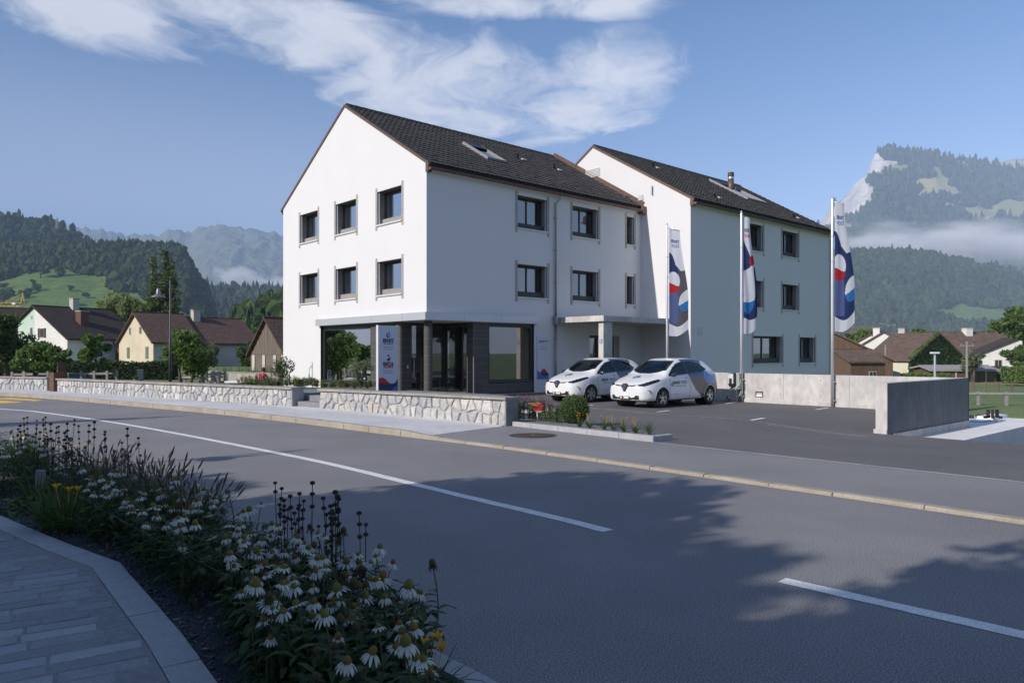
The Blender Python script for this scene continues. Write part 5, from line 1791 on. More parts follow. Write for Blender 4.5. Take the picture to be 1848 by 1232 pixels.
p = at_level(1767, 754, -.35)
t = thing('rubble_pile', 'low pile of dark rubble at the edge of the terrace', 'rubble', p); 
r = random.Random(4); mb = MB()
V0, F0 = ico(1)
for k in range(16):
    s_ = r.uniform(.04, .12); o_ = (r.uniform(-.5, .5), r.uniform(-.2, .2), s_ * .5)
    mb.add([(v[0] * s_ + o_[0], v[1] * s_ + o_[1], v[2] * s_ * .7 + o_[2]) for v in V0 * (1 + .2 * rng.standard_normal((len(V0), 1)))], [list(f) for f in F0])
o = mb.build('rubble', mat('dark_rubble', (.06, .055, .05), rough=.95, var=.3), t)

v_, z_ = on_u(1370.5, 711, WALL_U)
wl = thing('wall_light', 'square lamp with a dark frame let into the concrete wall', 'lamp', UV(WALL_U, v_, z_), ROT_B)
mb = MB(); w_, h_ = .135, .095
mb.box(-.03, .02, -w_, w_, h_ - .03, h_); mb.box(-.03, .02, -w_, w_, -h_, -h_ + .015); mb.box(-.03, .02, -w_, -w_ + .02, -h_, h_); mb.box(-.03, .02, w_ - .02, w_, -h_, h_)
mb.build('frame', mat('lamp_frame', (.09, .09, .095), rough=.5, metal=.4), wl)
mb = MB(); mb.quad((-.012, -w_ + .02, -h_ + .015), (-.012, w_ - .02, -h_ + .015), (.018, w_ - .02, h_ - .03), (.018, -w_ + .02, h_ - .03)); mb.build('diffuser', mat('lamp_white', (.85, .85, .85), rough=.5), wl)

A, B_ = ground(912.8, 767.2, .05), ground(1178.8, 797.1, .045)
d = (B_ - A).normalized(); L_ = (B_ - A).length
pb = thing('parking_bed', None, None, (A.x, A.y, 0), math.atan2(d.y, d.x)); tag(pb, kind='structure')
BW = 1.05
x = 0
n = 5
for k in range(n):
    mb = MB(); mb.box(L_ * k / n + .004, L_ * (k + 1) / n - .004, 0, .11, -.02, .155); mb.build('kerb_stone', M_GRAN, pb, bevel=.008)
mb = MB(); mb.box(L_ - .115, L_ - .002, .114, .62, -.02, .15); mb.build('kerb_stone', M_GRAN, pb, bevel=.008)
mb = MB(); mb.add([(0.02, .11, .0), (L_ - .12, .11, .0), (L_ - .12, .60, .0), (L_ * .5, .98, 0), (0.1, 1.25, .0)] + [(0.02, .11, .125), (L_ - .12, .11, .125), (L_ - .12, .60, .125), (L_ * .5, .98, .125), (0.1, 1.25, .125)],
                  [(5, 6, 7, 8, 9), (0, 1, 6, 5), (1, 2, 7, 6), (2, 3, 8, 7), (3, 4, 9, 8), (4, 0, 5, 9)])
mb.build('gravel_bed', M_GRAVEL, pb)
PB_A, PB_D = A, d
PB_N = Vector((-d.y, d.x, 0))
def pchip(xs, ys, q):
    xs, ys, q = np.array(xs, float), np.array(ys, float), np.asarray(q, float)
    h = np.diff(xs); dl = np.diff(ys) / h
    m = np.zeros(len(xs))
    for i in range(1, len(xs) - 1):
        if dl[i - 1] * dl[i] > 0:
            w1, w2 = 2 * h[i] + h[i - 1], h[i] + 2 * h[i - 1]
            m[i] = (w1 + w2) / (w1 / dl[i - 1] + w2 / dl[i])
    m[0], m[-1] = dl[0], dl[-1]
    k = np.clip(np.searchsorted(xs, q) - 1, 0, len(h) - 1)
    t = (q - xs[k]) / h[k]
    return ((2 * t ** 3 - 3 * t ** 2 + 1) * ys[k] + (t ** 3 - 2 * t ** 2 + t) * h[k] * m[k] + (-2 * t ** 3 + 3 * t ** 2) * ys[k + 1] + (t ** 3 - t ** 2) * h[k] * m[k + 1])


CX = [0.00, 0.05, 0.14, 0.30, 0.55, 0.85, 1.00, 1.25, 1.50, 1.75, 2.10, 2.60, 3.10, 3.40, 3.58, 3.75, 3.92, 4.03, 4.08]
C_ZT = [0.690, 0.735, 0.790, 0.855, 0.935, 1.015, 1.060, 1.225, 1.375, 1.490, 1.555, 1.560, 1.535, 1.500, 1.450, 1.330, 1.140, 0.990, 0.860]
C_ZB = [0.330, 0.250, 0.215, 0.200, 0.190, 0.185, 0.185, 0.185, 0.185, 0.185, 0.185, 0.185, 0.190, 0.200, 0.220, 0.240, 0.270, 0.310, 0.380]
C_WM = [0.420, 0.600, 0.715, 0.800, 0.850, 0.868, 0.866, 0.862, 0.860, 0.860, 0.862, 0.868, 0.878, 0.880, 0.872, 0.850, 0.805, 0.735, 0.620]
C_ZS = [0.640, 0.690, 0.725, 0.770, 0.835, 0.905, 0.930, 0.960, 0.985, 1.005, 1.030, 1.065, 1.105, 1.130, 1.135, 1.100, 1.020, 0.920, 0.800]
C_WS = [0.400, 0.560, 0.665, 0.745, 0.800, 0.825, 0.826, 0.826, 0.826, 0.826, 0.828, 0.832, 0.832, 0.825, 0.808, 0.780, 0.735, 0.670, 0.560]
C_WR = [0.300, 0.420, 0.500, 0.580, 0.660, 0.720, 0.735, 0.700, 0.660, 0.625, 0.605, 0.595, 0.580, 0.565, 0.560, 0.570, 0.580, 0.560, 0.460]
C_DR = [0.020, 0.022, 0.030, 0.040, 0.050, 0.060, 0.070, 0.085, 0.085, 0.075, 0.065, 0.062, 0.062, 0.065, 0.070, 0.070, 0.060, 0.050, 0.040]


def bspline(P, n):
    """clamped cubic B-spline through the control polygon P (k, m, 2) sampled n times along axis 1"""
    k = P.shape[1]
    kn = np.concatenate([[0] * 3, np.linspace(0, 1, k - 2), [1] * 3])
    t = np.linspace(0, 1 - 1e-9, n)
    B = np.zeros((n, k + 3))
    for i in range(k + 3): B[:, i] = (t >= kn[i]) & (t < kn[i + 1])
    for d in range(1, 4):
        Bn = np.zeros_like(B)
        for i in range(k + 3 - d):
            a = (t - kn[i]) / (kn[i + d] - kn[i]) * B[:, i] if kn[i + d] > kn[i] else 0
            b = (kn[i + d + 1] - t) / (kn[i + d + 1] - kn[i + 1]) * B[:, i + 1] if i + d + 1 < len(kn) and kn[i + d + 1] > kn[i + 1] else 0
            Bn[:, i] = a + b
        B = Bn
    return np.einsum('nk,xkc->xnc', B[:, :k], P)


NXC, NTC = 200, 76
xq = np.concatenate([np.linspace(0, .3, 40)[:-1], np.linspace(.3, 3.7, NXC - 80), np.linspace(3.7, 4.08, 42)[1:]])
_f = lambda c: pchip(CX, c, xq)
zt, zb, wm, zs, ws, wr, dr = map(_f, (C_ZT, C_ZB, C_WM, C_ZS, C_WS, C_WR, C_DR))
zm = np.minimum(0.56, zs - .07)
SEC = np.stack([np.stack([wm * 0, zb], -1), np.stack([wm * .80, zb], -1), np.stack([wm * .97, zb + .03], -1), np.stack([wm * .995, (zb + zm) / 2], -1), np.stack([wm, zm], -1), np.stack([(wm * .45 + ws * .55) + .004, zs - .10], -1),
                np.stack([ws, zs - .012], -1), np.stack([ws - .012, zs + .012], -1), np.stack([ws * .5 + wr * .5, (zs + zt - dr) / 2 + .01], -1), np.stack([wr + .01, zt - dr], -1), np.stack([wr * .86, zt - dr * .28], -1), np.stack([wr * .5, zt], -1), np.stack([wr * 0, zt], -1)], 1)
CURVE = bspline(SEC, NTC)                         # (x, t, (y, z))


def surf_y(x, z):
    i = int(np.clip(np.searchsorted(xq, x), 0, len(xq) - 1))
    y_, z_ = CURVE[i, :, 0], CURVE[i, :, 1]
    k = int(NTC * .14)
    return float(np.interp(z, z_[k:], y_[k:]))


def surf_z(x, y):
    i = int(np.clip(np.searchsorted(xq, x), 0, len(xq) - 1))
    y_, z_ = CURVE[i, :, 0], CURVE[i, :, 1]
    k = NTC // 2
    return float(np.interp(-abs(y), -y_[k:], z_[k:]))


def car_paint(name, col, coat=0.6, rough=0.28):
    m = bpy.data.materials.new(name); m.use_nodes = True
    nt = m.node_tree; b = nt.nodes['Principled BSDF']
    b.inputs['Base Color'].default_value = (*col, 1); b.inputs['Roughness'].default_value = rough; b.inputs['Coat Weight'].default_value = coat; b.inputs['Coat Roughness'].default_value = .04
    g = nt.nodes.new('ShaderNodeNewGeometry'); mx = nt.nodes.new('ShaderNodeMix'); mx.data_type = 'RGBA'
    mx.inputs[6].default_value = (*col, 1); mx.inputs[7].default_value = (.03, .03, .032, 1)
    nt.links.new(g.outputs['Backfacing'], mx.inputs['Factor']); nt.links.new(mx.outputs[2], b.inputs['Base Color'])
    return m


M_CW = car_paint('car_white', (0.74, 0.745, 0.75)); M_CN = car_paint('wrap_navy', (0.018, 0.034, 0.105)); M_CS = car_paint('wrap_slate', (0.042, 0.042, 0.056)); M_CB = car_paint('wrap_blue', (0.055, 0.21, 0.56))
M_CBLK = mat('car_black_trim', (0.018, 0.018, 0.019), rough=0.5)
M_TYRE = mat('tyre_rubber', (0.022, 0.022, 0.022), rough=0.85)
M_CGL = glass_mat('car_glass', (0.42, 0.50, 0.48), 1.5, 1.5)
M_CGD = glass_mat('car_glass_dark', (0.10, 0.12, 0.13), 1.5, 1.5)
M_CGN = glass_mat('car_glass_film', (0.05, 0.07, 0.11), 1.5, 1.6)
M_LAMP = glass_mat('headlight_cover', (0.85, 0.9, 0.95), 1.5, 1.2)
M_LINN = mat('headlight_inner', (0.05, 0.07, 0.11), rough=0.2, metal=0.6)
M_CHR = mat('chrome', (0.75, 0.76, 0.78), rough=0.12, metal=1.0)
M_RIMA = mat('alloy_silver', (0.55, 0.55, 0.56), rough=0.3, metal=0.8)
M_SEAT = mat('seat_cloth', (0.035, 0.036, 0.04), rough=0.9)
M_BELT = mat('trim_pale', (0.42, 0.43, 0.42), rough=0.8)

SIDE_F = [(1.18, .985), (1.27, 1.075), (1.50, 1.24), (1.72, 1.365), (1.95, 1.425), (2.16, 1.445), (2.20, 1.05), (1.8, 1.02), (1.4, 1.0)]
SIDE_R = [(2.235, 1.055), (2.215, 1.445), (2.55, 1.445), (2.90, 1.415), (3.06, 1.375), (3.30, 1.195), (3.26, 1.165), (2.9, 1.115), (2.5, 1.075)]


def ppoly(x, z, poly): return in_poly(x, z, poly)


def build_car(label, alloy, loc, plate):
    t = thing('electric_car', label, 'car', loc, ROT_B, 'white electric cars in the car park')
    nx = len(xq)
    Vs = []
    for s_ in (-1, 1):
        Y = CURVE[:, :, 0] * s_
        Vs.append(np.stack([np.repeat(xq[:, None], NTC, 1), Y, CURVE[:, :, 1]], -1))
    ix = np.arange(nx * NTC).reshape(nx, NTC)
    parts = {}
    arches = []
    for s_, G in zip((-1, 1), Vs):
        Vf = G.reshape(-1, 3)
        q = np.stack([ix[:-1, :-1], ix[1:, :-1], ix[1:, 1:], ix[:-1, 1:]], -1).reshape(-1, 4)
        if s_ > 0: q = q[:, ::-1]
        C = Vf[q].mean(1); x, y, z = C[:, 0], np.abs(C[:, 1]), C[:, 2]
        T = np.repeat(np.arange(NTC - 1)[None], nx - 1, 0).reshape(-1) / (NTC - 1)
        nrm = np.cross(Vf[q[:, 1]] - Vf[q[:, 0]], Vf[q[:, 3]] - Vf[q[:, 0]]); nrm /= np.linalg.norm(nrm, axis=1)[:, None] + 1e-9
        side = (np.abs(nrm[:, 1]) > .35)
        cls = np.zeros(len(q), int)                # 0 white
        bnd = np.interp(z, [.18, .35, .50, .70, .95, 1.05, 1.45, 1.56], [3.02, 2.86, 2.62, 2.44, 2.27, 2.20, 2.06, 2.02])
        film = (x > bnd) & (x < 3.98) & side & (z > .2)
        cls[film] = np.where(z[film] > .93, 1, 2)
        bl = ((x - 3.52) / .46) ** 2 + ((z - .98) / .30) ** 2 < 1
        cls[film & bl] = 3
        wh = (((x - 3.56) / .42) ** 2 + ((z - 1.30) / .29) ** 2 < 1) | (x > 3.72) & (z > 1.0)
        cls[film & wh] = 0
        edge = (T > .70) & (T < .83) & (x > 2.06) & (x < 3.05)
        cls[edge] = 1
        cls[(z < .235) & (T < .5)] = 9              # black sill and chin
        wheel = (((x - .84) ** 2 + (z - .31) ** 2 < .355 ** 2) | ((x - 3.428) ** 2 + (z - .31) ** 2 < .355 ** 2)) & (y > .5)
        gf = ppoly(x, z, SIDE_F) & (y > .55) & (T < .80); gr = ppoly(x, z, SIDE_R) & (y > .55) & (T < .80)
        cow = 1.00 + .22 * (y / .62) ** 2; hed = 1.735 + .10 * (y / .60) ** 2
        ws_ = (T > .745) & (x > cow) & (x < hed) & (y < np.interp(x, [1.0, 1.35, 1.8], [.70, .64, .575]))
        rw = (T > .72) & (x > 3.60) & (x < 3.90) & (y < .52)
        hl = (x > .045) & (x < .74) & (z > .655 + .265 * x + .02 * (x < .1)) & (z < .705 + .40 * x - .17 * x * x) & (y > .26) & (T > .40) & (T < .80)
        bar = (x < .28) & (z > .665 + .02 * (y / .3)) & (z < .705 + .02 * (y / .3)) & (y <= .40) & ~hl
        low = (x < .30) & (z > .275) & (z < .405) & (y < .54) & (T < .62) & (np.abs(nrm[:, 0]) > .25)
        names = np.full(len(q), 'body', dtype=object)
        names[wheel] = ''
        names[gf] = 'front_side_window'; names[gr] = 'rear_side_window'; names[ws_] = 'windscreen'; names[rw] = 'rear_window'
        names[hl] = 'headlight'; names[bar] = 'nose_strip'; names[low] = 'lower_grille'
        for nm in set(names):
            if not nm: continue
            k = names == nm
            key = nm if nm in ('body', 'windscreen', 'rear_window', 'lower_grille', 'nose_strip') else (nm, s_)
            off = 0 if key not in parts else len(parts[key][0])
            if key not in parts: parts[key] = [np.zeros((0, 3)), np.zeros((0, 4), int), np.zeros(0, int)]
            use = np.unique(q[k]); rm = np.full(len(Vf), -1); rm[use] = np.arange(len(use))
            P = parts[key]
            parts[key] = [np.vstack([P[0], Vf[use]]), np.vstack([P[1], rm[q[k]] + len(P[0])]), np.concatenate([P[2], cls[k]])]
    mats_ = [M_CW, M_CN, M_CS, M_CB, M_CW, M_CW, M_CW, M_CW, M_CW, M_CBLK]
    for i_, fl in ((0, False), (nx - 1, True)):
        ring = [tuple(Vs[0][i_, j]) for j in range(NTC)] + [tuple(Vs[1][i_, j]) for j in range(NTC - 1, -1, -1)]
        mb = MB(); mb.sm = False
        zc_ = sum(p[2] for p in ring) / len(ring)
        vs = ring + [(ring[0][0] + (.012 if fl else -.012), 0, zc_)]
        n = len(ring)
        mb.add(vs, [((i, (i + 1) % n, n) if not fl else ((i + 1) % n, i, n)) for i in range(n)])
        mb.sm = True
        o = mb.build('front_bumper' if i_ == 0 else 'tail_panel', M_CW, t, smooth=True)
    done = {}
    for key, (Vp, Fp, cp) in parts.items():
        nm = key if isinstance(key, str) else key[0]
        mm = {'body': mats_, 'windscreen': M_CGL, 'rear_window': M_CGN, 'front_side_window': M_CGD, 'rear_side_window': M_CGN, 'headlight': M_LAMP, 'nose_strip': M_CBLK, 'lower_grille': M_CBLK}[nm]
        o = np_mesh(nm, Vp, Fp, mm, t, smooth=True, mat_idx=cp if nm == 'body' else None)
        done[key] = o
        if nm == 'headlight':
            n_ = np.array([0.0, 0, 0])
            Vi = Vp.copy(); Vi[:, 0] += .03; Vi[:, 1] *= .965; Vi[:, 2] -= .012
            np_mesh('reflector', Vi, Fp, M_LINN, o, smooth=True)
            s_ = key[1]
            mb = MB(); mb.sm = True
            for xx, rr in ((.22, .035), (.36, .045), (.50, .035)):
                yy = surf_y(xx, .72 + .31 * xx) - .03
                mb.lathe([(rr, 0), (rr * .7, .012), (.002, .015)], 12, (xx - .01, s_ * yy * .99, .705 + .30 * xx), axis='x' if False else 'z')
            mb.build('lens', M_CHR, o)
    mb = MB(); mb.box(.35, 3.85, -.62, .62, .19, .24)
    for xw in (.84, 3.428):
        for s_ in (-1, 1):
            mb.lathe([(.35, s_ * .45), (.35, s_ * .80)], 24, (xw, 0, .31), axis='y', cap=False)
            mb.lathe([(.35, s_ * .45), (.001, s_ * .45)], 24, (xw, 0, .31), axis='y', cap=False)
    mb.build('underbody', M_CBLK, t)
    for xw in (.84, 3.428):
        for s_ in (-1, 1):
            path = []
            for k in range(25):
                a_ = R(-18 + 216 * k / 24)
                x_, z_ = xw + .352 * math.cos(a_), .31 + .352 * math.sin(a_)
                if z_ < .22: continue
                path.append((x_, s_ * (surf_y(x_, z_) - .012), z_))
            mb = MB(); mb.sm = True; mb.tube(path, .017, 6); mb.build('wheel_arch', M_CW if True else M_CBLK, t)
    for xw in (.84, 3.428):
        for s_ in (-1, 1):
            mb = MB(); mb.sm = True
            mb.lathe([(.20, -.09), (.285, -.098), (.306, -.075), (.310, 0), (.306, .075), (.285, .098), (.20, .09)], 40, (0, 0, 0), axis='y', cap=False)
            w_ = mb.build('wheel', M_TYRE, t, loc=(xw, s_ * .755, .310))
            mb = MB(); mb.sm = True
            o_ = s_ * .092
            mb.lathe([(.225, o_ * .4), (.222, o_), (.205, o_ * .97), (.200, o_ * .2)], 40, axis='y', cap=False)
            mb.build('rim', M_RIMA, w_)
            mb = MB(); mb.lathe([(.20, o_ * .35), (.001, o_ * .35)], 32, axis='y', cap=False); mb.build('brake_disc', M_CBLK, w_)
            for k in range(5 if alloy else 6):
                a_ = 2 * math.pi * k / (5 if alloy else 6) + .3
                mb = MB()
                if alloy:
                    for da in (-.20, .20):
                        d1 = Vector((math.cos(a_ + da * .55), 0, math.sin(a_ + da * .55))); d2 = Vector((math.cos(a_ + da), 0, math.sin(a_ + da)))
                        mb.beam(d1 * .04 + Vector((0, o_ * .80, 0)), d2 * .205 + Vector((0, o_ * .95, 0)), .022, .022, (0, 1, 0))
                else:
                    d1 = Vector((math.cos(a_), 0, math.sin(a_)))
                    p_ = Vector((-d1.z, 0, d1.x)); y_ = Vector((0, o_ * .9, 0))
                    mb.extrude([d1 * .03 + p_ * .03 + y_, d1 * .205 + p_ * .075 + y_, d1 * .205 - p_ * .02 + y_, d1 * .03 - p_ * .03 + y_], (0, s_ * .012, 0))
                mb.build('spoke', M_RIMA, w_)
            mb = MB(); mb.sm = False; mb.lathe([(.055, o_ * .7), (.05, o_ * .93), (.001, o_ * .95)], 16, axis='y'); mb.build('hub_cap', M_RIMA, w_)
    for s_ in (-1, 1):
        yb = surf_y(1.30, 1.0)
        mb = MB(); mb.sm = True
        pr = []
        for k in range(9):
            q = k / 8; pr.append((1.30 + .02 * q, s_ * (yb - .02 + .235 * q), 1.02 + .035 * q))
        mb.tube(pr, [.02, .03, .05, .068, .075, .075, .07, .058, .02], 10, flat=.8); mb.build('mirror', mat('gloss_black', (.012, .012, .013), rough=.12, coat=1.0), t)
        mb = MB(); mb.sm = True; x_ = 2.10; y_ = surf_y(x_, .93)
        mb.tube([(x_ - .10, s_ * (y_ + .004), .925), (x_ - .06, s_ * (y_ + .03), .93), (x_ + .06, s_ * (y_ + .03), .935), (x_ + .09, s_ * (y_ + .004), .935)], .014, 6, flat=1.5); mb.build('handle', M_CHR if s_ < 0 else M_CW, t)
        for path in ([(1.22, .30), (1.20, .45), (1.19, .70), (1.20, .95)], [(2.24, .26), (2.30, .55), (2.27, .80), (2.225, 1.05)], [(1.24, .275), (1.8, .265), (2.24, .26)], [(2.26, .27), (2.90, .30), (3.02, .52), (3.13, .70), (3.2, 1.0), (3.28, 1.16)]):
            pp_ = []
            for (xa, za), (xb, zb_) in zip(path[:-1], path[1:]):
                for k in range(7): pp_.append((xa + (xb - xa) * k / 7, za + (zb_ - za) * k / 7))
            mb = MB(); mb.tube([(x_, s_ * (surf_y(x_, z_) + .0005), z_) for x_, z_ in pp_], .0045, 4); mb.build('door_gap', M_CBLK, t)
        mb = MB(); pts = [(1.30, .992), (1.6, 1.008), (1.9, 1.024), (2.2, 1.043)]
        mb.tube([(x_, s_ * (surf_y(x_, z_) + .004), z_) for x_, z_ in pts], .010, 5); mb.build('waist_strip', M_CHR, t)
        mb = MB(); pts = [(2.16, 1.452), (2.19, 1.25), (2.215, 1.05)]
        mb.tube([(x_, s_ * (surf_y(x_, z_) + .003), z_) for x_, z_ in pts], .012, 5); mb.build('window_post', M_CBLK, t)
        mb = MB(); mb.sm = False; mb.extrude([Vector((.17, s_ * (surf_y(.17, .56) - .006), .575)), Vector((.26, s_ * (surf_y(.26, .56) - .002), .57)), Vector((.29, s_ * (surf_y(.29, .52) + .001), .53)), Vector((.29, s_ * (surf_y(.29, .45) + .001), .45)), Vector((.25, s_ * (surf_y(.25, .55) - .003), .545))], (-.004, s_ * .012, 0)); mb.build('day_light', mat('day_light_trim', (.10, .10, .105), rough=.3, metal=.5), t)
    em = Vector((-.030, 0, .66))
    mb = MB(); mb.extrude([em + Vector((0, -.155, .035)), em + Vector((.0, -.10, -.01)), em + Vector((0, -.035, -.135)), em + Vector((0, .035, -.135)), em + Vector((0, .10, -.01)), em + Vector((0, .155, .035)), em + Vector((.03, .06, .115)), em + Vector((.03, -.06, .115))], (.035, 0, 0)); bd = mb.build('emblem_shield', M_CBLK, t)
    mb = MB()                                       # upright diamond, hollow
    e2 = Vector((-.040, 0, .665))
    for k in range(4):
        c_ = [Vector((0, 0, .105)), Vector((0, .072, 0)), Vector((0, 0, -.105)), Vector((0, -.072, 0))]
        a_, b_ = c_[k], c_[(k + 1) % 4]
        mb.add([e2 + a_, e2 + b_, e2 + b_ * .48, e2 + a_ * .48, e2 + a_ * .75 + Vector((-.012, 0, 0)), e2 + b_ * .75 + Vector((-.012, 0, 0))], [(0, 1, 5, 4), (4, 5, 2, 3)])
    mb.build('emblem', M_CHR, bd)
    mb = MB(); mb.box(-.030, -.014, -.20, .20, .285, .375); npl = mb.build('number_plate', mat('plate_black', (.012, .012, .012), rough=.4), t)
    put_text('plate_lettering', plate[0], .085, M_PW, npl, (-.0315, .128, .33), (0, -1, 0), (0, 0, 1), .004)
    put_text('plate_lettering', plate[1], .085, M_PW, npl, (-.0315, -.078, .33), (0, -1, 0), (0, 0, 1), .004, spacing=.9)
    mb = MB(); mb.add([(-.0318, .055, .365), (-.0318, .02, .365), (-.0318, .02, .325), (-.0318, .0375, .30), (-.0318, .055, .325)], [(0, 1, 2, 3, 4)]); mb.build('plate_crest', mat('crest_orange', (.65, .18, .04), rough=.5), npl)
    hp = lambda x, y, k=0: ((.62 - y * .9), x, surf_z(.62 - y * .9, x) + .006 + .002 * k)
    drop_logo(t, .02, -.02, .125, 0, 0, mapping=hp)
    yv = lambda p: Vector((p.x, -(surf_y(p.x, p.z) + .005), p.z))
    put_text('door_lettering', 'ERNST', .125, M_PSLATE, t, (1.56, -1, .775), (1, 0, 0), (0, 0, 1), .006, wrap=yv, spacing=.92)
    put_text('door_lettering', 'VOGT', .125, mat('print_sky', (.10, .20, .40), rough=.5), t, (1.955, -1, .782), (1, 0, 0), (0, 0, 1), .003, wrap=yv, spacing=.92)
    put_text('door_lettering', 'HEIZUNG LUEFTUNG SANITAER', .043, M_PSLATE, t, (1.755, -1, .675), (1, 0, 0), (0, 0, 1), .0005, wrap=yv, spacing=.95)
    put_text('door_lettering', 'www.evogt.li', .043, M_PGREY, t, (1.55, -1, .42), (1, 0, 0), (0, 0, 1), 0, wrap=yv)
    lx = 1.325 if alloy else 2.20
    drop_logo(t, lx, .725, .062, 0, 0, mapping=lambda x, z, k=0: (x, -(surf_y(x, z) + .005 + .002 * k), z))
    for s_ in (-1, 1):
        mb = MB(); mb.box(1.75, 2.25, s_ * .36 - .23, s_ * .36 + .23, .35, .62); mb.obox((2.28, s_ * .36, .90), (1, 0, .25), (0, 1, 0), (-.25, 0, 1), .07, .22, .32); mb.obox((2.36, s_ * .36, 1.27), (1, 0, .2), (0, 1, 0), (-.2, 0, 1), .045, .12, .09)
        mb.build('seat', M_SEAT, t, bevel=.03)
    mb = MB(); mb.box(2.75, 3.2, -.62, .62, .35, .62); mb.obox((3.25, 0, .88), (1, 0, .25), (0, 1, 0), (-.25, 0, 1), .07, .62, .30); mb.build('rear_seat', M_SEAT, t, bevel=.03)
    mb = MB(); mb.extrude([Vector((1.05, -.70, .75)), Vector((1.05, -.70, 1.0)), Vector((1.45, -.70, .99)), Vector((1.60, -.70, .88)), Vector((1.55, -.70, .70))], (0, 1.40, 0)); mb.build('dashboard', mat('dash', (.055, .055, .055), rough=.8), t)
    mb = MB(); mb.sm = True
    mb.tube([(1.68 + .07 * math.sin(a_), .36 + .18 * math.cos(a_), .95 + .17 * math.sin(a_)) for a_ in np.linspace(0, 2 * math.pi, 25)], .014, 6, cap=False); mb.build('steering_wheel', M_CBLK, t)
    mb = MB(); mb.box(1.66, 1.70, -.11, .11, 1.36, 1.42); mb.build('inner_mirror', M_CBLK, t)
    mb = MB(); mb.tube([(1.06, .1, 1.085), (1.10, -.45, 1.115)], .008, 4); mb.tube([(1.10, .55, 1.12), (1.08, .05, 1.098)], .008, 4); mb.build('wiper', M_CBLK, t)
    mb = MB(); mb.tube([(2.95, 0, 1.53), (3.10, 0, 1.66)], .006, 4); mb.build('aerial', M_CBLK, t)
    mb = MB(); mb.box(3.80, 3.95, -.74, -.60, .80, .98); mb.box(3.80, 3.95, .60, .74, .80, .98); tl = mb.build('tail_light', mat('tail_red', (.30, .04, .05), rough=.25), t)
    return t


def car_loc(fu, cv): 
    p = UV(fu, cv); return (p.x, p.y, .034)


build_car('white electric car with dark multi-spoke wheels parked next to the charging post', True, car_loc(18.36, -15.13), ('FL', '38980'))
build_car('white electric car with silver wheels parked nearer the concrete canopy', False, car_loc(18.60, -18.36), ('FL', '39098'))
M_POLE = mat('pole_aluminium', (0.70, 0.70, 0.71), rough=0.35, metal=0.6)
def cloth(name, col):
    m = leaf_mat(name, col, col, trans=0.45, rough=0.8); return m


M_FW = cloth('flag_white', (0.62, 0.63, 0.68)); M_FN = cloth('flag_navy', (0.020, 0.036, 0.120)); M_FS = cloth('flag_slate', (0.085, 0.085, 0.10)); M_FR = cloth('flag_red', (0.40, 0.022, 0.035)); M_FB = cloth('flag_blue', (0.030, 0.16, 0.42)); M_FL = cloth('flag_lilac', (0.085, 0.11, 0.25))
M_FC = cloth('flag_coral', (0.42, 0.12, 0.10))
FM = [M_FW, M_FN, M_FS, M_FR, M_FB, M_FL, M_FC]


def paint_navy(a, b):
    c = paint_ernst(a, b)
    return np.where(c == 2, 1, c)


def paint_ernst(a, b):
    c = np.ones(a.shape, int)
    edge = .225 + .10 * np.clip(a / .45, 0, 1) ** 2 + .075 * np.clip((a - .40) / .35, 0, 1)
    c[(a > .58) & (b > .30)] = 2
    c[(a < .62) & (b > .52)] = 2
    c[(a < .50) & (b > .60) & (b < .88)] = 5
    c[b < edge] = 0
    d = ((a - .28) / .36) ** 2 + ((b - .485) / .085) ** 2 < 1
    c[d] = 0
    d2 = ((a - .18) / .46) ** 2 + ((b - .52) / .085) ** 2 < 1
    c[d2 & (b > .505 + .06 * a) & (a < .55)] = 3
    e = ((a - .92) / .40) ** 2 + ((b - .70) / .10) ** 2 < 1
    c[e] = np.where(b[e] < .705 + .03 * (1 - a[e]), 0, 4)
    c[b > .885 + .03 * np.sin(a * 2.6)] = 0
    return c


def paint_insta(a, b):
    c = np.zeros(a.shape, int)
    c[(b > .20 + .30 * a ** 1.5) & (b < .46 - .10 * a ** 2)] = 1
    c[((a - .80) / .30) ** 2 + ((b - .385) / .045) ** 2 < 1] = 3
    c[(a > .80 - .1 * (b - .5)) & (b > .45)] = 1
    c[(b > .73) & (b < .80)] = np.where(((a - .30) / .45) ** 2 + ((b - .73) / .10) ** 2 < 1, 4, 1)[(b > .73) & (b < .80)]
    c[(b >= .80) & (b < .90)] = np.where((((a - .30) / .45) ** 2 + ((b - .73) / .10) ** 2 < 1)[(b >= .80) & (b < .90)], 4, 1)
    c[b > .885 + .05 * (a - .5)] = 0
    return c


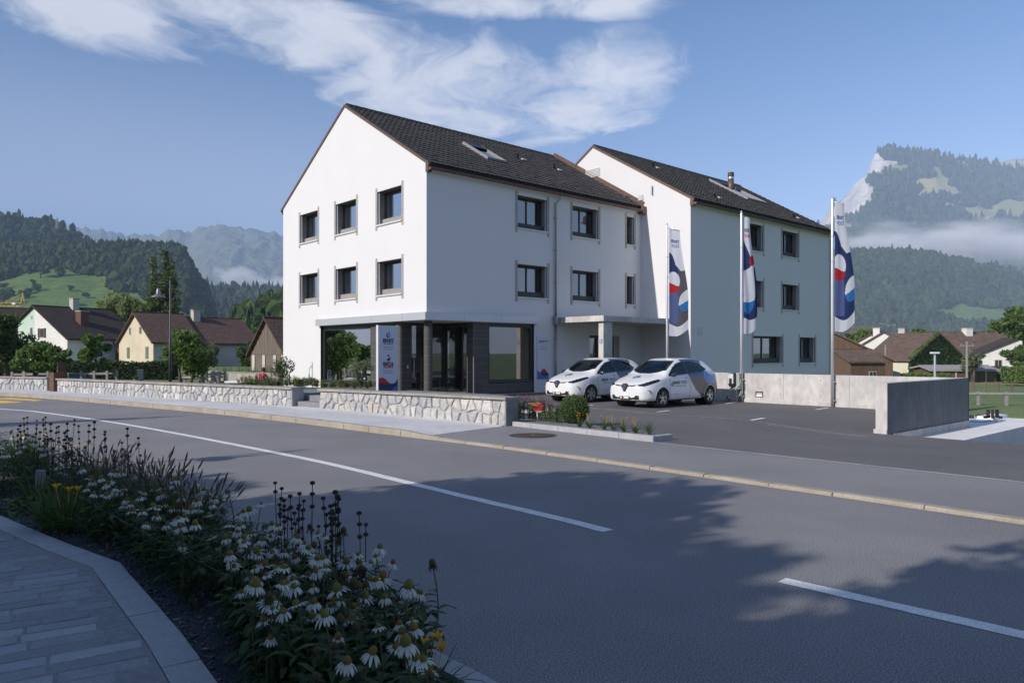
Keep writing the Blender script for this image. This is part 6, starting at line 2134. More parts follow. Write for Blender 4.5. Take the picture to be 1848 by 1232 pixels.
def flag(px, ptop, label_pole, label_flag, paint, ang, w_top, w_full, fold, words, seed, length=4.15):
    v_, ztop = on_u(px, ptop, WALL_U - .12)
    g = thing('flagpole', label_pole, 'flagpole', UV(WALL_U - .12, v_, 0.0), ROT_B, 'flagpoles clamped to the car park wall')
    mb = MB(); mb.sm = True; mb.lathe([(.050, .03), (.047, 2.5), (.040, ztop - .05), (.030, ztop), (.001, ztop)], 14); mb.build('pole', M_POLE, g)
    mb = MB()
    for z in (.22, .82): mb.box(-.02, .125, -.07, .07, z, z + .035)
    mb.build('wall_clamp', M_ALU, g)
    mb = MB(); mb.sm = True; mb.lathe([(.02, ztop), (.035, ztop + .02), (.02, ztop + .05), (.001, ztop + .06)], 10); mb.build('finial', M_ALU, g)
    dv = Vector((math.cos(ang), math.sin(ang), 0))
    drop = .19 * w_top / .55
    p0 = Vector((0, 0, ztop - .12))
    mb = MB(); mb.sm = True; mb.tube([p0, p0 + dv * (w_top + .06) + Vector((0, 0, -drop * 1.1))], .013, 6); mb.build('arm', M_ALU, g)
    mb = MB()
    for q in (.27, .46, .66, .86):
        mb.tube([(.062 * math.cos(t), .062 * math.sin(t), ztop - .12 - length * q) for t in np.linspace(0, 2 * math.pi, 11)], .008, 4, cap=False)
    mb.build('flag_ring', M_ALU, g)
    na, nb = 44, 190
    A, B = np.meshgrid(np.linspace(0, 1, na), np.linspace(0, 1, nb), indexing='ij')
    W_ = w_top + (w_full - w_top) * ss(B / .72)
    nrm = Vector((-dv.y, dv.x, 0))

    def place(a, b):
        wid = w_top + (w_full - w_top) * ss(np.asarray(b) / .72)
        x = .075 + a * wid
        bot = 1 - .075 * np.clip((a - .35) / .65, 0, 1) ** 1.6
        z = -b * length * bot - drop * a * (1 - .6 * b)
        off = fold * (np.sin(a * 7.2 + 1.3 * np.sin(b * 3 + seed)) * (.25 + .75 * ss(b / .5)) * .5 + .5 * np.sin(a * 3.0 + b * 2.2 + seed))
        off = off * np.clip(a * 4, 0, 1)
        return x, off, z
    X_, O_, Z_3 = place(A, B)
    P = np.stack([dv.x * X_ + nrm.x * O_, dv.y * X_ + nrm.y * O_, Z_3 + ztop - .13], -1)
    ix = np.arange(na * nb).reshape(na, nb)
    Fq = np.stack([ix[:-1, :-1], ix[:-1, 1:], ix[1:, 1:], ix[1:, :-1]], -1).reshape(-1, 4)
    ca, cb = (A[:-1, :-1] + A[1:, 1:]) / 2, (B[:-1, :-1] + B[1:, 1:]) / 2
    o = np_mesh('flag_cloth', P.reshape(-1, 3), Fq, FM, False if False else None, smooth=True, mat_idx=paint(ca, cb).reshape(-1))
    o.name = 'flag'
    o.location = g.location; o.rotation_euler = (0, 0, ROT_B)
    tag(o, label_flag, 'flag', 'printed flags on the car park poles')

    def wrap(p):
        a, b = p.x, -p.z
        x, of, z = place(np.array(a), np.array(b))
        of = float(of) - .006
        return Vector((dv.x * float(x) + nrm.x * of, dv.y * float(x) + nrm.y * of, float(z) + ztop - .13))
    for body, cy, m_, sx, sz in words:
        for side in (-1, 1):
            V_, F_ = text_mesh(body, 1.0, 0, 'CENTER', .03)
            mb = MB()
            pts = [wrap(Vector((.52 + p.x * sx * 1.0, 0, -(cy - p.y * sz)))) for p in V_]
            if side > 0: pts = [q + nrm * .012 for q in pts]
            mb.add(pts, F_); mb.build('lettering', m_, o)
    return g


M_TN, M_TB, M_TR = mat('flag_print_navy', (0.012, 0.025, .09), rough=.8), mat('flag_print_blue', (.03, .14, .42), rough=.8), mat('flag_print_red', (.42, .02, .03), rough=.8)
EW = (('ERNST', .118, M_TN, .24, .040), ('VOGT', .162, M_TB, .24, .040))
IW = (('INSTA', .118, M_TN, .24, .040), ('PLAN', .165, M_TR, .24, .040))
flag(1204, 405, 'leftmost of three flagpoles, rising behind the parked cars', 'navy and slate flag with coral spot on the pole behind the cars', paint_ernst, R(-68), .42, .74, .06, EW, .4)
flag(1338, 383, 'middle flagpole beside the charging post', 'narrow flag with more white and one red spot on the middle pole', paint_insta, R(-34), .22, .52, .09, IW, 2.1)
flag(1502, 357, 'rightmost flagpole in front of the corner of the white building', 'navy flag with red spot in front of the mountain on the rightmost pole', paint_navy, R(-62), .28, .58, .06, EW, 3.7)

v_, _ = on_u(1328, 700, WALL_U - .25)
ch = thing('charging_post', 'electric car charging box with pale green cable on a grey post', 'charging post', UV(WALL_U - .22, v_, .03), ROT_B)
M_CHG = mat('charger_grey', (.38, .385, .37), rough=.5)
mb = MB(); mb.box(-.06, .06, -.045, .045, 0, .45); mb.box(-.10, .10, -.10, .10, 0, .012); mb.box(-.09, .09, -.07, .07, .42, .47); mb.build('post', M_CHG, ch)
mb = MB(); mb.box(-.10, .12, -.17, .17, .46, 1.02); mb.build('housing', M_CHG, ch, bevel=.02)
mb = MB(); mb.extrude([Vector((-.24, .19, .66)), Vector((-.24, .19, 1.02)), Vector((-.24, -.05, 1.04)), Vector((-.24, -.05, .66)), Vector((-.24, .0, .55)), Vector((-.24, .14, .55))], (.14, 0, 0)); fr = mb.build('wall_box', M_BLACK, ch, bevel=.012)
mb = MB(); mb.box(-.255, -.238, -.03, .165, .66, 1.0); mb.build('cover', mat('charger_cover', (.62, .62, .68), rough=.35), fr)
mb = MB(); mb.box(-.275, -.255, .02, .12, .60, .84); mb.build('socket_flap', M_BLACK, fr)
M_CABLE = mat('mint_cable', (.36, .56, .46), rough=.5)
mb = MB(); mb.sm = True
def sag(pts, n=24):
    P_ = smooth_line([Vector(p) for p in pts], 3); return P_
mb.tube(sag([(-.05, -.19, .80), (-.10, -.20, .60), (-.24, -.02, .48), (-.22, .16, .42), (-.20, .20, .20), (-.18, .10, .10), (-.14, -.10, .12), (-.05, -.19, .30), (0, -.19, .40)]), .013, 6)
mb.tube(sag([(-.20, .10, .52), (-.22, .20, .36), (-.22, .26, .26), (-.20, .22, .20)]), .013, 6)
mb.build('cable', M_CABLE, ch)
mb = MB(); mb.sm = True; mb.tube([(-.20, .22, .22), (-.21, .23, .12)], .032, 8); mb.tube([(-.20, .14, .12), (-.20, .20, .09)], .03, 8); mb.build('plug', M_BLACK, ch)
mb = MB(); mb.sm = True; mb.tube([(-.205, .20, .145), (-.21, .16, .13)], .028, 8); mb.build('plug_ring', mat('pale_blue_plastic', (.35, .58, .72), rough=.4), ch)
M_BARK = mat('bark', (0.10, 0.080, 0.062), rough=0.95, var=0.3, scale=6, bump=0.6, bscale=20, stretch=(1, 1, .3))
M_BARKL = mat('pale_bark', (0.24, 0.22, 0.19), rough=0.9, var=0.3, scale=6, bump=0.4, bscale=20, stretch=(1, 1, .3))
LEAF = {
    'mid': leaf_mat('leaf_mid', (0.068, 0.121, 0.030), (0.142, 0.209, 0.061)),
    'dark': leaf_mat('leaf_dark', (0.046, 0.084, 0.027), (0.101, 0.149, 0.051)),
    'light': leaf_mat('leaf_light', (0.108, 0.176, 0.043), (0.203, 0.270, 0.088)),
    'olive': leaf_mat('leaf_olive', (0.115, 0.149, 0.081), (0.209, 0.243, 0.142)),
    'willow': leaf_mat('leaf_willow', (0.149, 0.196, 0.068), (0.270, 0.304, 0.135)),
    'poplar': leaf_mat('leaf_poplar', (0.062, 0.097, 0.030), (0.155, 0.196, 0.068)),
    'hedge': leaf_mat('leaf_hedge', (0.016, 0.035, 0.011), (0.046, 0.078, 0.024)),
    'bright': leaf_mat('leaf_bright', (0.108, 0.182, 0.034), (0.203, 0.257, 0.068)),
}


def leaf_cards(pos, size, seed, droop=0.0, aspect=1.6, jitter=.35, upw=0.0):
    """one bent four-sided leaf per point, turned at random"""
    r = np.random.default_rng(seed)
    n = len(pos)
    d = r.standard_normal((n, 3)); d[:, 2] -= droop; d /= np.linalg.norm(d, axis=1)[:, None]
    e = r.standard_normal((n, 3)); e[:, 2] += upw
    s = np.cross(d, e); s /= np.linalg.norm(s, axis=1)[:, None] + 1e-9
    L_ = size * (1 + jitter * r.standard_normal(n)).clip(.4, 1.9)[:, None]
    nn = np.cross(d, s)
    a = pos - d * L_ * .5; b = pos + s * L_ * .5 / aspect + nn * L_ * .08; c = pos + d * L_ * .5; e2 = pos - s * L_ * .5 / aspect + nn * L_ * .08
    V_ = np.stack([a, b, c, e2], 1).reshape(-1, 3)
    F_ = np.arange(n * 4).reshape(n, 4)
    return V_, F_


def clump_points(clumps, n, seed, shell=.55):
    """points spread through ellipsoid clumps, denser towards their skin"""
    r = np.random.default_rng(seed)
    C = np.array(clumps, float)
    vol = (C[:, 3] * C[:, 4] * C[:, 5]) ** (2 / 3); k = r.choice(len(C), n, p=vol / vol.sum())
    d = r.standard_normal((n, 3)); d /= np.linalg.norm(d, axis=1)[:, None]
    q = (shell + (1 - shell) * r.random(n) ** .7) * (1 + .10 * r.standard_normal(n))
    return C[k, :3] + d * C[k, 3:] * q[:, None]


def crown_clumps(cx, cy, cz, rx, ry, rz, n, seed, k=.42, zmin=None):
    """clump ellipsoids that together make an uneven crown"""
    r = random.Random(seed)
    out = []
    for i in range(n):
        while True:
            x, y, z = r.uniform(-1, 1), r.uniform(-1, 1), r.uniform(-1, 1)
            if x * x + y * y + z * z < 1: break
        f = r.uniform(.65, 1.15) * k
        out.append((cx + x * rx * .78, cy + y * ry * .78, cz + z * rz * .80, rx * f, ry * f, rz * f * .85))
    return out


def tree(name, label, loc, height, crown, leaf, nleaf, lsize, seed, trunk=.14, bark=None, group=None, limbs=6, cat='tree', droop=.3, nclump=16, k=.42, clumps=None, stems=1):
    """crown = (rx, rz, centre height)"""
    t = thing(name, label, cat, loc, 0, group)
    rx, rz, cz = crown
    r = random.Random(seed)
    mb = MB(); mb.sm = True
    for s_ in range(stems):
        ox, oy = (0, 0) if stems == 1 else (r.uniform(-.3, .3), r.uniform(-.2, .2))
        lx, ly = r.uniform(-.06, .06) * height + ox * 2, r.uniform(-.05, .05) * height
        top = cz + rz * .55
        mb.tube([(ox, oy, -.1), (ox + lx * .2, oy + ly * .2, top * .3), (ox + lx * .6, oy + ly * .6, top * .65), (ox + lx, oy + ly, top)], [trunk * 1.15, trunk * .85, trunk * .55, trunk * .15], 8)
        for i in range(limbs):
            h = cz - rz * .9 + (rz * 1.3) * (i + .5) / limbs
            h = max(h, height * .15)
            a = i * 2.4 + r.uniform(-.4, .4)
            q = min(1, h / top)
            b0 = Vector((ox + lx * q, oy + ly * q, h * .92)); rr = rx * r.uniform(.55, .85)
            b2 = Vector((math.cos(a) * rr, math.sin(a) * rr, h + rz * r.uniform(.15, .45)))
            mb.tube([b0, b0.lerp(b2, .5) + Vector((0, 0, .06 * rz)), b2], [trunk * .38, trunk * .25, trunk * .06], 6)
    mb.build('trunk', bark or M_BARK, t)
    cl = clumps or crown_clumps(0, 0, cz, rx, rx, rz, nclump, seed, k)
    pts = clump_points(cl, nleaf, seed)
    V_, F_ = leaf_cards(pts, lsize, seed + 1, droop)
    np_mesh('crown', V_, F_, LEAF[leaf], t)
    return t


def px_tree(name, label, x, ybase_or_none, ytop, Z, crown_px, leaf, nleaf, lsize, seed, zg=0.0, **kw):
    """tree at distance Z whose crown spans the given photo pixels (half width, top, bottom)"""
    hw, yt, yb = crown_px
    s = Z / FPX
    X = (x - 924) * s
    zt_, zb_ = CAMZ + (HOR - yt) * s - zg, CAMZ + (HOR - yb) * s - zg
    return tree(name, label, (X, Z, zg), zt_, (hw * s, (zt_ - zb_) / 2, (zt_ + zb_) / 2), leaf, nleaf, lsize, seed, **kw)


px_tree('park_tree', 'dark bushy tree at the far left edge, taller than its neighbours', 12, 0, 0, 41, (66, 566, 668), 'dark', 5200, .20, 301, nclump=26, k=.34)
px_tree('park_tree', 'low bright green tree in front of the mint gable of the white house', 62, 0, 0, 37, (42, 616, 676), 'mid', 3000, .16, 302, nclump=18, k=.36)
px_tree('park_tree', 'thin young tree with pale stem above the steel planter', 105, 0, 0, 35.5, (28, 622, 664), 'mid', 900, .15, 303, trunk=.045, bark=M_BARKL, nclump=14, k=.30, limbs=7)
px_tree('park_tree', 'young tree with open crown before the white house side wall', 176, 0, 0, 38, (34, 600, 664), 'mid', 1700, .17, 304, trunk=.06, nclump=14, k=.33, limbs=7)
px_tree('park_tree', 'broad leafy tree right behind the street lamp', 334, 0, 0, 36, (52, 588, 684), 'mid', 4300, .17, 305, trunk=.08, nclump=24, k=.36, stems=2)
px_tree('park_tree', 'pale grey green tree leaning out beside the leafy tree by the lamp', 374, 0, 0, 38, (22, 606, 668), 'olive', 1700, .15, 306, trunk=.06, nclump=14, k=.36)

def spire_clumps(s, seed, cols):
    r = random.Random(seed); out = []
    for cx, w, y0, y1 in cols:
        n = int((y1 - y0) / 7)
        for i in range(n):
            q = i / max(1, n - 1); y = y1 + (y0 - y1) * q
            ww = w * (1 - .55 * q) * r.uniform(.7, 1.1)
            for k in range(2):
                out.append(((cx + r.uniform(-.6, .6) * ww) * s, r.uniform(-.7, .7) * ww * s, CAMZ + (HOR - y) * s, ww * .62 * s, ww * .62 * s, 7.5 * s))
    return out


s = 128 / FPX
tree('poplar_tree', 'tall dark poplar with two tops behind the cream house', ((296 - 924) * s, 128, 0), 19, (3, 8, 10), 'poplar', 9000, .42, 311, trunk=.35, clumps=spire_clumps(s, 5, ((-6, 26, 500, 612), (12, 24, 505, 612), (2, 15, 456, 520), (-20, 13, 468, 560), (15, 11, 478, 560))), limbs=9)
r = random.Random(8); cl = []
s = 122 / FPX
for i in range(46):
    a = r.uniform(0, 6.28); q = math.sqrt(r.random())
    x, y = math.cos(a) * 44 * q, math.sin(a) * 44 * q
    top = 534 + 26 * (q ** 2) + r.uniform(-5, 5)
    cl.append((x * s, y * s, CAMZ + (HOR - top - 18) * s, 8 * s, 8 * s, 24 * s))
tree('willow_tree', 'large pale green weeping willow between the white and cream houses', ((217 - 924) * s, 122, 0), 10, (4, 4, 6), 'willow', 9000, .40, 312, trunk=.4, clumps=cl, droop=2.2)
for i, (x, Z, hw, yt, yb, lf, lab) in enumerate((
        (252, 135, 26, 548, 600, 'mid', 'bushy tree squeezed between willow and poplar'), (150, 140, 30, 566, 610, 'mid', 'tree hidden behind the ridge of the white house'),
        (405, 150, 26, 588, 650, 'mid', 'round tree behind the right end of the barn roof'), (432, 120, 30, 575, 668, 'mid', 'tall green tree between the barn and the wooden barn'),
        (450, 100, 20, 612, 670, 'dark', 'dark bush tree left of the wooden barn gable'), (412, 170, 30, 570, 625, 'light', 'bright tree crown above the barn ridge'),
        (390, 190, 22, 592, 620, 'mid', 'small round tree by the barn chimney'), (455, 190, 26, 580, 640, 'mid', 'tree crown behind the wooden barn'),
        (500, 150, 26, 590, 640, 'dark', 'dark tree touching the left edge of the white building'), (510, 85, 12, 600, 640, 'mid', 'leafy branches above the wooden barn roof'))):
    px_tree('village_tree', lab, x, 0, 0, Z, (hw, yt, yb), lf, 2600, .55 if Z > 110 else .4, 320 + i, trunk=.22, nclump=14, zg=-.3)
px_tree('fir_tree', 'dark fir with a pointed top below the castle ruin', 463, 0, 0, 210, (18, 560, 620), 'dark', 1800, .8, 335, clumps=[(0, 0, (HOR - 563 - k * 8) * 210 / FPX, (3 + k * 2.6) * .155, (3 + k * 2.6) * .155, 1.0) for k in range(8)])

kn = [(380, 640), (400, 612), (430, 586), (450, 566), (470, 556), (490, 549), (515, 543), (560, 538), (640, 545), (760, 600), (800, 640)]
oK, pxK, pyK, VK = ridge('castle_hill', kn, 330, 240, [M_FFLOOR], nx=50, nt=20, rough=0.02, seed=51)
crown_set('forest', pxK, pyK, VK, 2200, lambda X, Y: X < 560, 2.1, 53, m=M_FOREST2, con=.12, sub=2)
Zc = 330
s = Zc / FPX
ca = thing('castle_ruin', 'grey castle ruin with a brown roof on the wooded hill', 'castle', ((497 - 924) * s, Zc, CAMZ + (HOR - 552) * s), R(30))
M_RUIN = mat('ruin_stone', (.34, .32, .29), rough=.95, var=.25, scale=.6, bump=.5, bscale=2)
mb = MB(); mb.box(-1.6, 4.5, -1.0, 1.2, -2, 5.4); mb.box(4.5, 12, -1.0, 1.2, -2, 3.2); mb.build('wall', M_RUIN, ca)
mb = MB(); mb.box(-1.6, -.2, -1.02, 1.22, 5.4, 6.1); mb.box(3.2, 4.5, -1.02, 1.22, 5.4, 5.9); mb.build('battlement', M_RUIN, ca)
mb = MB(); mb.box(5.5, 7, -1.04, -1.0, 1.4, 2.4); mb.build('window', M_BLACK, ca)
M_ROOFB = mat('old_brown_tiles', (0.085, 0.052, 0.038), rough=0.9, var=0.3, scale=1.4, bump=0.8, bscale=5, speck=0.4, speck_scale=7, bdist=.05, stretch=(1, 1, 1))
mb = MB(); mb.add([(3.2, -3.4, 2.9), (13, -3.4, 2.9), (13, 0, 6.2), (3.2, 0, 6.2), (3.2, 3, 2.9), (13, 3, 2.9)], [(0, 1, 2, 3), (3, 2, 5, 4), (0, 3, 4)]); mb.build('roof', M_ROOFB, ca)

def house_mat(nm, c): return mat(nm, c, rough=.9, var=.12, scale=.5, bump=.2, bscale=20, detail=8)


M_HW = house_mat('house_white', (.70, .69, .66)); M_HCREAM = house_mat('house_cream', (.60, .52, .39)); M_HMINT = house_mat('house_mint', (.50, .62, .53)); M_HGREY = house_mat('house_grey', (.42, .41, .40)); M_HY = house_mat('house_yellowish', (.66, .63, .48))
M_RDARK = mat('dark_brown_tiles', (0.045, 0.031, 0.025), rough=0.9, var=0.25, scale=.8, bump=0.8, bscale=4, speck=0.35, speck_scale=5, bdist=.06)
M_RRED = mat('red_brown_tiles', (0.115, 0.062, 0.047), rough=0.9, var=0.3, scale=1.2, bump=0.8, bscale=4, speck=0.5, speck_scale=6, bdist=.06, col2=(.07, .045, .036))
M_RBR = mat('brown_tiles', (0.125, 0.085, 0.062), rough=0.9, var=0.25, scale=.9, bump=0.8, bscale=4, speck=0.3, speck_scale=5, bdist=.06)
M_WOODG = mat('weathered_boards', (.155, .125, .10), rough=.95, var=.35, scale=2.2, bump=.5, bscale=14, stretch=(6, 6, .35))
M_WOODB = mat('brown_boards', (.125, .080, .050), rough=.95, var=.35, scale=2.2, bump=.5, bscale=14, stretch=(6, 6, .35))
M_SHUT = {'brown': mat('brown_shutter', (.070, .045, .038), rough=.8), 'green': mat('grey_green_shutter', (.15, .19, .13), rough=.8), 'dark': mat('dark_shutter', (.035, .06, .045), rough=.8)}
M_HGL = mat('dim_window', (.035, .04, .045), rough=.15)
M_TRIM = mat('stone_trim', (.42, .41, .38), rough=.9)


def house(name, label, x, y, Z, az, wl, wr, length, el, er, zg, wall, roof, wins=(), ov=.45, chim=(), cat='house', gable_m=None, side_m=None, group=None, base_ext=0.0, vov=.4, board=None):
    """gable house; x, y, Z: apex of the near gable in the photo; az: heading of the ridge; wl, wr: half widths; el, er: eave levels"""
    ap = at(x, y, Z)
    t = thing(name, label, cat, (ap.x, ap.y, zg), R(90 - az), group)
    H_ = ap.z - zg; el -= zg; er -= zg
    zl = lambda yy: H_ - (H_ - el) * yy / wl if yy >= 0 else H_ + (H_ - er) * yy / wr
    mb = MB()
    mb.add([(0, -wr, 0), (0, wl, 0), (0, wl, el), (0, 0, H_), (0, -wr, er)], [(4, 3, 2, 1, 0)])
    mb.add([(length, -wr, 0), (length, wl, 0), (length, wl, el), (length, 0, H_), (length, -wr, er)], [(0, 1, 2, 3, 4)])
    g = mb.build('gable_wall', gable_m or wall, t)
    mb = MB(); mb.quad((0, -wr, 0), (length, -wr, 0), (length, -wr, er), (0, -wr, er)); mb.build('side_wall', side_m or wall, t)
    mb = MB(); mb.quad((length, wl, 0), (0, wl, 0), (0, wl, el), (length, wl, el)); mb.build('side_wall', side_m or wall, t)
    for s_, w_, e_ in ((1, wl, el), (-1, wr, er)):
        k = (H_ - e_) / w_; ye = s_ * (w_ + ov); ze = e_ - k * ov; th = .22
        mb = MB(); mb.extrude([Vector((-vov, ye, ze + .02)), Vector((-vov, 0, H_ + .02)), Vector((-vov, 0, H_ + .02 + th)), Vector((-vov, ye, ze + .02 + th))], (length + 2 * vov, 0, 0)); ro = mb.build('roof', roof, t)
    mb = MB(); mb.box(-vov - .01, length + vov + .01, -.13, .13, H_ + .17, H_ + .30); mb.build('ridge_cap', roof, t)
    for cx, cy, cw, chh, cm in chim:
        zb_ = zl(cy)
        mb = MB(); mb.box(cx - cw / 2, cx + cw / 2, cy - cw / 2, cy + cw / 2, zb_ - .4, zb_ + chh); c_ = mb.build('chimney', cm, t)
        mb = MB(); mb.box(cx - cw / 2 - .07, cx + cw / 2 + .07, cy - cw / 2 - .07, cy + cw / 2 + .07, zb_ + chh, zb_ + chh + .12); mb.build('chimney_cap', M_TRIM, c_)
    for face, p, z, w_, h_, sh in wins:
        mp = (lambda a, b, zz: (-b, a, zz)) if face == 'g' else ((lambda a, b, zz: (a, -wr - b, zz)) if face == 's' else None)
        mb = MB(); hbox(mb, mp, p - w_ / 2, p + w_ / 2, .0, .05, z, z + h_); wo = mb.build('window', M_TRIM, t)
        mb = MB(); hbox(mb, mp, p - w_ / 2 + .08, p + w_ / 2 - .08, .03, .065, z + .08, z + h_ - .08); mb.build('pane', M_HGL, wo)
        if sh == 'shut':
            mb = MB(); hbox(mb, mp, p - w_ / 2 + .05, p - .01, .05, .11, z + .05, z + h_ - .05); hbox(mb, mp, p + .01, p + w_ / 2 - .05, .05, .11, z + .05, z + h_ - .05); mb.build('shutter', M_SHUT['green'], wo)
        elif sh in M_SHUT:
            mb = MB()
            for q in (-1, 1): hbox(mb, mp, p + q * (w_ / 2 + .02), p + q * (w_ / 2 + w_ * .48), .03, .09, z, z + h_)
            mb.build('shutter', M_SHUT[sh], wo)
        else:
            mb = MB(); hbox(mb, mp, p - .03, p + .03, .03, .075, z + .06, z + h_ - .06); mb.build('glazing_bar', M_TRIM, wo)
    return t, zl


M_CHW = house_mat('chimney_render', (.48, .46, .42))
house('village_house', 'dark roofed house with a pale chimney at the left edge of the photo', -60, 556, 128, 62, 4, 4, 13, 5.5, 5.0, -1, M_HW, M_RDARK, chim=((10.6, -.6, 1.1, 1.3, M_CHW),))
t1, zl1 = house('village_house', 'white house with brown shutters and a large dark roof beside the willow', 62, 553.5, 108, 28, 4.1, 7.9, 11.2, 6.2, 3.85, -1.6, M_HW, M_RDARK,
                wins=(('g', -1.9, 5.6, .95, 1.35, 'brown'), ('g', -2.2, 2.55, .95, 1.3, 'brown'), ('g', -5.0, 2.55, .95, 1.3, 'brown'), ('g', .7, 5.9, .6, 1.2, 'x'), ('g', 0.5, 2.55, .9, 1.3, 'brown'), ('g', 3.0, 2.55, .9, 1.3, 'brown'), ('g', .6, 8.3, .3, .5, 'x'),
                      ('s', 4.2, 2.9, .9, 1.0, 'brown'), ('s', 4.2, -.15, .95, 1.25, 'brown')), chim=((5.6, -.4, .95, 1.7, M_CHW), (4.4, -4.3, 1.25, 1.9, M_CORT)))
mb = MB(); mb.quad((-.012, 0, 0.0), (-.012, 4.08, 0.0), (-.012, 4.08, 7.7), (-.012, 0, 10.0)); mb.build('mint_field', M_HMINT, t1)
house('village_house', 'weathered cream house with steep red brown roof and shuttered windows', 245, 566, 100, 43.7, 6.2, 6.0, 5.9, 3.25, 3.25, -.3, M_HCREAM, M_RRED, ov=.5,
      wins=(('g', 2.0, 4.55, .55, 1.0, 'x'), ('g', -1.7, 4.60, .65, 1.0, 'x'), ('g', 2.6, 1.35, .9, 1.55, 'shut'), ('g', -4.0, 1.35, .9, 1.6, 'shut'), ('g', -1.2, -.1, .8, .7, 'x'), ('g', -4.2, -.1, .8, .7, 'x'), ('g', -3.6 + 6, -.1, 1.0, .9, 'x')), side_m=M_HGREY)
house('barn', 'long barn with plain grey wall and red brown roof joined to the cream house', 325, 574.6, 104.3, 43.7, 5.6, 5.6, 8.6, 3.15, 3.15, -.3, M_HGREY, M_RRED, chim=((1.9, -.6, .95, 1.5, M_CHW),), cat='barn')
house('shed', 'low brown roofed shed squeezed left of the cream house', 200, 604, 112, 43.7, 5.5, 4.0, 7, 2.0, 2.0, -1, M_WOODB, M_RBR, cat='shed')
tb, zlb = house('barn', 'grey wooden barn with pale pillars beside the white building', 482, 576.5, 77, 43.7, 3.5, 3.7, 7, 1.75, 1.75, -.05, M_WOODG, M_RRED, cat='barn', ov=.35)
for y_ in (2.75, .55, -1.7, -3.3):
    mb = MB(); mb.box(-.10, .02, y_ - .28, y_ + .28, 0, 1.62); mb.build('pillar', house_mat('pillar_render', (.50, .46, .40)), tb)
for i in range(11):
    y_ = -2.9 + i * .55
    mb = MB(); mb.box(-.045, -.005, y_ + .015, y_ + .535, 1.65, min(zlb(y_), zlb(y_ + .55)) - .12); mb.build('board', M_WOODG, tb)

def leafy_box(name, label, a, b, w, h, zg, leaf, seed, n, ls, cat='hedge', kindstuff=False):
    """clipped hedge between two ground points"""
    d = b - a; L_ = d.length; d.normalize()
    t = thing(name, label, cat, (a.x, a.y, zg), math.atan2(d.y, d.x))
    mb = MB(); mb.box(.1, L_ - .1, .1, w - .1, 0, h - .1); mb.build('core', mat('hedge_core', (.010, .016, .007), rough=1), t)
    r = np.random.default_rng(seed)
    q = r.random((n, 3)); f = r.random(n)
    P = np.stack([q[:, 0] * L_, q[:, 1] * w, q[:, 2] * h], -1)
    top = f < .35; fr_ = (f >= .35) & (f < .85); bk = f >= .85
    P[top, 2] = h; P[fr_, 1] = 0; P[bk, 1] = w
    P += .05 * r.standard_normal((n, 3))
    P[:, 2] += .05 * np.sin(P[:, 0] * 1.9 + seed)
    V_, F_ = leaf_cards(P, ls, seed)
    np_mesh('foliage', V_, F_, LEAF[leaf], t)
    return t


leafy_box('hedge', 'long dark clipped hedge behind the park, left of the lamp', at(-60, 700, 52) * Vector((1, 1, 0)) if False else Vector((-38.5, 52, 0)), Vector((-22.8, 50, 0)), 1.2, 1.10, 0, 'hedge', 401, 9000, .13)

M_LAMPM = mat('lamp_post_paint', (.055, .056, .06), rough=.5, metal=.3)
def street_lamp(loc, label, rz):
    t = thing('street_lamp', label, 'street lamp', loc, rz, 'street lamps along the road')
    mb = MB(); mb.sm = True; mb.lathe([(.062, 0), (.060, 2.35), (.040, 2.4), (.036, 4.75), (.0, 4.8)], 12); mb.build('post', M_LAMPM, t)
    mb = MB(); mb.sm = True; mb.tube([(0, 0, 4.55), (-.25, 0, 4.68), (-.48, 0, 4.66), (-.50, 0, 4.45)], .022, 8); mb.build('arm', M_LAMPM, t)
    mb = MB(); mb.sm = True; mb.lathe([(.03, 4.46), (.06, 4.40), (.075, 4.28), (.10, 4.20), (.29, 4.09), (.30, 4.06), (.24, 4.08)], 20, (-.50, 0, 0)); mb.build('lamp_shade', mat('lamp_grey', (.20, .21, .22), rough=.4, metal=.5), t)
    return t


g_ = at(307.3, 700, 31.0)
street_lamp((g_.x, g_.y, 0), 'dark street lamp with hanging shade behind the stone wall', 0)
p = UV(-2.35, -13.25, 0)
street_lamp((p.x, p.y, .1), 'street lamp on the near footway outside the left of the view', R(60))

t = thing('litter_bin', 'blue grey litter bin standing before the hedge', 'bin', (at(253, 686, 44).x, 44, 0), R(20))
mb = MB(); mb.box(-.16, .16, -.14, .14, 0, .75); mb.build('body', mat('bin_blue', (.075, .095, .125), rough=.5), t)
mb = MB(); mb.box(-.17, .17, -.15, .15, .75, .80); mb.build('lid', mat('bin_lid', (.16, .18, .20), rough=.5), t)
t = thing('flower_pot', 'small orange clay pot beside the litter bin', 'pot', (at(244.5, 686, 43.6).x, 43.6, 0))
mb = MB(); mb.lathe([(.08, 0), (.13, .24), (.12, .25), (.1, .2)], 14); mb.build('pot', mat('clay', (.40, .22, .12), rough=.8), t)
V_, F_ = leaf_cards(clump_points([(0, 0, .33, .13, .13, .1)], 120, 5), .09, 5); np_mesh('foliage', V_, F_, LEAF['mid'], t)

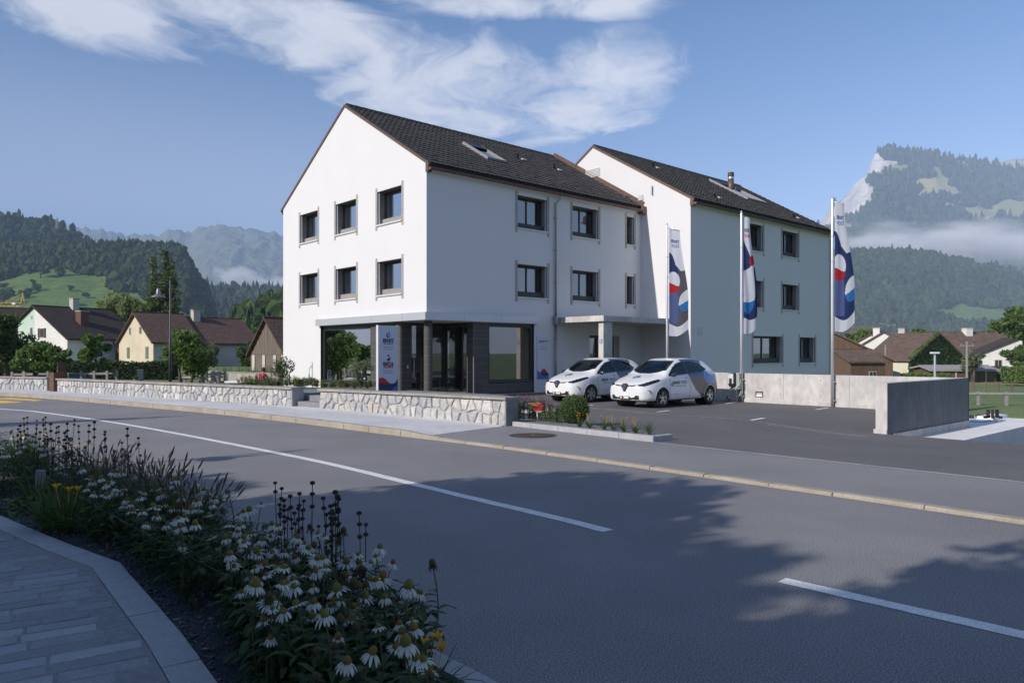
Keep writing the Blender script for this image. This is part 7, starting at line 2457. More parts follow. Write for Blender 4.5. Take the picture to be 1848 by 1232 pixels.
M_GREYW = mat('grey_wood', (.27, .26, .25), rough=.9, var=.2, scale=8)
def tree_guard(x0, x1, yt, Z, label):
    a = at(x0, 690, Z); b = at(x1, 690, Z); L_ = b.x - a.x
    t = thing('tree_guard', label, 'tree guard', (a.x, Z, 0), 0, 'grey timber frames round young trees')
    h = CAMZ + (HOR - yt) * Z / FPX
    for x_ in (0, L_ * .5, L_):
        for y_ in ((0, .9) if x_ != L_ * .5 else (0,)):
            mb = MB(); mb.box(x_ - .05, x_ + .05, y_ - .05, y_ + .05, 0, h); mb.build('post', M_GREYW, t)
    for z_ in (h - .14, h - .55):
        mb = MB(); mb.box(.05, L_ * .5 - .05, -.03, .03, z_ - .05, z_ + .05); mb.build('rail', M_GREYW, t)
        mb = MB(); mb.box(L_ * .5 + .05, L_ - .05, -.03, .03, z_ - .05, z_ + .05); mb.build('rail', M_GREYW, t)
        mb = MB(); mb.box(.05, L_ - .05, .87, .93, z_ - .05, z_ + .05); mb.build('rail', M_GREYW, t)


tree_guard(147, 193.5, 669, 37.6, 'timber frame round the young tree before the white house')
tree_guard(22, 67, 670.5, 38.5, 'timber frame round the tree at the far left')
tree_guard(373, 393, 670, 36.2, 'dark timber frame at the right end of the picnic tables')
t = thing('bench', 'pale bench slab under the trees at the far left', 'bench', (at(33, 676, 38).x, 38, 0))
mb = MB(); mb.box(-.45, .45, -.2, .2, .42, .50); mb.build('seat', M_WPLAS, t)
mb = MB(); mb.box(-.40, -.34, -.18, .18, 0, .42); mb.build('leg', M_GREYW, t); mb = MB(); mb.box(.34, .40, -.18, .18, 0, .42); mb.build('leg', M_GREYW, t)
t = thing('equipment_box', 'blue grey metal box with white edge behind the stone wall', 'box', (at(139, 680, 39).x, 39, 0))
mb = MB(); mb.box(-.32, .38, -.2, .2, 0, .72); mb.build('body', mat('box_blue', (.10, .14, .19), rough=.5), t); mb = MB(); mb.box(-.37, -.32, -.21, .21, 0, .73); mb.build('edge', M_WPLAS, t)
t = thing('steel_stele', 'tall rusty steel stele standing behind the thin young tree', 'panel', (at(113, 660, 42).x, 42, 0))
mb = MB(); mb.box(-.22, .18, -.04, .04, 0, 1.95); mb.build('sheet', M_CORT, t); mb = MB(); mb.box(-.2, -.12, .04, .2, 0, 1.6); mb.build('stiffener', M_CORT, t)

M_PINK = mat('pale_wood', (.55, .47, .41), rough=.8, var=.1)
def picnic(x, Z, w, label):
    t = thing('picnic_table', label, 'table', (at(x, 680, Z).x, Z, 0), R(4), 'picnic tables under the leafy tree')
    mb = MB(); mb.box(-w, w, -.35, .35, .70, .76); mb.build('tabletop', M_PINK, t)
    for q in (-.62, .62):
        mb = MB(); mb.box(-w, w, q - .13, q + .13, .42, .47); mb.build('seat', M_PINK, t)
    for q in (-w * .8, w * .8):
        mb = MB(); mb.box(q - .05, q + .05, -.7, .7, .36, .42); mb.box(q - .05, q + .05, -.30, -.22, 0, .70); mb.box(q - .05, q + .05, .22, .30, 0, .70); mb.build('leg', M_GREYW, t)


picnic(347, 41, .62, 'pale picnic table nearer the trunk of the leafy tree'); picnic(379, 42, .55, 'pale picnic table beside the dark timber frame')
a, b = at(372, 690, 50), at(540, 690, 43)
t = thing('garden_wall', 'low grey garden wall behind the picnic tables', 'wall', (a.x, a.y, 0), math.atan2(b.y - a.y, b.x - a.x))
mb = MB(); L_ = math.hypot(b.x - a.x, b.y - a.y); mb.box(0, L_, 0, .3, -.1, .52); mb.build('wall_body', mat('old_concrete', (.36, .335, .30), rough=.9, var=.2, scale=2, bump=.3), t); mb = MB(); mb.box(0, L_, -.03, .33, .52, .57); mb.build('coping', M_COPE, t)
t = thing('stone_table', 'white and blue low slab behind the flower bed', 'slab', (at(441, 690, 34).x, 34, 0), R(-6))
mb = MB(); mb.box(-.75, .75, -.4, .4, .42, .50); mb.build('slab', M_WPLAS, t); mb = MB(); mb.box(-.6, .6, -.3, .3, 0, .42); mb.build('base', mat('slab_blue', (.36, .42, .52), rough=.6), t)

def skin_figure(name, joints, edges, m, parent, sub=2):
    me = bpy.data.meshes.new(name); me.from_pydata([j[:3] for j in joints], edges, [])
    o = link(name, me, parent)
    me.materials.append(m)
    sk = o.modifiers.new('skin', 'SKIN'); sk.use_smooth_shade = True
    sv = me.skin_vertices[0].data
    for i, j in enumerate(joints):
        sv[i].radius = (j[3], j[4] if len(j) > 4 else j[3]); sv[i].use_root = (i == 0)
    s_ = o.modifiers.new('sub', 'SUBSURF'); s_.levels = sub; s_.render_levels = sub
    return o


pz = 40.5
pr = thing('person', 'person in a red shirt crouching by the garden wall', 'person', (at(473.3, 690, pz).x, pz, -.03), R(150))
J = [(0, .12, .27, .15, .12), (0, .06, .44, .145, .11), (0, -.02, .60, .18, .11), (0, -.05, .70, .065), (0, -.07, .75, .055), (0, -.09, .80, .082), (0, -.09, .88, .088), (0, -.09, .94, .06),
     (.20, -.02, .63, .06), (.27, -.14, .44, .048), (.20, -.34, .40, .038), (.17, -.42, .40, .033), (-.20, -.02, .63, .06), (-.27, -.14, .44, .048), (-.20, -.34, .40, .038), (-.17, -.42, .40, .033),
     (.13, .02, .27, .09), (.17, -.28, .44, .066), (.14, -.12, .09, .045), (.14, -.26, .04, .04), (-.13, .02, .27, .09), (-.17, -.28, .44, .066), (-.14, -.12, .09, .045), (-.14, -.26, .04, .04)]
E_ = [(0, 1), (1, 2), (2, 3), (3, 4), (4, 5), (5, 6), (6, 7), (2, 8), (8, 9), (9, 10), (10, 11), (2, 12), (12, 13), (13, 14), (14, 15), (0, 16), (16, 17), (17, 18), (18, 19), (0, 20), (20, 21), (21, 22), (22, 23)]
M_SKIN = mat('skin', (.42, .25, .18), rough=.6)
bd = skin_figure('body', J, E_, M_SKIN, pr)
skin_figure('shirt', [(0, .12, .28, .165, .135), (0, .06, .44, .16, .125), (0, -.02, .60, .19, .125), (0, -.045, .68, .085), (.20, -.02, .635, .075), (.25, -.10, .50, .064), (-.20, -.02, .635, .075), (-.25, -.10, .50, .064)], [(0, 1), (1, 2), (2, 3), (2, 4), (4, 5), (2, 6), (6, 7)], mat('red_shirt', (.42, .035, .04), rough=.85), pr)
skin_figure('trousers', [(0, .13, .26, .16, .13), (.13, .02, .27, .10), (.17, -.28, .44, .078), (.14, -.12, .12, .06), (-.13, .02, .27, .10), (-.17, -.28, .44, .078), (-.14, -.12, .12, .06)], [(0, 1), (1, 2), (2, 3), (0, 4), (4, 5), (5, 6)], mat('dark_trousers', (.03, .035, .05), rough=.9), pr)
mb = MB(); mb.sm = True; mb.lathe([(.001, 1.02), (.05, 1.01), (.085, .97), (.10, .91), (.098, .85), (.085, .82)], 14, (0, -.075, 0), cap=False); mb.build('hair', mat('dark_hair', (.03, .022, .016), rough=.8), pr)

def lattice(mb, a, b, w, n, r_=.06):
    a, b = Vector(a), Vector(b); d = (b - a).normalized(); up = Vector((0, 0, 1)) if abs(d.z) < .9 else Vector((1, 0, 0)); s_ = d.cross(up).normalized(); t_ = s_.cross(d)
    C_ = [(s_ * x + t_ * y) * w / 2 for x, y in ((-1, -1), (1, -1), (1, 1), (-1, 1))]
    for c_ in C_: mb.beam(a + c_, b + c_, r_ * 2, r_ * 2)
    for i in range(n):
        p, q = a.lerp(b, i / n), a.lerp(b, (i + 1) / n)
        for k in range(4): mb.beam(p + C_[k], q + C_[(k + 1) % 4], r_, r_)


M_CRY = mat('crane_yellow', (.52, .34, .06), rough=.6); M_CRR = mat('crane_red', (.30, .14, .09), rough=.6)
Zc = 230; s = Zc / FPX
cr = thing('tower_crane', 'yellow tower crane behind the roof at the left edge', 'crane', ((36 - 924) * s, Zc, 0))
zc_ = CAMZ + (HOR - 551) * s
mb = MB(); lattice(mb, (0, 0, -2), (0, 0, zc_), 1.1, 12, .07); mb.build('mast', M_HGREY, cr)
mb = MB(); lattice(mb, (-22, 0, zc_ + .6), (.8, 0, zc_ + .3), 1.0, 16, .07); mb.build('jib', M_CRY, cr)
mb = MB(); mb.beam((.3, 0, zc_ + .5), (1.0, 0, zc_ + 3.7), .25, .25); mb.beam((1.0, 0, zc_ + 3.7), (-4.5, 0, zc_ + 1.2), .12, .12); mb.beam((1.0, 0, zc_ + 3.7), (1.4, 0, zc_ + .6), .15, .15); mb.build('tie_bar', M_CRY, cr)
mb = MB(); mb.box(-2.0, -1.0, -.7, -.6, zc_ + .2, zc_ + .8); mb.build('name_board', M_WPLAS, cr)
Zc = 1800; s = Zc / FPX
py_ = thing('power_pylon', 'lattice power pylon on the crest of the wooded hill', 'pylon', ((103 - 924) * s, Zc, CAMZ + (HOR - 410) * s))
mb = MB()
for sx, sy in ((-1, -1), (1, -1), (1, 1), (-1, 1)): mb.beam((sx * 3.4, sy * 3.4, -4), (sx * .6, sy * .6, 24), .5, .5)
for i in range(6):
    z0_, z1_ = -4 + i * 4.6, -4 + (i + 1) * 4.6; w0, w1 = 3.4 - 2.8 * i / 6, 3.4 - 2.8 * (i + 1) / 6
    mb.beam((-w0, -w0, z0_), (w1, -w1, z1_), .35, .35); mb.beam((w0, -w0, z0_), (-w1, -w1, z1_), .35, .35)
for z_, w_ in ((15, 7.5), (20, 5.5)): mb.beam((-w_, 0, z_), (w_, 0, z_), .5, .5)
mb.build('lattice', M_HGREY, py_)

def hill_point(x, y):
    d = (pxB - x) ** 2 + (pyB - y) ** 2; d[:, -9:] = 1e9
    i = np.unravel_index(np.argmin(d), d.shape); return VB[i]


for i, (x, y, w_, lab) in enumerate(((73, 501, 13, 'dark tree group at the upper edge of the hill meadow'), (108, 500, 11, 'dark bushy tree below the meadow top'), (61, 516, 6, 'small dark tree on the left half of the meadow'), (68, 526, 8, 'round tree below the small dark tree on the meadow'),
                                     (126, 525, 6.5, 'round tree alone in the middle of the meadow'), (155, 537, 6.5, 'round tree alone on the lower right of the meadow'), (136, 553, 9, 'bush above the white house chimney'), (6, 521, 8, 'tree at the left edge of the meadow'), (21, 536, 9, 'tree in the lower left group on the meadow'),
                                     (39, 533, 6.5, 'tree right of the lower left group on the meadow'), (46, 540, 8, 'dark tree above the crane on the meadow'), (52, 530, 6, 'small tree right above the dark tree by the crane'), (194, 521, 7, 'bush at the right edge of the meadow below the wood'), (8, 552, 16, 'large dark tree group low at the left edge'))):
    p = hill_point(x, y)
    w = w_ * p[1] / FPX
    t = thing('meadow_tree', lab, 'tree', tuple(p))
    mb = MB(); mb.tube([(0, 0, -1), (0, 0, w * .9)], w * .09, 6); mb.build('trunk', M_BARK, t)
    cl = crown_clumps(0, 0, w * 1.05, w, w, w * .8, 9, 600 + i, .5)
    V_, F_ = leaf_cards(clump_points(cl, 500, 610 + i), w * .32, 620 + i); np_mesh('crown', V_, F_, LEAF['dark'], t)

ZG = -2.0
def rhouse(*a, **k): return house('village_house', *a, **k)


tb2, zl2 = house('barn', 'brown wooden barn with sagging roof right of the white building', 1497, 598, 100, 22, 4.2, 7.6, 10, 2.6, .75, ZG, M_WOODB, M_RBR, cat='barn', ov=.4)
for i in range(14):
    y_ = -7.4 + i * .8
    mb = MB(); mb.box(-.05, -.005, y_ + .02, y_ + .78, 0.1, max(.3, min(zl2(y_), zl2(min(4, y_ + .8))) - .15)); mb.build('board', M_WOODB, tb2)
t, _z = house('shed', 'wooden lean-to with rust brown roof in front of the barn', 1508, 633.5, 92, 80, 1.2, 3.0, 4.6, 1.3, .7, ZG, M_WOODB, M_RBR, cat='shed', ov=.3, wins=(('s', 2.9, .7, 1.0, .9, 'x'),))
rhouse('white house with two brown roofs behind the wooden barn', 1594, 600, 135, 30, 4.5, 6.8, 8, 2.6, 1.6, ZG, M_HW, M_RBR, chim=((1.5, 1.2, 1.1, 1.6, M_HW),), wins=(('g', -2, 1.0, 1.0, 1.2, 'dark'), ('g', 2, 1.0, 1, 1.2, 'dark')))
rhouse('white tower house with brown hipped roof left of the ivy house', 1571, 604, 142, 35, 3.4, 3.4, 6, 3.2, 3.2, ZG, M_HW, M_RBR, wins=(('g', 0, 2.4, 1, 1.2, 'x'),))
ti, zli = rhouse('pale yellow house with an ivy covered gable across the meadow', 1691, 603.5, 112, -34, 8.0, 8.0, 6.5, .75, .75, ZG, M_HY, M_RBR, side_m=M_HY, ov=.4, chim=((5.4, -.5, 1, 1.2, M_CHW),))
r_ = np.random.default_rng(77)
n = 9000
yy = r_.uniform(-8.2, 8.2, n); zz = r_.random(n) * np.array([max(.3, zli(float(q)) + .15) for q in np.clip(yy, -7.99, 7.99)])
P = np.stack([-.12 - .16 * r_.random(n), yy, zz], -1)
P2 = np.stack([r_.uniform(-.4, .2, 1200), yy[:1200], np.array([zli(float(q)) for q in np.clip(yy[:1200], -7.99, 7.99)]) + r_.uniform(-.1, .35, 1200)], -1)
V_, F_ = leaf_cards(np.vstack([P, P2]), .34, 78, droop=1.0); np_mesh('ivy', V_, F_, LEAF['mid'], ti)
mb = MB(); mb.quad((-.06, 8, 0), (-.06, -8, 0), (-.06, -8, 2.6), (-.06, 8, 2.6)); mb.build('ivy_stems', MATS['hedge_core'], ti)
th, _ = rhouse('pale yellow house side with green shutters left of the ivy gable', 1628, 616, 121, 25, 4.0, 4.0, 7, 1.6, 1.6, ZG, M_HY, M_RBR, ov=.5, wins=(('g', 1.8, -.4 - ZG - .6, .9, 1.3, 'dark'), ('g', -1.8, -.4 - ZG - .6, .9, 1.3, 'dark')))
rhouse('long house with a large brown roof and white chimney behind the ivy house', 1672, 601, 150, 84, 5, 6.5, 16, 1.4, 1.2, ZG, M_HW, M_RBR, chim=((8.4, -.5, 1.4, 1.3, M_HW),))
rhouse('white house with dark brown roof at the right edge', 1838, 611.5, 112, 20, 4.8, 6.5, 9, 1.7, 1.7, ZG, M_HW, M_RDARK, wins=(('g', 2.6, .9, 1.0, 1.9, 'x'), ('g', -1, .9, 1, 1.5, 'x')))
house('hall', 'pale industrial hall roof far behind the village', 1800, 604, 260, 80, 6, 6, 14, 4, 4, ZG, M_HW, mat('pale_roof', (.55, .56, .58), rough=.6), cat='hall')
t, _ = house('shed', 'long low timber shed with grey roof before the ivy house', 1664, 662, 100, 88, 2.0, 2.2, 8.6, -.35, -.55, ZG, M_WOODB, mat('grey_roof', (.30, .29, .28), rough=.9, var=.2), cat='shed', ov=.3)
for i, q in enumerate((1.2, 3.2, 5.2, 7.2)):
    mb = MB(); mb.box(q - .06, q + .06, -2.32, -2.2, 0, 1.35); mb.build('post', M_PINK, t)
t, _ = house('carport', 'dark flat carport beside the hedge at the right', 1772, 664, 104, 88, 1.6, 1.6, 3.2, -.4, -.4, ZG, M_WOODG, M_RDARK, cat='shed', ov=.2)

for i, (x, Z, hw, yt, yb, lf, lab, nl, ls) in enumerate((
        (1562, 165, 22, 590, 622, 'light', 'bright tree behind the barn roof at the right', 2600, .6), (1535, 170, 16, 600, 625, 'mid', 'low tree behind the barn roof beside the flag', 1600, .6), (1846, 98, 44, 552, 616, 'mid', 'large tree crown at the right edge above the houses', 5000, .42),
        (1842, 88, 34, 622, 668, 'mid', 'round tree in front of the house at the right edge', 3200, .32), (1757, 96, 20, 628, 672, 'olive', 'grey green tree beside the wooden power pole', 2200, .32), (1600, 104, 10, 655, 680, 'dark', 'small dark bush before the yellow house', 900, .3),
        (1655, 180, 16, 592, 612, 'mid', 'small tree behind the ivy house ridge', 900, .7), (1580, 190, 14, 594, 612, 'dark', 'dark tree between barn and white house roof', 900, .7), (1780, 175, 14, 596, 614, 'mid', 'tree behind the long brown roof', 900, .7), (1828, 160, 18, 586, 610, 'dark', 'dark tree behind the house at the right edge', 1200, .7))):
    px_tree('village_tree', lab, x, 0, 0, Z, (hw, yt, yb), lf, nl, ls, 700 + i, zg=ZG, trunk=.2, nclump=14)
leafy_box('hedge', 'low clipped hedge between carport and big hedge', at(1762, 680, 100) * Vector((1, 1, 0)), at(1806, 680, 100) * Vector((1, 1, 0)), 1.2, 1.15, ZG, 'mid', 801, 1600, .25)
leafy_box('hedge', 'big bright clipped hedge at the right edge of the meadow', at(1811, 680, 86) * Vector((1, 1, 0)), at(1900, 680, 84) * Vector((1, 1, 0)), 2.0, 1.75, -1.65, 'light', 802, 3200, .25)
leafy_box('hedge', 'low bushes before the ivy covered gable', at(1632, 680, 98) * Vector((1, 1, 0)), at(1718, 680, 97) * Vector((1, 1, 0)), 1.5, 1.0, ZG, 'light', 803, 2600, .28)

t = thing('street_lamp', 'modern slim lamp post with flat head in the meadow', 'street lamp', (at(1687, 690, 62).x, 62, -1.1))
h_ = CAMZ + (HOR - 638) * 62 / FPX + 1.1
mb = MB(); mb.lathe([(.09, 0), (.08, h_)], 10); mb.build('post', M_POLE, t); mb = MB(); mb.box(-.3, .3, -.2, .2, h_, h_ + .14); mb.build('lamp_head', M_WPLAS, t)
t = thing('power_pole', 'wooden power pole with a cross arm before the brown roof', 'pole', (at(1745, 690, 80).x, 80, -1.5))
h_ = CAMZ + (HOR - 616) * 80 / FPX + 1.5
mb = MB(); mb.lathe([(.13, 0), (.10, h_)], 8); mb.build('post', M_GREYW, t); mb = MB(); mb.box(-.7, .7, -.06, .06, h_ - .5, h_ - .38); mb.tube([(-.6, 0, h_ - .38), (-.6, 0, h_ - .2)], .05, 6); mb.tube([(.6, 0, h_ - .38), (.6, 0, h_ - .2)], .05, 6); mb.build('cross_arm', M_GREYW, t)
t = thing('power_pole', 'wooden power pole left of the yellow house', 'pole', (at(1598, 690, 100).x, 100, ZG))
h_ = CAMZ + (HOR - 622) * 100 / FPX - ZG
mb = MB(); mb.lathe([(.14, 0), (.11, h_)], 8); mb.build('post', M_GREYW, t)
Zc = 420; s = Zc / FPX
cr = thing('tower_crane', 'small red tower crane far behind the wooden barn', 'crane', ((1537 - 924) * s, Zc, -2))
zc_ = CAMZ + (HOR - 592) * s + 2
mb = MB(); lattice(mb, (0, 0, 0), (0, 0, zc_), 1.0, 10, .12); mb.build('mast', M_CRR, cr); mb = MB(); lattice(mb, (-5, 0, zc_), (12, 0, zc_ + .6), .8, 10, .12); mb.build('jib', M_CRR, cr)


def meadow_fence(label, P, posts, h, rails, m):
    t = thing('meadow_fence', label, 'fence', P[0], 0)
    o = P[0]
    for i in range(posts):
        q = P[0].lerp(P[1], i / (posts - 1)) - o
        mb = MB(); mb.box(q.x - .05, q.x + .05, q.y - .05, q.y + .05, q.z - .1, q.z + h); mb.build('post', m, t)
    for z_ in rails:
        a_, b_ = P[0] - o, P[1] - o
        for i in range(posts - 1):
            mb = MB(); mb.beam(a_.lerp(b_, i / (posts - 1)) + Vector((0, -.07, z_)), a_.lerp(b_, (i + 1) / (posts - 1)) + Vector((0, -.07, z_)), .03, .08); mb.build('rail', m, t)


meadow_fence('near meadow fence with one pale rail beyond the terrace', [at(1716, 731, 33) * Vector((1, 1, 0)) + Vector((0, 0, -.55)), at(1920, 734, 32) * Vector((1, 1, 0)) + Vector((0, 0, -.53))], 5, .62, (.55,), M_GREYW)
meadow_fence('farther meadow fence with dark posts and thin wires', [at(1735, 697, 50) * Vector((1, 1, 0)) + Vector((0, 0, -.85)), at(1930, 706, 44) * Vector((1, 1, 0)) + Vector((0, 0, -.75))], 9, .75, (.62,), MATS['weathered_boards'])

def shade_tree(label, u, v, h, rx, rz, cz, seed, leaf='mid', n=9500, ls=.28, **kw):
    p = UV(u, v, 0)
    tree('street_tree', label, (p.x, p.y, 0), h, (rx, rz, cz), leaf, n, ls, seed, trunk=.2, group='street trees on the near side of the road', nclump=kw.pop('nclump', 40), k=kw.pop('k', .36), **kw)


for a_ in ((-6.2, -7.5, 8.3, 2.8, 2.6, 5.5, 901, 'street tree nearest the camera on its left'), (-6.2, -1.1, 8.3, 3.1, 2.6, 5.5, 902, 'street tree behind the camera'), (-7.4, -10.6, 6.4, 2.3, 2.0, 4.2, 903, 'small street tree left of the flower bed'), (-6.0, -4.6, 6.2, 2.1, 1.9, 4.2, 905, 'small street tree between the two behind the camera')):
    shade_tree(a_[7], *a_[:7])
for a_ in ((-13.5, -6.0, 12.0, 3.4, 3.6, 7.6, 906, 'big street tree far behind the camera on the left'), (-12.5, -1.5, 11.5, 3.4, 3.6, 7.2, 907, 'big street tree far behind the camera'), (-3.5, 4.5, 9, 3.4, 3.0, 5.8, 908, 'street tree behind the camera on the right'), (-9, 4, 11, 3.6, 3.4, 7, 909, 'big street tree far behind the camera on the right')):  # unseen trees, added to block sky light over the foreground
    shade_tree(a_[7], *a_[:7], n=7500, ls=.36)
shade_tree('narrow pointed street tree farther left', -7.6, -22.8, 8.2, 1.2, 4, 4, 904, n=5200, ls=.24, clumps=[(0, 0, .8 + i * .62, 1.5 * (1 - i / 12.5), 1.5 * (1 - i / 12.5), .6) for i in range(12)])

E_PX = [(-420, 800), (-150, 876), (0, 928.5), (115, 978), (220, 1014.7), (232, 1033), (333, 1147), (394.5, 1232)]
EDGE = [ground(*p, .10) for p in E_PX]
EDGE.append(EDGE[-1] + (EDGE[-1] - EDGE[-2]).normalized() * 3.0)
fw = thing('near_footway', None, None); tag(fw, kind='structure')
inner = polyline_offset(EDGE, -.20)
left = [(p.x, p.y) for p in inner[::-1]]
FP = left + [(-14, EDGE[0].y), (-14, -2)] + [(EDGE[-1].x - .2, -2)]
M_BEDJ = mat('sett_joint', (.27, .27, .275), rough=.95, var=.2, scale=20, bump=.4, bscale=120)
MB().add([(x, y, .0945) for x, y in FP][::-1], [list(range(len(FP)))]).build('joint_sand', M_BEDJ, fw)
M_ST = [mat('sett_%s' % n, c, rough=.85, var=.10, scale=9, bump=.5, bscale=70, speck=.22, speck_scale=150, bdist=.004) for n, c in
        (('mid', (.31, .315, .325)), ('dark', (.265, .27, .28)), ('pale', (.39, .395, .41)), ('violet', (.33, .318, .335)), ('blue', (.345, .36, .395)))]
rx_ = Vector((.855, .518, 0)); ry_ = Vector((-.518, .855, 0)); O_ = ground(264, 1102, .10)
r = random.Random(12)
cand = []
for j in range(-22, 44):
    x = -7.5 + r.uniform(0, .3)
    while x < 2.5:
        L_ = r.uniform(.20, .48)
        c_ = O_ + rx_ * (x + L_ / 2) + ry_ * (j * .142)
        cand.append((c_, L_)); x += L_
def_in = lambda p: bool(in_poly(np.array([p.x]), np.array([p.y]), FP)[0])
def in_view(p, mrg=40):
    if p.y < 2.8: return False
    x = 924 + FPX * p.x / p.y; y = HOR + FPX * (CAMZ - p.z) / p.y
    return -mrg < x < 1848 + mrg and y < 1232 + mrg
ok = [q for q in cand if def_in(q[0]) and all(def_in(q[0] + rx_ * (s_ * (q[1] / 2 - .02))) for s_ in (-1, 1)) and in_view(q[0])]
ok.sort(key=lambda q: q[0].y)
joined = MB()
for n, (c_, L_) in enumerate(ok):
    hx, hy, dz = L_ / 2 - .005, .142 / 2 - .0045, r.uniform(-.003, .003)
    ti = [r.uniform(-.0025, .0025) for _ in range(4)]
    jx = [r.uniform(0, .005) for _ in range(4)]
    P0 = [(-hx + jx[0], -hy), (hx - jx[1], -hy + jx[0] * .6), (hx - jx[2], hy), (-hx + jx[3], hy - jx[1] * .6)]
    w3 = lambda p, z: tuple(c_ + rx_ * p[0] + ry_ * p[1] + Vector((0, 0, z)))
    vs = [w3(p, -.03) for p in P0] + [w3(p, -.005 + dz) for p in P0] + [w3((p[0] * .965, p[1] * .90), dz + ti[i]) for i, p in enumerate(P0)]
    fs = [(k, (k + 1) % 4, 4 + (k + 1) % 4, 4 + k) for k in range(4)] + [(4 + k, 4 + (k + 1) % 4, 8 + (k + 1) % 4, 8 + k) for k in range(4)] + [(8, 9, 10, 11)]
    if n < 290: MB().add(vs, fs).build('paving_stone', M_ST[r.choice((0, 0, 0, 1, 1, 2, 3, 4))], fw)
    else: joined.mi = 0; joined.add(vs, fs)
if joined.v: tag(joined.build('paving_stone', M_ST[0], fw), kind='stuff')
ER = resample(EDGE, .05); i0 = 0
while i0 < len(ER) - 3:
    n = int(r.uniform(.7, 1.0) / .05); seg = ER[i0:i0 + n + 1]; i0 += n
    if len(seg) < 4 or not in_view(seg[len(seg) // 2], 200): continue
    seg = [seg[0].lerp(seg[1], .06), seg[len(seg) // 2], seg[-1].lerp(seg[-2], .06)]
    A = polyline_offset(seg, .0); B = polyline_offset(seg, -.195)
    z = .102 + r.uniform(-.003, .003)
    vs = [(p.x, p.y, 0) for p in A] + [(p.x, p.y, z) for p in A] + [(p.x, p.y, z) for p in B] + [(p.x, p.y, .02) for p in B]
    fs = []
    for k in range(2):
        for q in range(3): fs.append((q * 3 + k, q * 3 + k + 1, q * 3 + 4 + k, q * 3 + 3 + k))
    fs += [(0, 3, 6, 9), (2, 11, 8, 5)]
    MB().add(vs, fs).build('edging_stone', M_ST[2], fw, bevel=.005)

NR = [p for p in resample(NEAR, .25)]
def near_of(p): return min(NR, key=lambda q: (q - p).length)
def bed_xy(s, t):
    """s 0..1 along the footway edge (far to near), t 0 at the footway, 1 at the road"""
    q = s * (len(ER) - 1); i = min(int(q), len(ER) - 2); e = ER[i].lerp(ER[i + 1], q - i)
    n = near_of(e); return e.lerp(Vector((n.x, n.y, .1)), t)
nb_ = [near_of(p) for p in EDGE]
M_SOIL = mat('bed_gravel', (.060, .060, .066), rough=.95, var=.4, scale=25, bump=1.0, bscale=50, speck=.7, speck_scale=60, bdist=.02)
bp = [(p.x, p.y, .065) for p in EDGE] + [(p.x, p.y, .065) for p in nb_[::-1]]
tag(MB().add(bp, [list(range(len(bp)))[::-1]]).build('bed_soil', M_SOIL), kind='structure')
V0, F0 = ico(1); n = 2600; rg = np.random.default_rng(31)
ps = np.array([bed_xy(q, w_) for q, w_ in zip(.45 + .5 * rg.random(n), rg.random(n) ** 1.6 * .55)]); ps[:, 2] = .068
ico0V, ico0F = ico(1)
bmt = bmesh.new(); bmesh.ops.create_cube(bmt, size=1.0); cV = np.array([v.co for v in bmt.verts]); cF = np.array([[v.index for v in f.verts] for f in bmt.faces]); bmt.free()
sz = .006 + .016 * rg.random(n) ** 2
Vc = cV[None] * (1 + .35 * rg.standard_normal((n, 8, 1))) * sz[:, None, None] + ps[:, None]
tag(np_mesh('gravel', Vc.reshape(-1, 3), (cF[None] + (np.arange(n) * 8)[:, None, None]).reshape(-1, 4), mat('gravel_bits', (.16, .16, .175), rough=.9, var=.5, scale=40, speck=.6, speck_scale=25)), kind='stuff')
kn_ = thing('near_kerb', None, None); tag(kn_, kind='structure')
i0 = 0
while i0 < len(NR) - 5:
    seg = NR[i0:i0 + 5]; i0 += 4
    if not (1.5 < seg[2].y < 26): continue
    A = polyline_offset(seg, -.002); B = polyline_offset(seg, -.125)
    vs = [(p.x, p.y, -.02) for p in A] + [(p.x, p.y, .10) for p in A] + [(p.x, p.y, .10) for p in B] + [(p.x, p.y, .02) for p in B]
    fs = [(q * 5 + k, q * 5 + 5 + k, q * 5 + 6 + k, q * 5 + k + 1) for k in range(4) for q in range(3)] + [(0, 15, 10, 5)[::-1], (4, 9, 14, 19)[::-1]]
    MB().add(vs, fs).build('kerb_stone', M_GRAN, kn_)

L_STEM = leaf_mat('stem_green', (.060, .085, .030), (.085, .110, .040), .1); L_CONE = leaf_mat('coneflower_leaf', (.030, .058, .016), (.070, .110, .034), .35, .5)
M_PETAL = leaf_mat('white_petal', (.60, .62, .57), (.72, .73, .68), .35, .6); M_DEADP = leaf_mat('withered_petal', (.022, .017, .013), (.05, .038, .026), .1)
M_CONE = mat('flower_cone', (.14, .115, .018), rough=.75, var=.4, scale=300, bump=.9, bscale=500, col2=(.26, .13, .02), bdist=.003); M_CONEG = mat('flower_cone_green', (.13, .13, .02), rough=.75, var=.4, scale=300, bump=.9, bscale=500, col2=(.20, .17, .025), bdist=.003); M_CONED = mat('spent_cone', (.055, .040, .014), rough=.85, var=.4, scale=300, bump=.9, bscale=400, col2=(.10, .075, .018), bdist=.003)


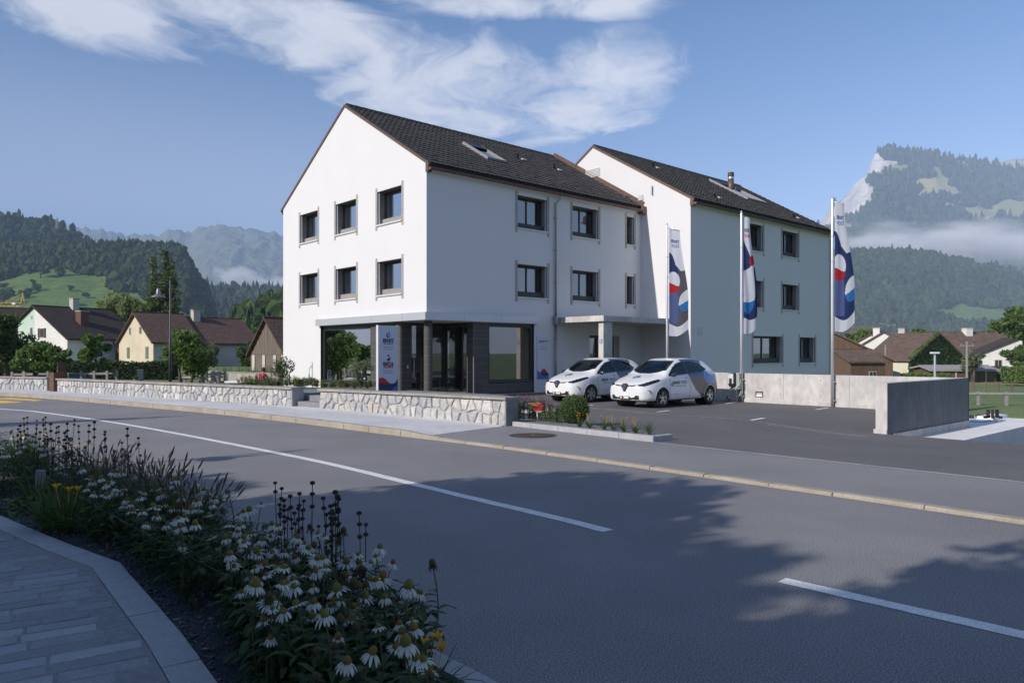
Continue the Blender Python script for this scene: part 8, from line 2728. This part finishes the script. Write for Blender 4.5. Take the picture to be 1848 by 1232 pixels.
def lance(mb, base, d, L_, w, bend, up=Vector((0, 0, 1)), seg=4):
    """a narrow pointed leaf with a fold along its middle that arches over"""
    d = Vector(d).normalized(); s_ = d.cross(up)
    s_ = s_.normalized() if s_.length > 1e-4 else Vector((1, 0, 0))
    vs, fs = [], []
    p = Vector(base); c_ = d.copy()
    for i in range(seg + 1):
        q = i / seg; ww = w * math.sin(math.pi * (q * .86 + .07)) ** .8 * .5
        n_ = s_.cross(c_)
        vs += [p - s_ * ww + n_ * ww * .35, p, p + s_ * ww + n_ * ww * .35]
        p = p + c_ * (L_ / seg); c_ = (c_ + Vector((0, 0, -bend / seg))).normalized()
    for i in range(seg):
        for k in (0, 1): fs.append((i * 3 + k, i * 3 + k + 1, i * 3 + 4 + k, i * 3 + 3 + k))
    mb.add(vs, fs)


def flower_variant(seed, kind):
    r = random.Random(seed)
    h = r.uniform(.42, .62)
    lean = Vector((r.uniform(-.10, .10), r.uniform(-.10, .10), 1)).normalized()
    bow = Vector((r.uniform(-.05, .05), r.uniform(-.05, .05), 0))
    pt = lambda q: Vector((lean.x * h * q, lean.y * h * q, h * q)) + bow * math.sin(q * math.pi)
    mb = MB(); mb.sm = True; mb.tube([pt(q / 5) for q in range(6)], [.0042, .004, .0038, .0036, .0034, .0036], 5)
    stem = mb.mesh('stem', L_STEM)
    mb = MB(); mb.sm = True
    for i in range(r.randint(7, 10)):
        q = r.uniform(.04, .78); a = r.uniform(0, 6.28)
        lance(mb, pt(q), (math.cos(a), math.sin(a), r.uniform(.1, .7)), r.uniform(.09, .17) * (1.15 - .6 * q), r.uniform(.024, .045), r.uniform(.7, 1.6))
    fol = mb.mesh('foliage', L_CONE)
    top = pt(1.0); ax = (pt(1) - pt(.9)).normalized(); u_ = ax.orthogonal().normalized(); v_ = ax.cross(u_)
    R_ = r.uniform(.017, .023) if kind != 'young' else .014
    mb = MB(); mb.sm = True; hh = R_ * r.uniform(1.3, 1.9)
    pf = [(.55, -.15), (.95, .05), (1.0, .30), (.88, .58), (.62, .84), (.28, .98), (.01, 1.02)]
    nn = 10; vs = []; fs = []
    for rr, z in pf:
        for k in range(nn):
            t = 2 * math.pi * (k + .5 * (z > .2)) / nn; vs.append(top + (u_ * math.cos(t) + v_ * math.sin(t)) * R_ * rr * (1 + .06 * (-1) ** k) + ax * hh * z)
    for i in range(len(pf) - 1):
        for k in range(nn): fs.append((i * nn + k, i * nn + (k + 1) % nn, (i + 1) * nn + (k + 1) % nn, (i + 1) * nn + k))
    mb.add(vs, fs); cone = mb.mesh('cone', {'spent': M_CONED, 'young': M_CONEG}.get(kind, M_CONE if seed % 2 else M_CONEG))
    mb = MB(); mb.sm = True
    npet = r.randint(11, 15)
    for k in range(npet):
        if kind == 'spent' and r.random() < .25: continue
        t = 2 * math.pi * k / npet + r.uniform(-.12, .12)
        o_ = u_ * math.cos(t) + v_ * math.sin(t)
        dr = {'fresh': r.uniform(-.15, .35), 'old': r.uniform(.7, 1.3), 'spent': r.uniform(1.2, 2.4), 'young': r.uniform(.2, .6)}[kind]
        lance(mb, top + o_ * R_ * .8, o_ - ax * dr, r.uniform(.038, .052) * (.7 if kind in ('spent', 'young') else 1), .0135 if kind != 'spent' else .008, .9 if kind == 'old' else .5, up=ax, seg=3)
    pet = mb.mesh('petals', M_DEADP if kind == 'spent' else M_PETAL)
    return stem, fol, cone, pet, h


FV = [flower_variant(40 + i, k) for i, k in enumerate(('fresh', 'old', 'old', 'spent', 'fresh', 'old', 'young', 'old', 'spent', 'fresh', 'old', 'old'))]


def coneflower(p, var, sc, rz, label, group):
    st_, fo_, co_, pe_, h = FV[var]
    t = thing('coneflower', label, 'flower', (p.x, p.y, .065), rz, group); t.scale = (sc, sc, sc)
    for nm, me in (('stem', st_), ('foliage', fo_), ('cone', co_), ('petals', pe_)): link(nm, me, t)


def pxof(p): return 924 + FPX * p.x / p.y, HOR + FPX * (CAMZ - p.z) / p.y


r = random.Random(77)
def plant_patch(n, test, where, smin, smax, tlo=.12, thi=.95, spent=.2, slo=.3):
    k = tries = 0
    while k < n and tries < 9000:
        tries += 1
        p = bed_xy(r.uniform(slo, .97), r.uniform(tlo, thi))
        if p.y < 2.6: continue
        x, y = pxof(p)
        if not test(x, y, p): continue
        var = r.choice((3, 8)) if r.random() < spent * (1.6 if x > 560 else .7) else r.choice((0, 1, 2, 4, 5, 5, 6, 7, 7, 9, 10, 11))
        sc = r.uniform(smin, smax)
        e_ = min((p - q).length for q in ER[::4]); n_ = min((p - q).length for q in NR[::2]); f_ = e_ / (e_ + n_)
        pos = 'footway side' if f_ < .36 else 'road side' if f_ > .68 else 'centre'
        size = 'small ' if sc * FV[var][4] < .42 else 'tall ' if sc * FV[var][4] > .52 else ''
        lab = size + ('spent coneflower with black withered petals' if var in (3, 8) else ('olive' if FV[var][2].materials[0] is M_CONEG else 'orange') + ' centred white coneflower with ' + ('spread' if var in (0, 4, 9, 6) else 'hanging') + ' petals') + ', ' + pos + ' of the ' + where
        coneflower(p, var, sc, r.uniform(0, 6.28), lab, 'coneflowers in the ' + where); k += 1


plant_patch(150, lambda x, y, p: 400 < x < 775 and p.y < 5.0, 'nearest clump', .74, 1.04)
plant_patch(92, lambda x, y, p: 150 < x < 520 and 5.0 <= p.y < 7.4, 'middle clump', .76, 1.04, spent=.12)
plant_patch(30, lambda x, y, p: -30 < x < 170 and 8.6 < p.y < 12.5, 'far clump', .95, 1.2, spent=.3, slo=.1)


def stuff_leaves(name, n, test, zlo, zhi, L_, w, m, seed, tlo=.1, thi=.97, slo=.1):
    r2 = random.Random(seed); mb = MB(); k = tries = 0
    while k < n and tries < n * 30:
        tries += 1
        p = bed_xy(r2.uniform(slo, .985), r2.uniform(tlo, thi)); x, y = pxof(p)
        if p.y < 2.4 or not test(x, y, p): continue
        a = r2.uniform(0, 6.28)
        lance(mb, (p.x, p.y, r2.uniform(zlo, zhi)), (math.cos(a), math.sin(a), r2.uniform(-.1, .9)), L_ * r2.uniform(.6, 1.3), w * r2.uniform(.7, 1.3), r2.uniform(.4, 1.8), seg=3); k += 1
    tag(mb.build(name, m, smooth=True), kind='stuff')


stuff_leaves('bed_foliage', 2600, lambda x, y, p: 420 < x < 770 and p.y < 5.2, .08, .40, .13, .036, L_CONE, 81, .16)
stuff_leaves('bed_foliage', 1900, lambda x, y, p: 170 < x < 560 and 4.9 < p.y < 7.8, .08, .42, .13, .036, L_CONE, 82, .16)
stuff_leaves('bed_foliage', 1100, lambda x, y, p: -60 < x < 190 and 8.4 < p.y < 13, .08, .45, .14, .036, L_CONE, 83, .1)

M_SEED = mat('seed_head', (.040, .028, .022), rough=.9, var=.3, scale=60, bump=.8, bscale=200); L_DSTEM = mat('dry_stem', (.05, .042, .03), rough=.9)
def stalk_variant(seed):
    r = random.Random(seed); h = r.uniform(.62, .88); lx, ly = r.uniform(-.05, .05), r.uniform(-.05, .05)
    mb = MB(); mb.tube([(0, 0, 0), (lx * .5, ly * .5, h * .5), (lx, ly, h)], .0035, 5); st_ = mb.mesh('stem', L_DSTEM)
    z = h; wh = []
    for i in range(r.randint(2, 4)):
        mb = MB(); mb.sm = True; R_ = r.uniform(.015, .021); q = z / h
        mb.lathe([(.003, -R_ * .8), (R_ * .8, -R_ * .55), (R_, 0), (R_ * .75, R_ * .5), (.002, R_ * .75)], 9, (lx * q, ly * q, z)); z -= r.uniform(.065, .10); wh.append(mb.mesh('seed_whorl', M_SEED))
    return st_, wh


SV = [stalk_variant(i) for i in range(6)]
def stalk(p, label, group, sc):
    t = thing('seed_head_stalk', label, 'seed head', (p.x, p.y, .065), r.uniform(0, 6.28), group); t.scale = (sc,) * 3
    a, b = r.choice(SV); link('stem', a, t); [link('seed_whorl', q, t) for q in b]


def scatter_px(n, test, fn, tlo, thi, slo=.05):
    k = tries = 0
    while k < n and tries < 6000:
        tries += 1
        p = bed_xy(r.uniform(slo, .985), r.uniform(tlo, thi)); x, y = pxof(p)
        if p.y > 2.6 and test(x, y, p): fn(p); k += 1


scatter_px(26, lambda x, y, p: 470 < x < 760 and 4.6 < p.y < 6.4, lambda p: stalk(p, 'tall dark seed head stalk behind the nearest flowers', 'seed head stalks by the road, near', r.uniform(.8, 1.0)), .72, .97)
scatter_px(44, lambda x, y, p: 20 < x < 260 and 7.5 < p.y < 11.0, lambda p: stalk(p, 'dark seed head stalk in the dense group at the left', 'seed head stalks at the left', r.uniform(.85, 1.05)), .35, .95)

L_GRASS = leaf_mat('grass_blade', (.050, .075, .025), (.10, .12, .05), .3); L_LILY = leaf_mat('lily_blade', (.045, .085, .020), (.095, .145, .040), .35); M_PLUME = leaf_mat('grass_plume', (.16, .12, .10), (.26, .21, .17), .4)
M_YELF = leaf_mat('lily_petal', (.62, .36, .03), (.70, .45, .05), .35)
def grass_mesh(seed, n, L_, w, m, spread=.6, name='blades'):
    r = random.Random(seed); mb = MB()
    for i in range(n):
        a = r.uniform(0, 6.28); q = r.uniform(.05, spread)
        lance(mb, (math.cos(a) * .04, math.sin(a) * .04, 0), (math.cos(a) * q, math.sin(a) * q, 1), L_ * r.uniform(.6, 1.15), w, r.uniform(.5, 2.0), seg=5)
    for i in range(len(mb.s)): mb.s[i] = True
    return mb.mesh(name, m)


def plume_mesh(seed, n, h):
    r = random.Random(seed); mb = MB(); mb.sm = True
    for i in range(n):
        a = r.uniform(0, 6.28); q = r.uniform(.1, .55); d_ = Vector((math.cos(a) * q, math.sin(a) * q, 1)).normalized(); hh = h * r.uniform(.75, 1.1)
        b = d_ * hh + Vector((d_.x, d_.y, -.2)) * .10
        mb.tube([(0, 0, 0), d_ * hh * .6, b], .0022, 4)
        e = (b - d_ * hh * .6).normalized()
        mb.tube([b, b + e * .03, b + e * .07, b + e * .11], [.003, .009, .008, .002], 6)
    return mb.mesh('seed_plumes', M_PLUME)


GB = [grass_mesh(i, 110, .55, .007, L_GRASS) for i in range(3)]; GP = [plume_mesh(i, 13, .62) for i in range(3)]
LB = [grass_mesh(10 + i, 46, .46, .016, L_LILY, .9) for i in range(3)]
def lily_flowers(seed, n, h):
    r = random.Random(seed); mb = MB(); mb.sm = True
    for i in range(n):
        a = r.uniform(0, 6.28); c_ = Vector((math.cos(a) * .1, math.sin(a) * .1, h * r.uniform(.85, 1.1)))
        mb.tube([(0, 0, 0), c_ * .6, c_], .003, 4)
        for k in range(6):
            t = k * math.pi / 3; lance(mb, c_, (math.cos(t), math.sin(t), 1.8), .075, .034, .9, seg=3)
    return mb.mesh('flowers', M_YELF)


LF = [lily_flowers(i, 3, .42) for i in range(3)]
def grass_clump(p, label, group, sc, plumes=True):
    t = thing('ornamental_grass', label, 'grass', (p.x, p.y, p.z if p.z > .11 else .065), r.uniform(0, 6.28), group); t.scale = (sc,) * 3
    i = r.randrange(3); link('blades', GB[i], t)
    if plumes: link('seed_plumes', GP[i], t)


def lily_clump(p, label, group, sc, flowers=False):
    t = thing('day_lily', label, 'flower', (p.x, p.y, p.z if p.z > .11 else .065), r.uniform(0, 6.28), group); t.scale = (sc,) * 3
    i = r.randrange(3); link('blades', LB[i], t)
    if flowers: link('flowers', LF[i], t)


scatter_px(13, lambda x, y, p: 150 < x < 460 and 6.2 < p.y < 9.2, lambda p: grass_clump(p, 'feathery grass with brown plumes along the road edge of the bed', 'plumed grasses in the bed', r.uniform(.9, 1.15)), .55, .95)
scatter_px(9, lambda x, y, p: -60 < x < 150 and 8.0 < p.y < 13, lambda p: grass_clump(p, 'fine green grass at the far left of the bed', 'green grasses at the left', r.uniform(.9, 1.1), False), .1, .9)
scatter_px(9, lambda x, y, p: 60 < x < 250 and 6.6 < p.y < 8.8, lambda p: lily_clump(p, 'arching day lily leaves at the footway edge of the bed', 'day lily tufts in the bed', r.uniform(.85, 1.1), False), .05, .5)
lily_clump(ground(120, 955, .10), 'day lily with orange yellow blooms before the dark seed heads', None, .95, True)
lily_clump(ground(770, 1262, .10), 'day lily with a yellow bloom at the bottom edge of the photo', None, .72, True)
p = ground(73, 906, .08)
t = thing('wooden_post', 'short weathered post with thin wire standing among the plants', 'post', p, .3)
mb = MB(); mb.box(-.042, .042, -.042, .042, 0, .36); mb.build('post', M_GREYW, t, bevel=.006)
w0 = p + Vector((0, 0, .33)); w1 = bed_xy(.93, .55) + Vector((0, 0, .28))
mb = MB(); mb.tube([(w0.lerp(w1, q / 12) - Vector((0, 0, .05 * math.sin(q / 12 * math.pi)))) - p for q in range(13)], .0013, 4); o = mb.build('wire', M_PIPE, t); o.rotation_euler = (0, 0, -.3)
t = thing('bed_plant', 'broad leaved low plant at the foot of the short post', 'plant', ground(40, 922, .08))
mb = MB(); mb.sm = True
for i in range(34):
    a = r.uniform(0, 6.28); lance(mb, (r.uniform(-.2, .2), r.uniform(-.12, .12), r.uniform(.0, .12)), (math.cos(a), math.sin(a), r.uniform(.2, .9)), .15, .10, 1.4)
mb.build('foliage', LEAF['mid'], t)

def bedp(x, y, z=.125): q = PB_A + PB_D * x + PB_N * y; return Vector((q.x, q.y, z))


def loc_on(px, py, z): return ground(px, py, z)


bx = thing('box_ball', 'round clipped dark box ball in the car park bed', 'shrub', loc_on(1036.5, 763, .125))
Rb = .345
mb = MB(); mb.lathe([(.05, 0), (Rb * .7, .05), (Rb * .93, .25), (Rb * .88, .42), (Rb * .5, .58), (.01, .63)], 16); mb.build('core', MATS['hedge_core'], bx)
d_ = rg.standard_normal((4200, 3)); d_ /= np.linalg.norm(d_, axis=1)[:, None]
V_, F_ = leaf_cards(d_ * (Rb * (.95 + .06 * rg.standard_normal((4200, 1)))) * np.array([1, 1, .98]) + np.array([0, 0, .325]), .030, 5); np_mesh('foliage', V_, F_, LEAF['mid'], bx)
for i, (x, y) in enumerate(((1046, 770), (1064, 772), (1090, 775), (1108, 776), (1126, 779), (1147, 781), (1172, 783.5))):
    lily_clump(loc_on(x, y, .126), 'day lily tuft with yellow blooms on the gravel of the car park bed' if i < 6 else 'day lily tuft without blooms at the end of the car park bed', 'day lilies in the car park bed', .62, i < 6)
M_PURP = leaf_mat('purple_flower', (.26, .07, .24), (.40, .15, .36), .35)
def spike_plant(p, label, group, h, n, leafkey, fm, seed, w=.16, name='flowering_plant', fl=True):
    t = thing(name, label, 'plant', p, 0, group); r2 = random.Random(seed); mb = MB(); mf = MB()
    for i in range(n):
        a = r2.uniform(0, 6.28); q = r2.uniform(0, w); b = Vector((math.cos(a) * q, math.sin(a) * q, 0)); tp = b * 1.5 + Vector((0, 0, h * r2.uniform(.65, 1.05)))
        mb.tube([b, tp], .004, 4)
        for k in range(26):
            c_ = b.lerp(tp, r2.uniform(.04, .85)); aa = r2.uniform(0, 6.28); lance(mb, c_, (math.cos(aa), math.sin(aa), .5), .10, .034, 1.0, seg=2)
        if fl:
            for k in range(16):
                c_ = b.lerp(tp, .72 + .28 * k / 16); aa = r2.uniform(0, 6.28); lance(mf, c_, (math.cos(aa), math.sin(aa), .3), .042, .030, .6, seg=2)
    mb.build('foliage', LEAF[leafkey], t)
    if mf.v: mf.build('flowers', fm, t)


for i, (x, y) in enumerate(((928, 757), (942, 758), (958, 758), (975, 759), (992, 760), (1004, 762))):
    spike_plant(loc_on(x, y, .126), 'purple flowering perennial around the red sign in the car park bed', 'purple perennials in the car park bed', .62 if i < 4 else .50, 11, 'light', M_PURP, 500 + i)
stuff = []
sg = thing('garden_sign', 'small red sign with a green leaf on a wooden peg in the car park bed', 'sign', loc_on(969.5, 759.5, .125), R(-12))
mb = MB(); mb.box(-.018, .018, -.012, .012, 0, .44); mb.build('peg', M_PINK, sg)
mb = MB(); mb.box(-.20, .20, -.030, -.012, .25, .425); bo = mb.build('board', mat('sign_red', (.36, .018, .025), rough=.4), sg)
mb = MB()
for q in ((-.203, .203, .422, .430), (-.203, .203, .245, .253), (-.206, -.198, .245, .43), (.198, .206, .245, .43)): mb.box(q[0], q[1], -.032, -.010, q[2], q[3])
mb.build('border', mat('sign_border', (.55, .38, .34), rough=.5), bo)
lf = [(-.155, .41), (-.125, .36), (-.115, .325), (-.128, .285), (-.155, .262), (-.182, .285), (-.195, .325), (-.183, .36)]
flat_poly('leaf_emblem', lf[::-1], -.0325, mat('leaf_yellow', (.48, .50, .08), rough=.5), bo); flat_poly('leaf_emblem', [(-.155 + (x + .155) * .72, .335 + (z - .335) * .78) for x, z in lf][::-1], -.034, mat('leaf_lime', (.28, .50, .05), rough=.5), bo)
M_DKR = mat('sign_dark_red', (.10, .008, .012), rough=.5)
put_text('lettering', 'WELTE', .040, MATS['leaf_yellow'], bo, (-.062, -.0325, .378), (1, 0, 0), (0, 0, 1), .001)
put_text('lettering', 'GARTEN', .034, M_DKR, bo, (-.098, -.0325, .346), (1, 0, 0), (0, 0, 1), .001, 'LEFT'); put_text('lettering', 'GESTALTUNG', .034, M_DKR, bo, (-.098, -.0325, .318), (1, 0, 0), (0, 0, 1), .001, 'LEFT')
put_text('lettering', 'www.welte-garten.li', .018, mat('sign_orange', (.5, .12, .05), rough=.5), bo, (-.02, -.0325, .272), (1, 0, 0), (0, 0, 1), 0)


def shrub(px, py, z, w, h, leaf, n, ls, label, seed, cat='shrub'):
    t = thing('shrub', label, cat, loc_on(px, py, z)); r2 = random.Random(seed); mb = MB()
    for i in range(9):
        a = i * .7; mb.tube([(0, 0, 0), (math.cos(a) * w * .3, math.sin(a) * w * .3, h * .5), (math.cos(a) * w * .7, math.sin(a) * w * .7, h * r2.uniform(.75, .98))], [.012, .008, .003], 5)
    mb.build('stem', M_BARK, t)
    V_, F_ = leaf_cards(clump_points(crown_clumps(0, 0, h * .58, w, w, h * .45, 16, seed, .36), n, seed), ls, seed); np_mesh('foliage', V_, F_, LEAF[leaf], t)


shrub(651, 700, .52, .55, 1.18, 'olive', 1500, .055, 'small leafy shrub before the big shop window beside the sign pylon', 21)
shrub(508.5, 692, .50, .55, 1.20, 'dark', 1700, .06, 'round dark shrub at the left corner of the white building', 22)
for i, (x, y, sc) in enumerate(((615, 699, .8), (640, 702, .9), (663, 701, .8), (587, 699, .7))): grass_clump(loc_on(x, y, .525), 'bright tuft of grass behind the wall below the shop window', 'grass tufts below the shop window', sc * .75, False)
for i, (x, y) in enumerate(((873, 708), (888, 707), (902, 706.5), (800, 712), (815, 712), (968, 704), (984, 703.5))): grass_clump(loc_on(x, y, .115), 'tuft of grass in the kerbed strip by the shop' if i > 4 else 'yellow green grass tuft by the tiled shop plinth', 'grass tufts by the shop plinth', .62, False)
for i in range(26):
    x = 437 + i * 5.4 + r.uniform(-2, 2)
    spike_plant(loc_on(x, r.uniform(694, 702), .505), 'mixed green perennial with a few blooms behind the long stone wall', 'perennials behind the long stone wall', r.uniform(.28, .5), 8, r.choice(('mid', 'light', 'olive', 'bright')), r.choice((M_PURP, M_PURP, M_YELF)), 540 + i, fl=r.random() < .45)
for i in range(8):
    spike_plant(loc_on(584 + i * 14, 699.5, .525), 'low green perennial on the gravel before the big shop window', 'low perennials before the shop window', r.uniform(.2, .34), 7, r.choice(('bright', 'light')), M_PURP, 580 + i, fl=False)
for i, (x, Z, h) in enumerate(((392, 46, .9), (404, 47, 1.2), (418, 47, .8), (432, 46, 1.0), (446, 45.5, 1.2), (458, 45, .9), (478, 46, 1.1), (490, 46, 1.1), (502, 45, .9))):
    p = at(x, 690, Z + 2); spike_plant(Vector((p.x, p.y, 0)), 'tall garden plant behind the low garden wall', 'plants behind the garden wall', h, 16, ('bright', 'mid', 'dark')[i % 3], M_PURP, 600 + i, .35, fl=False)
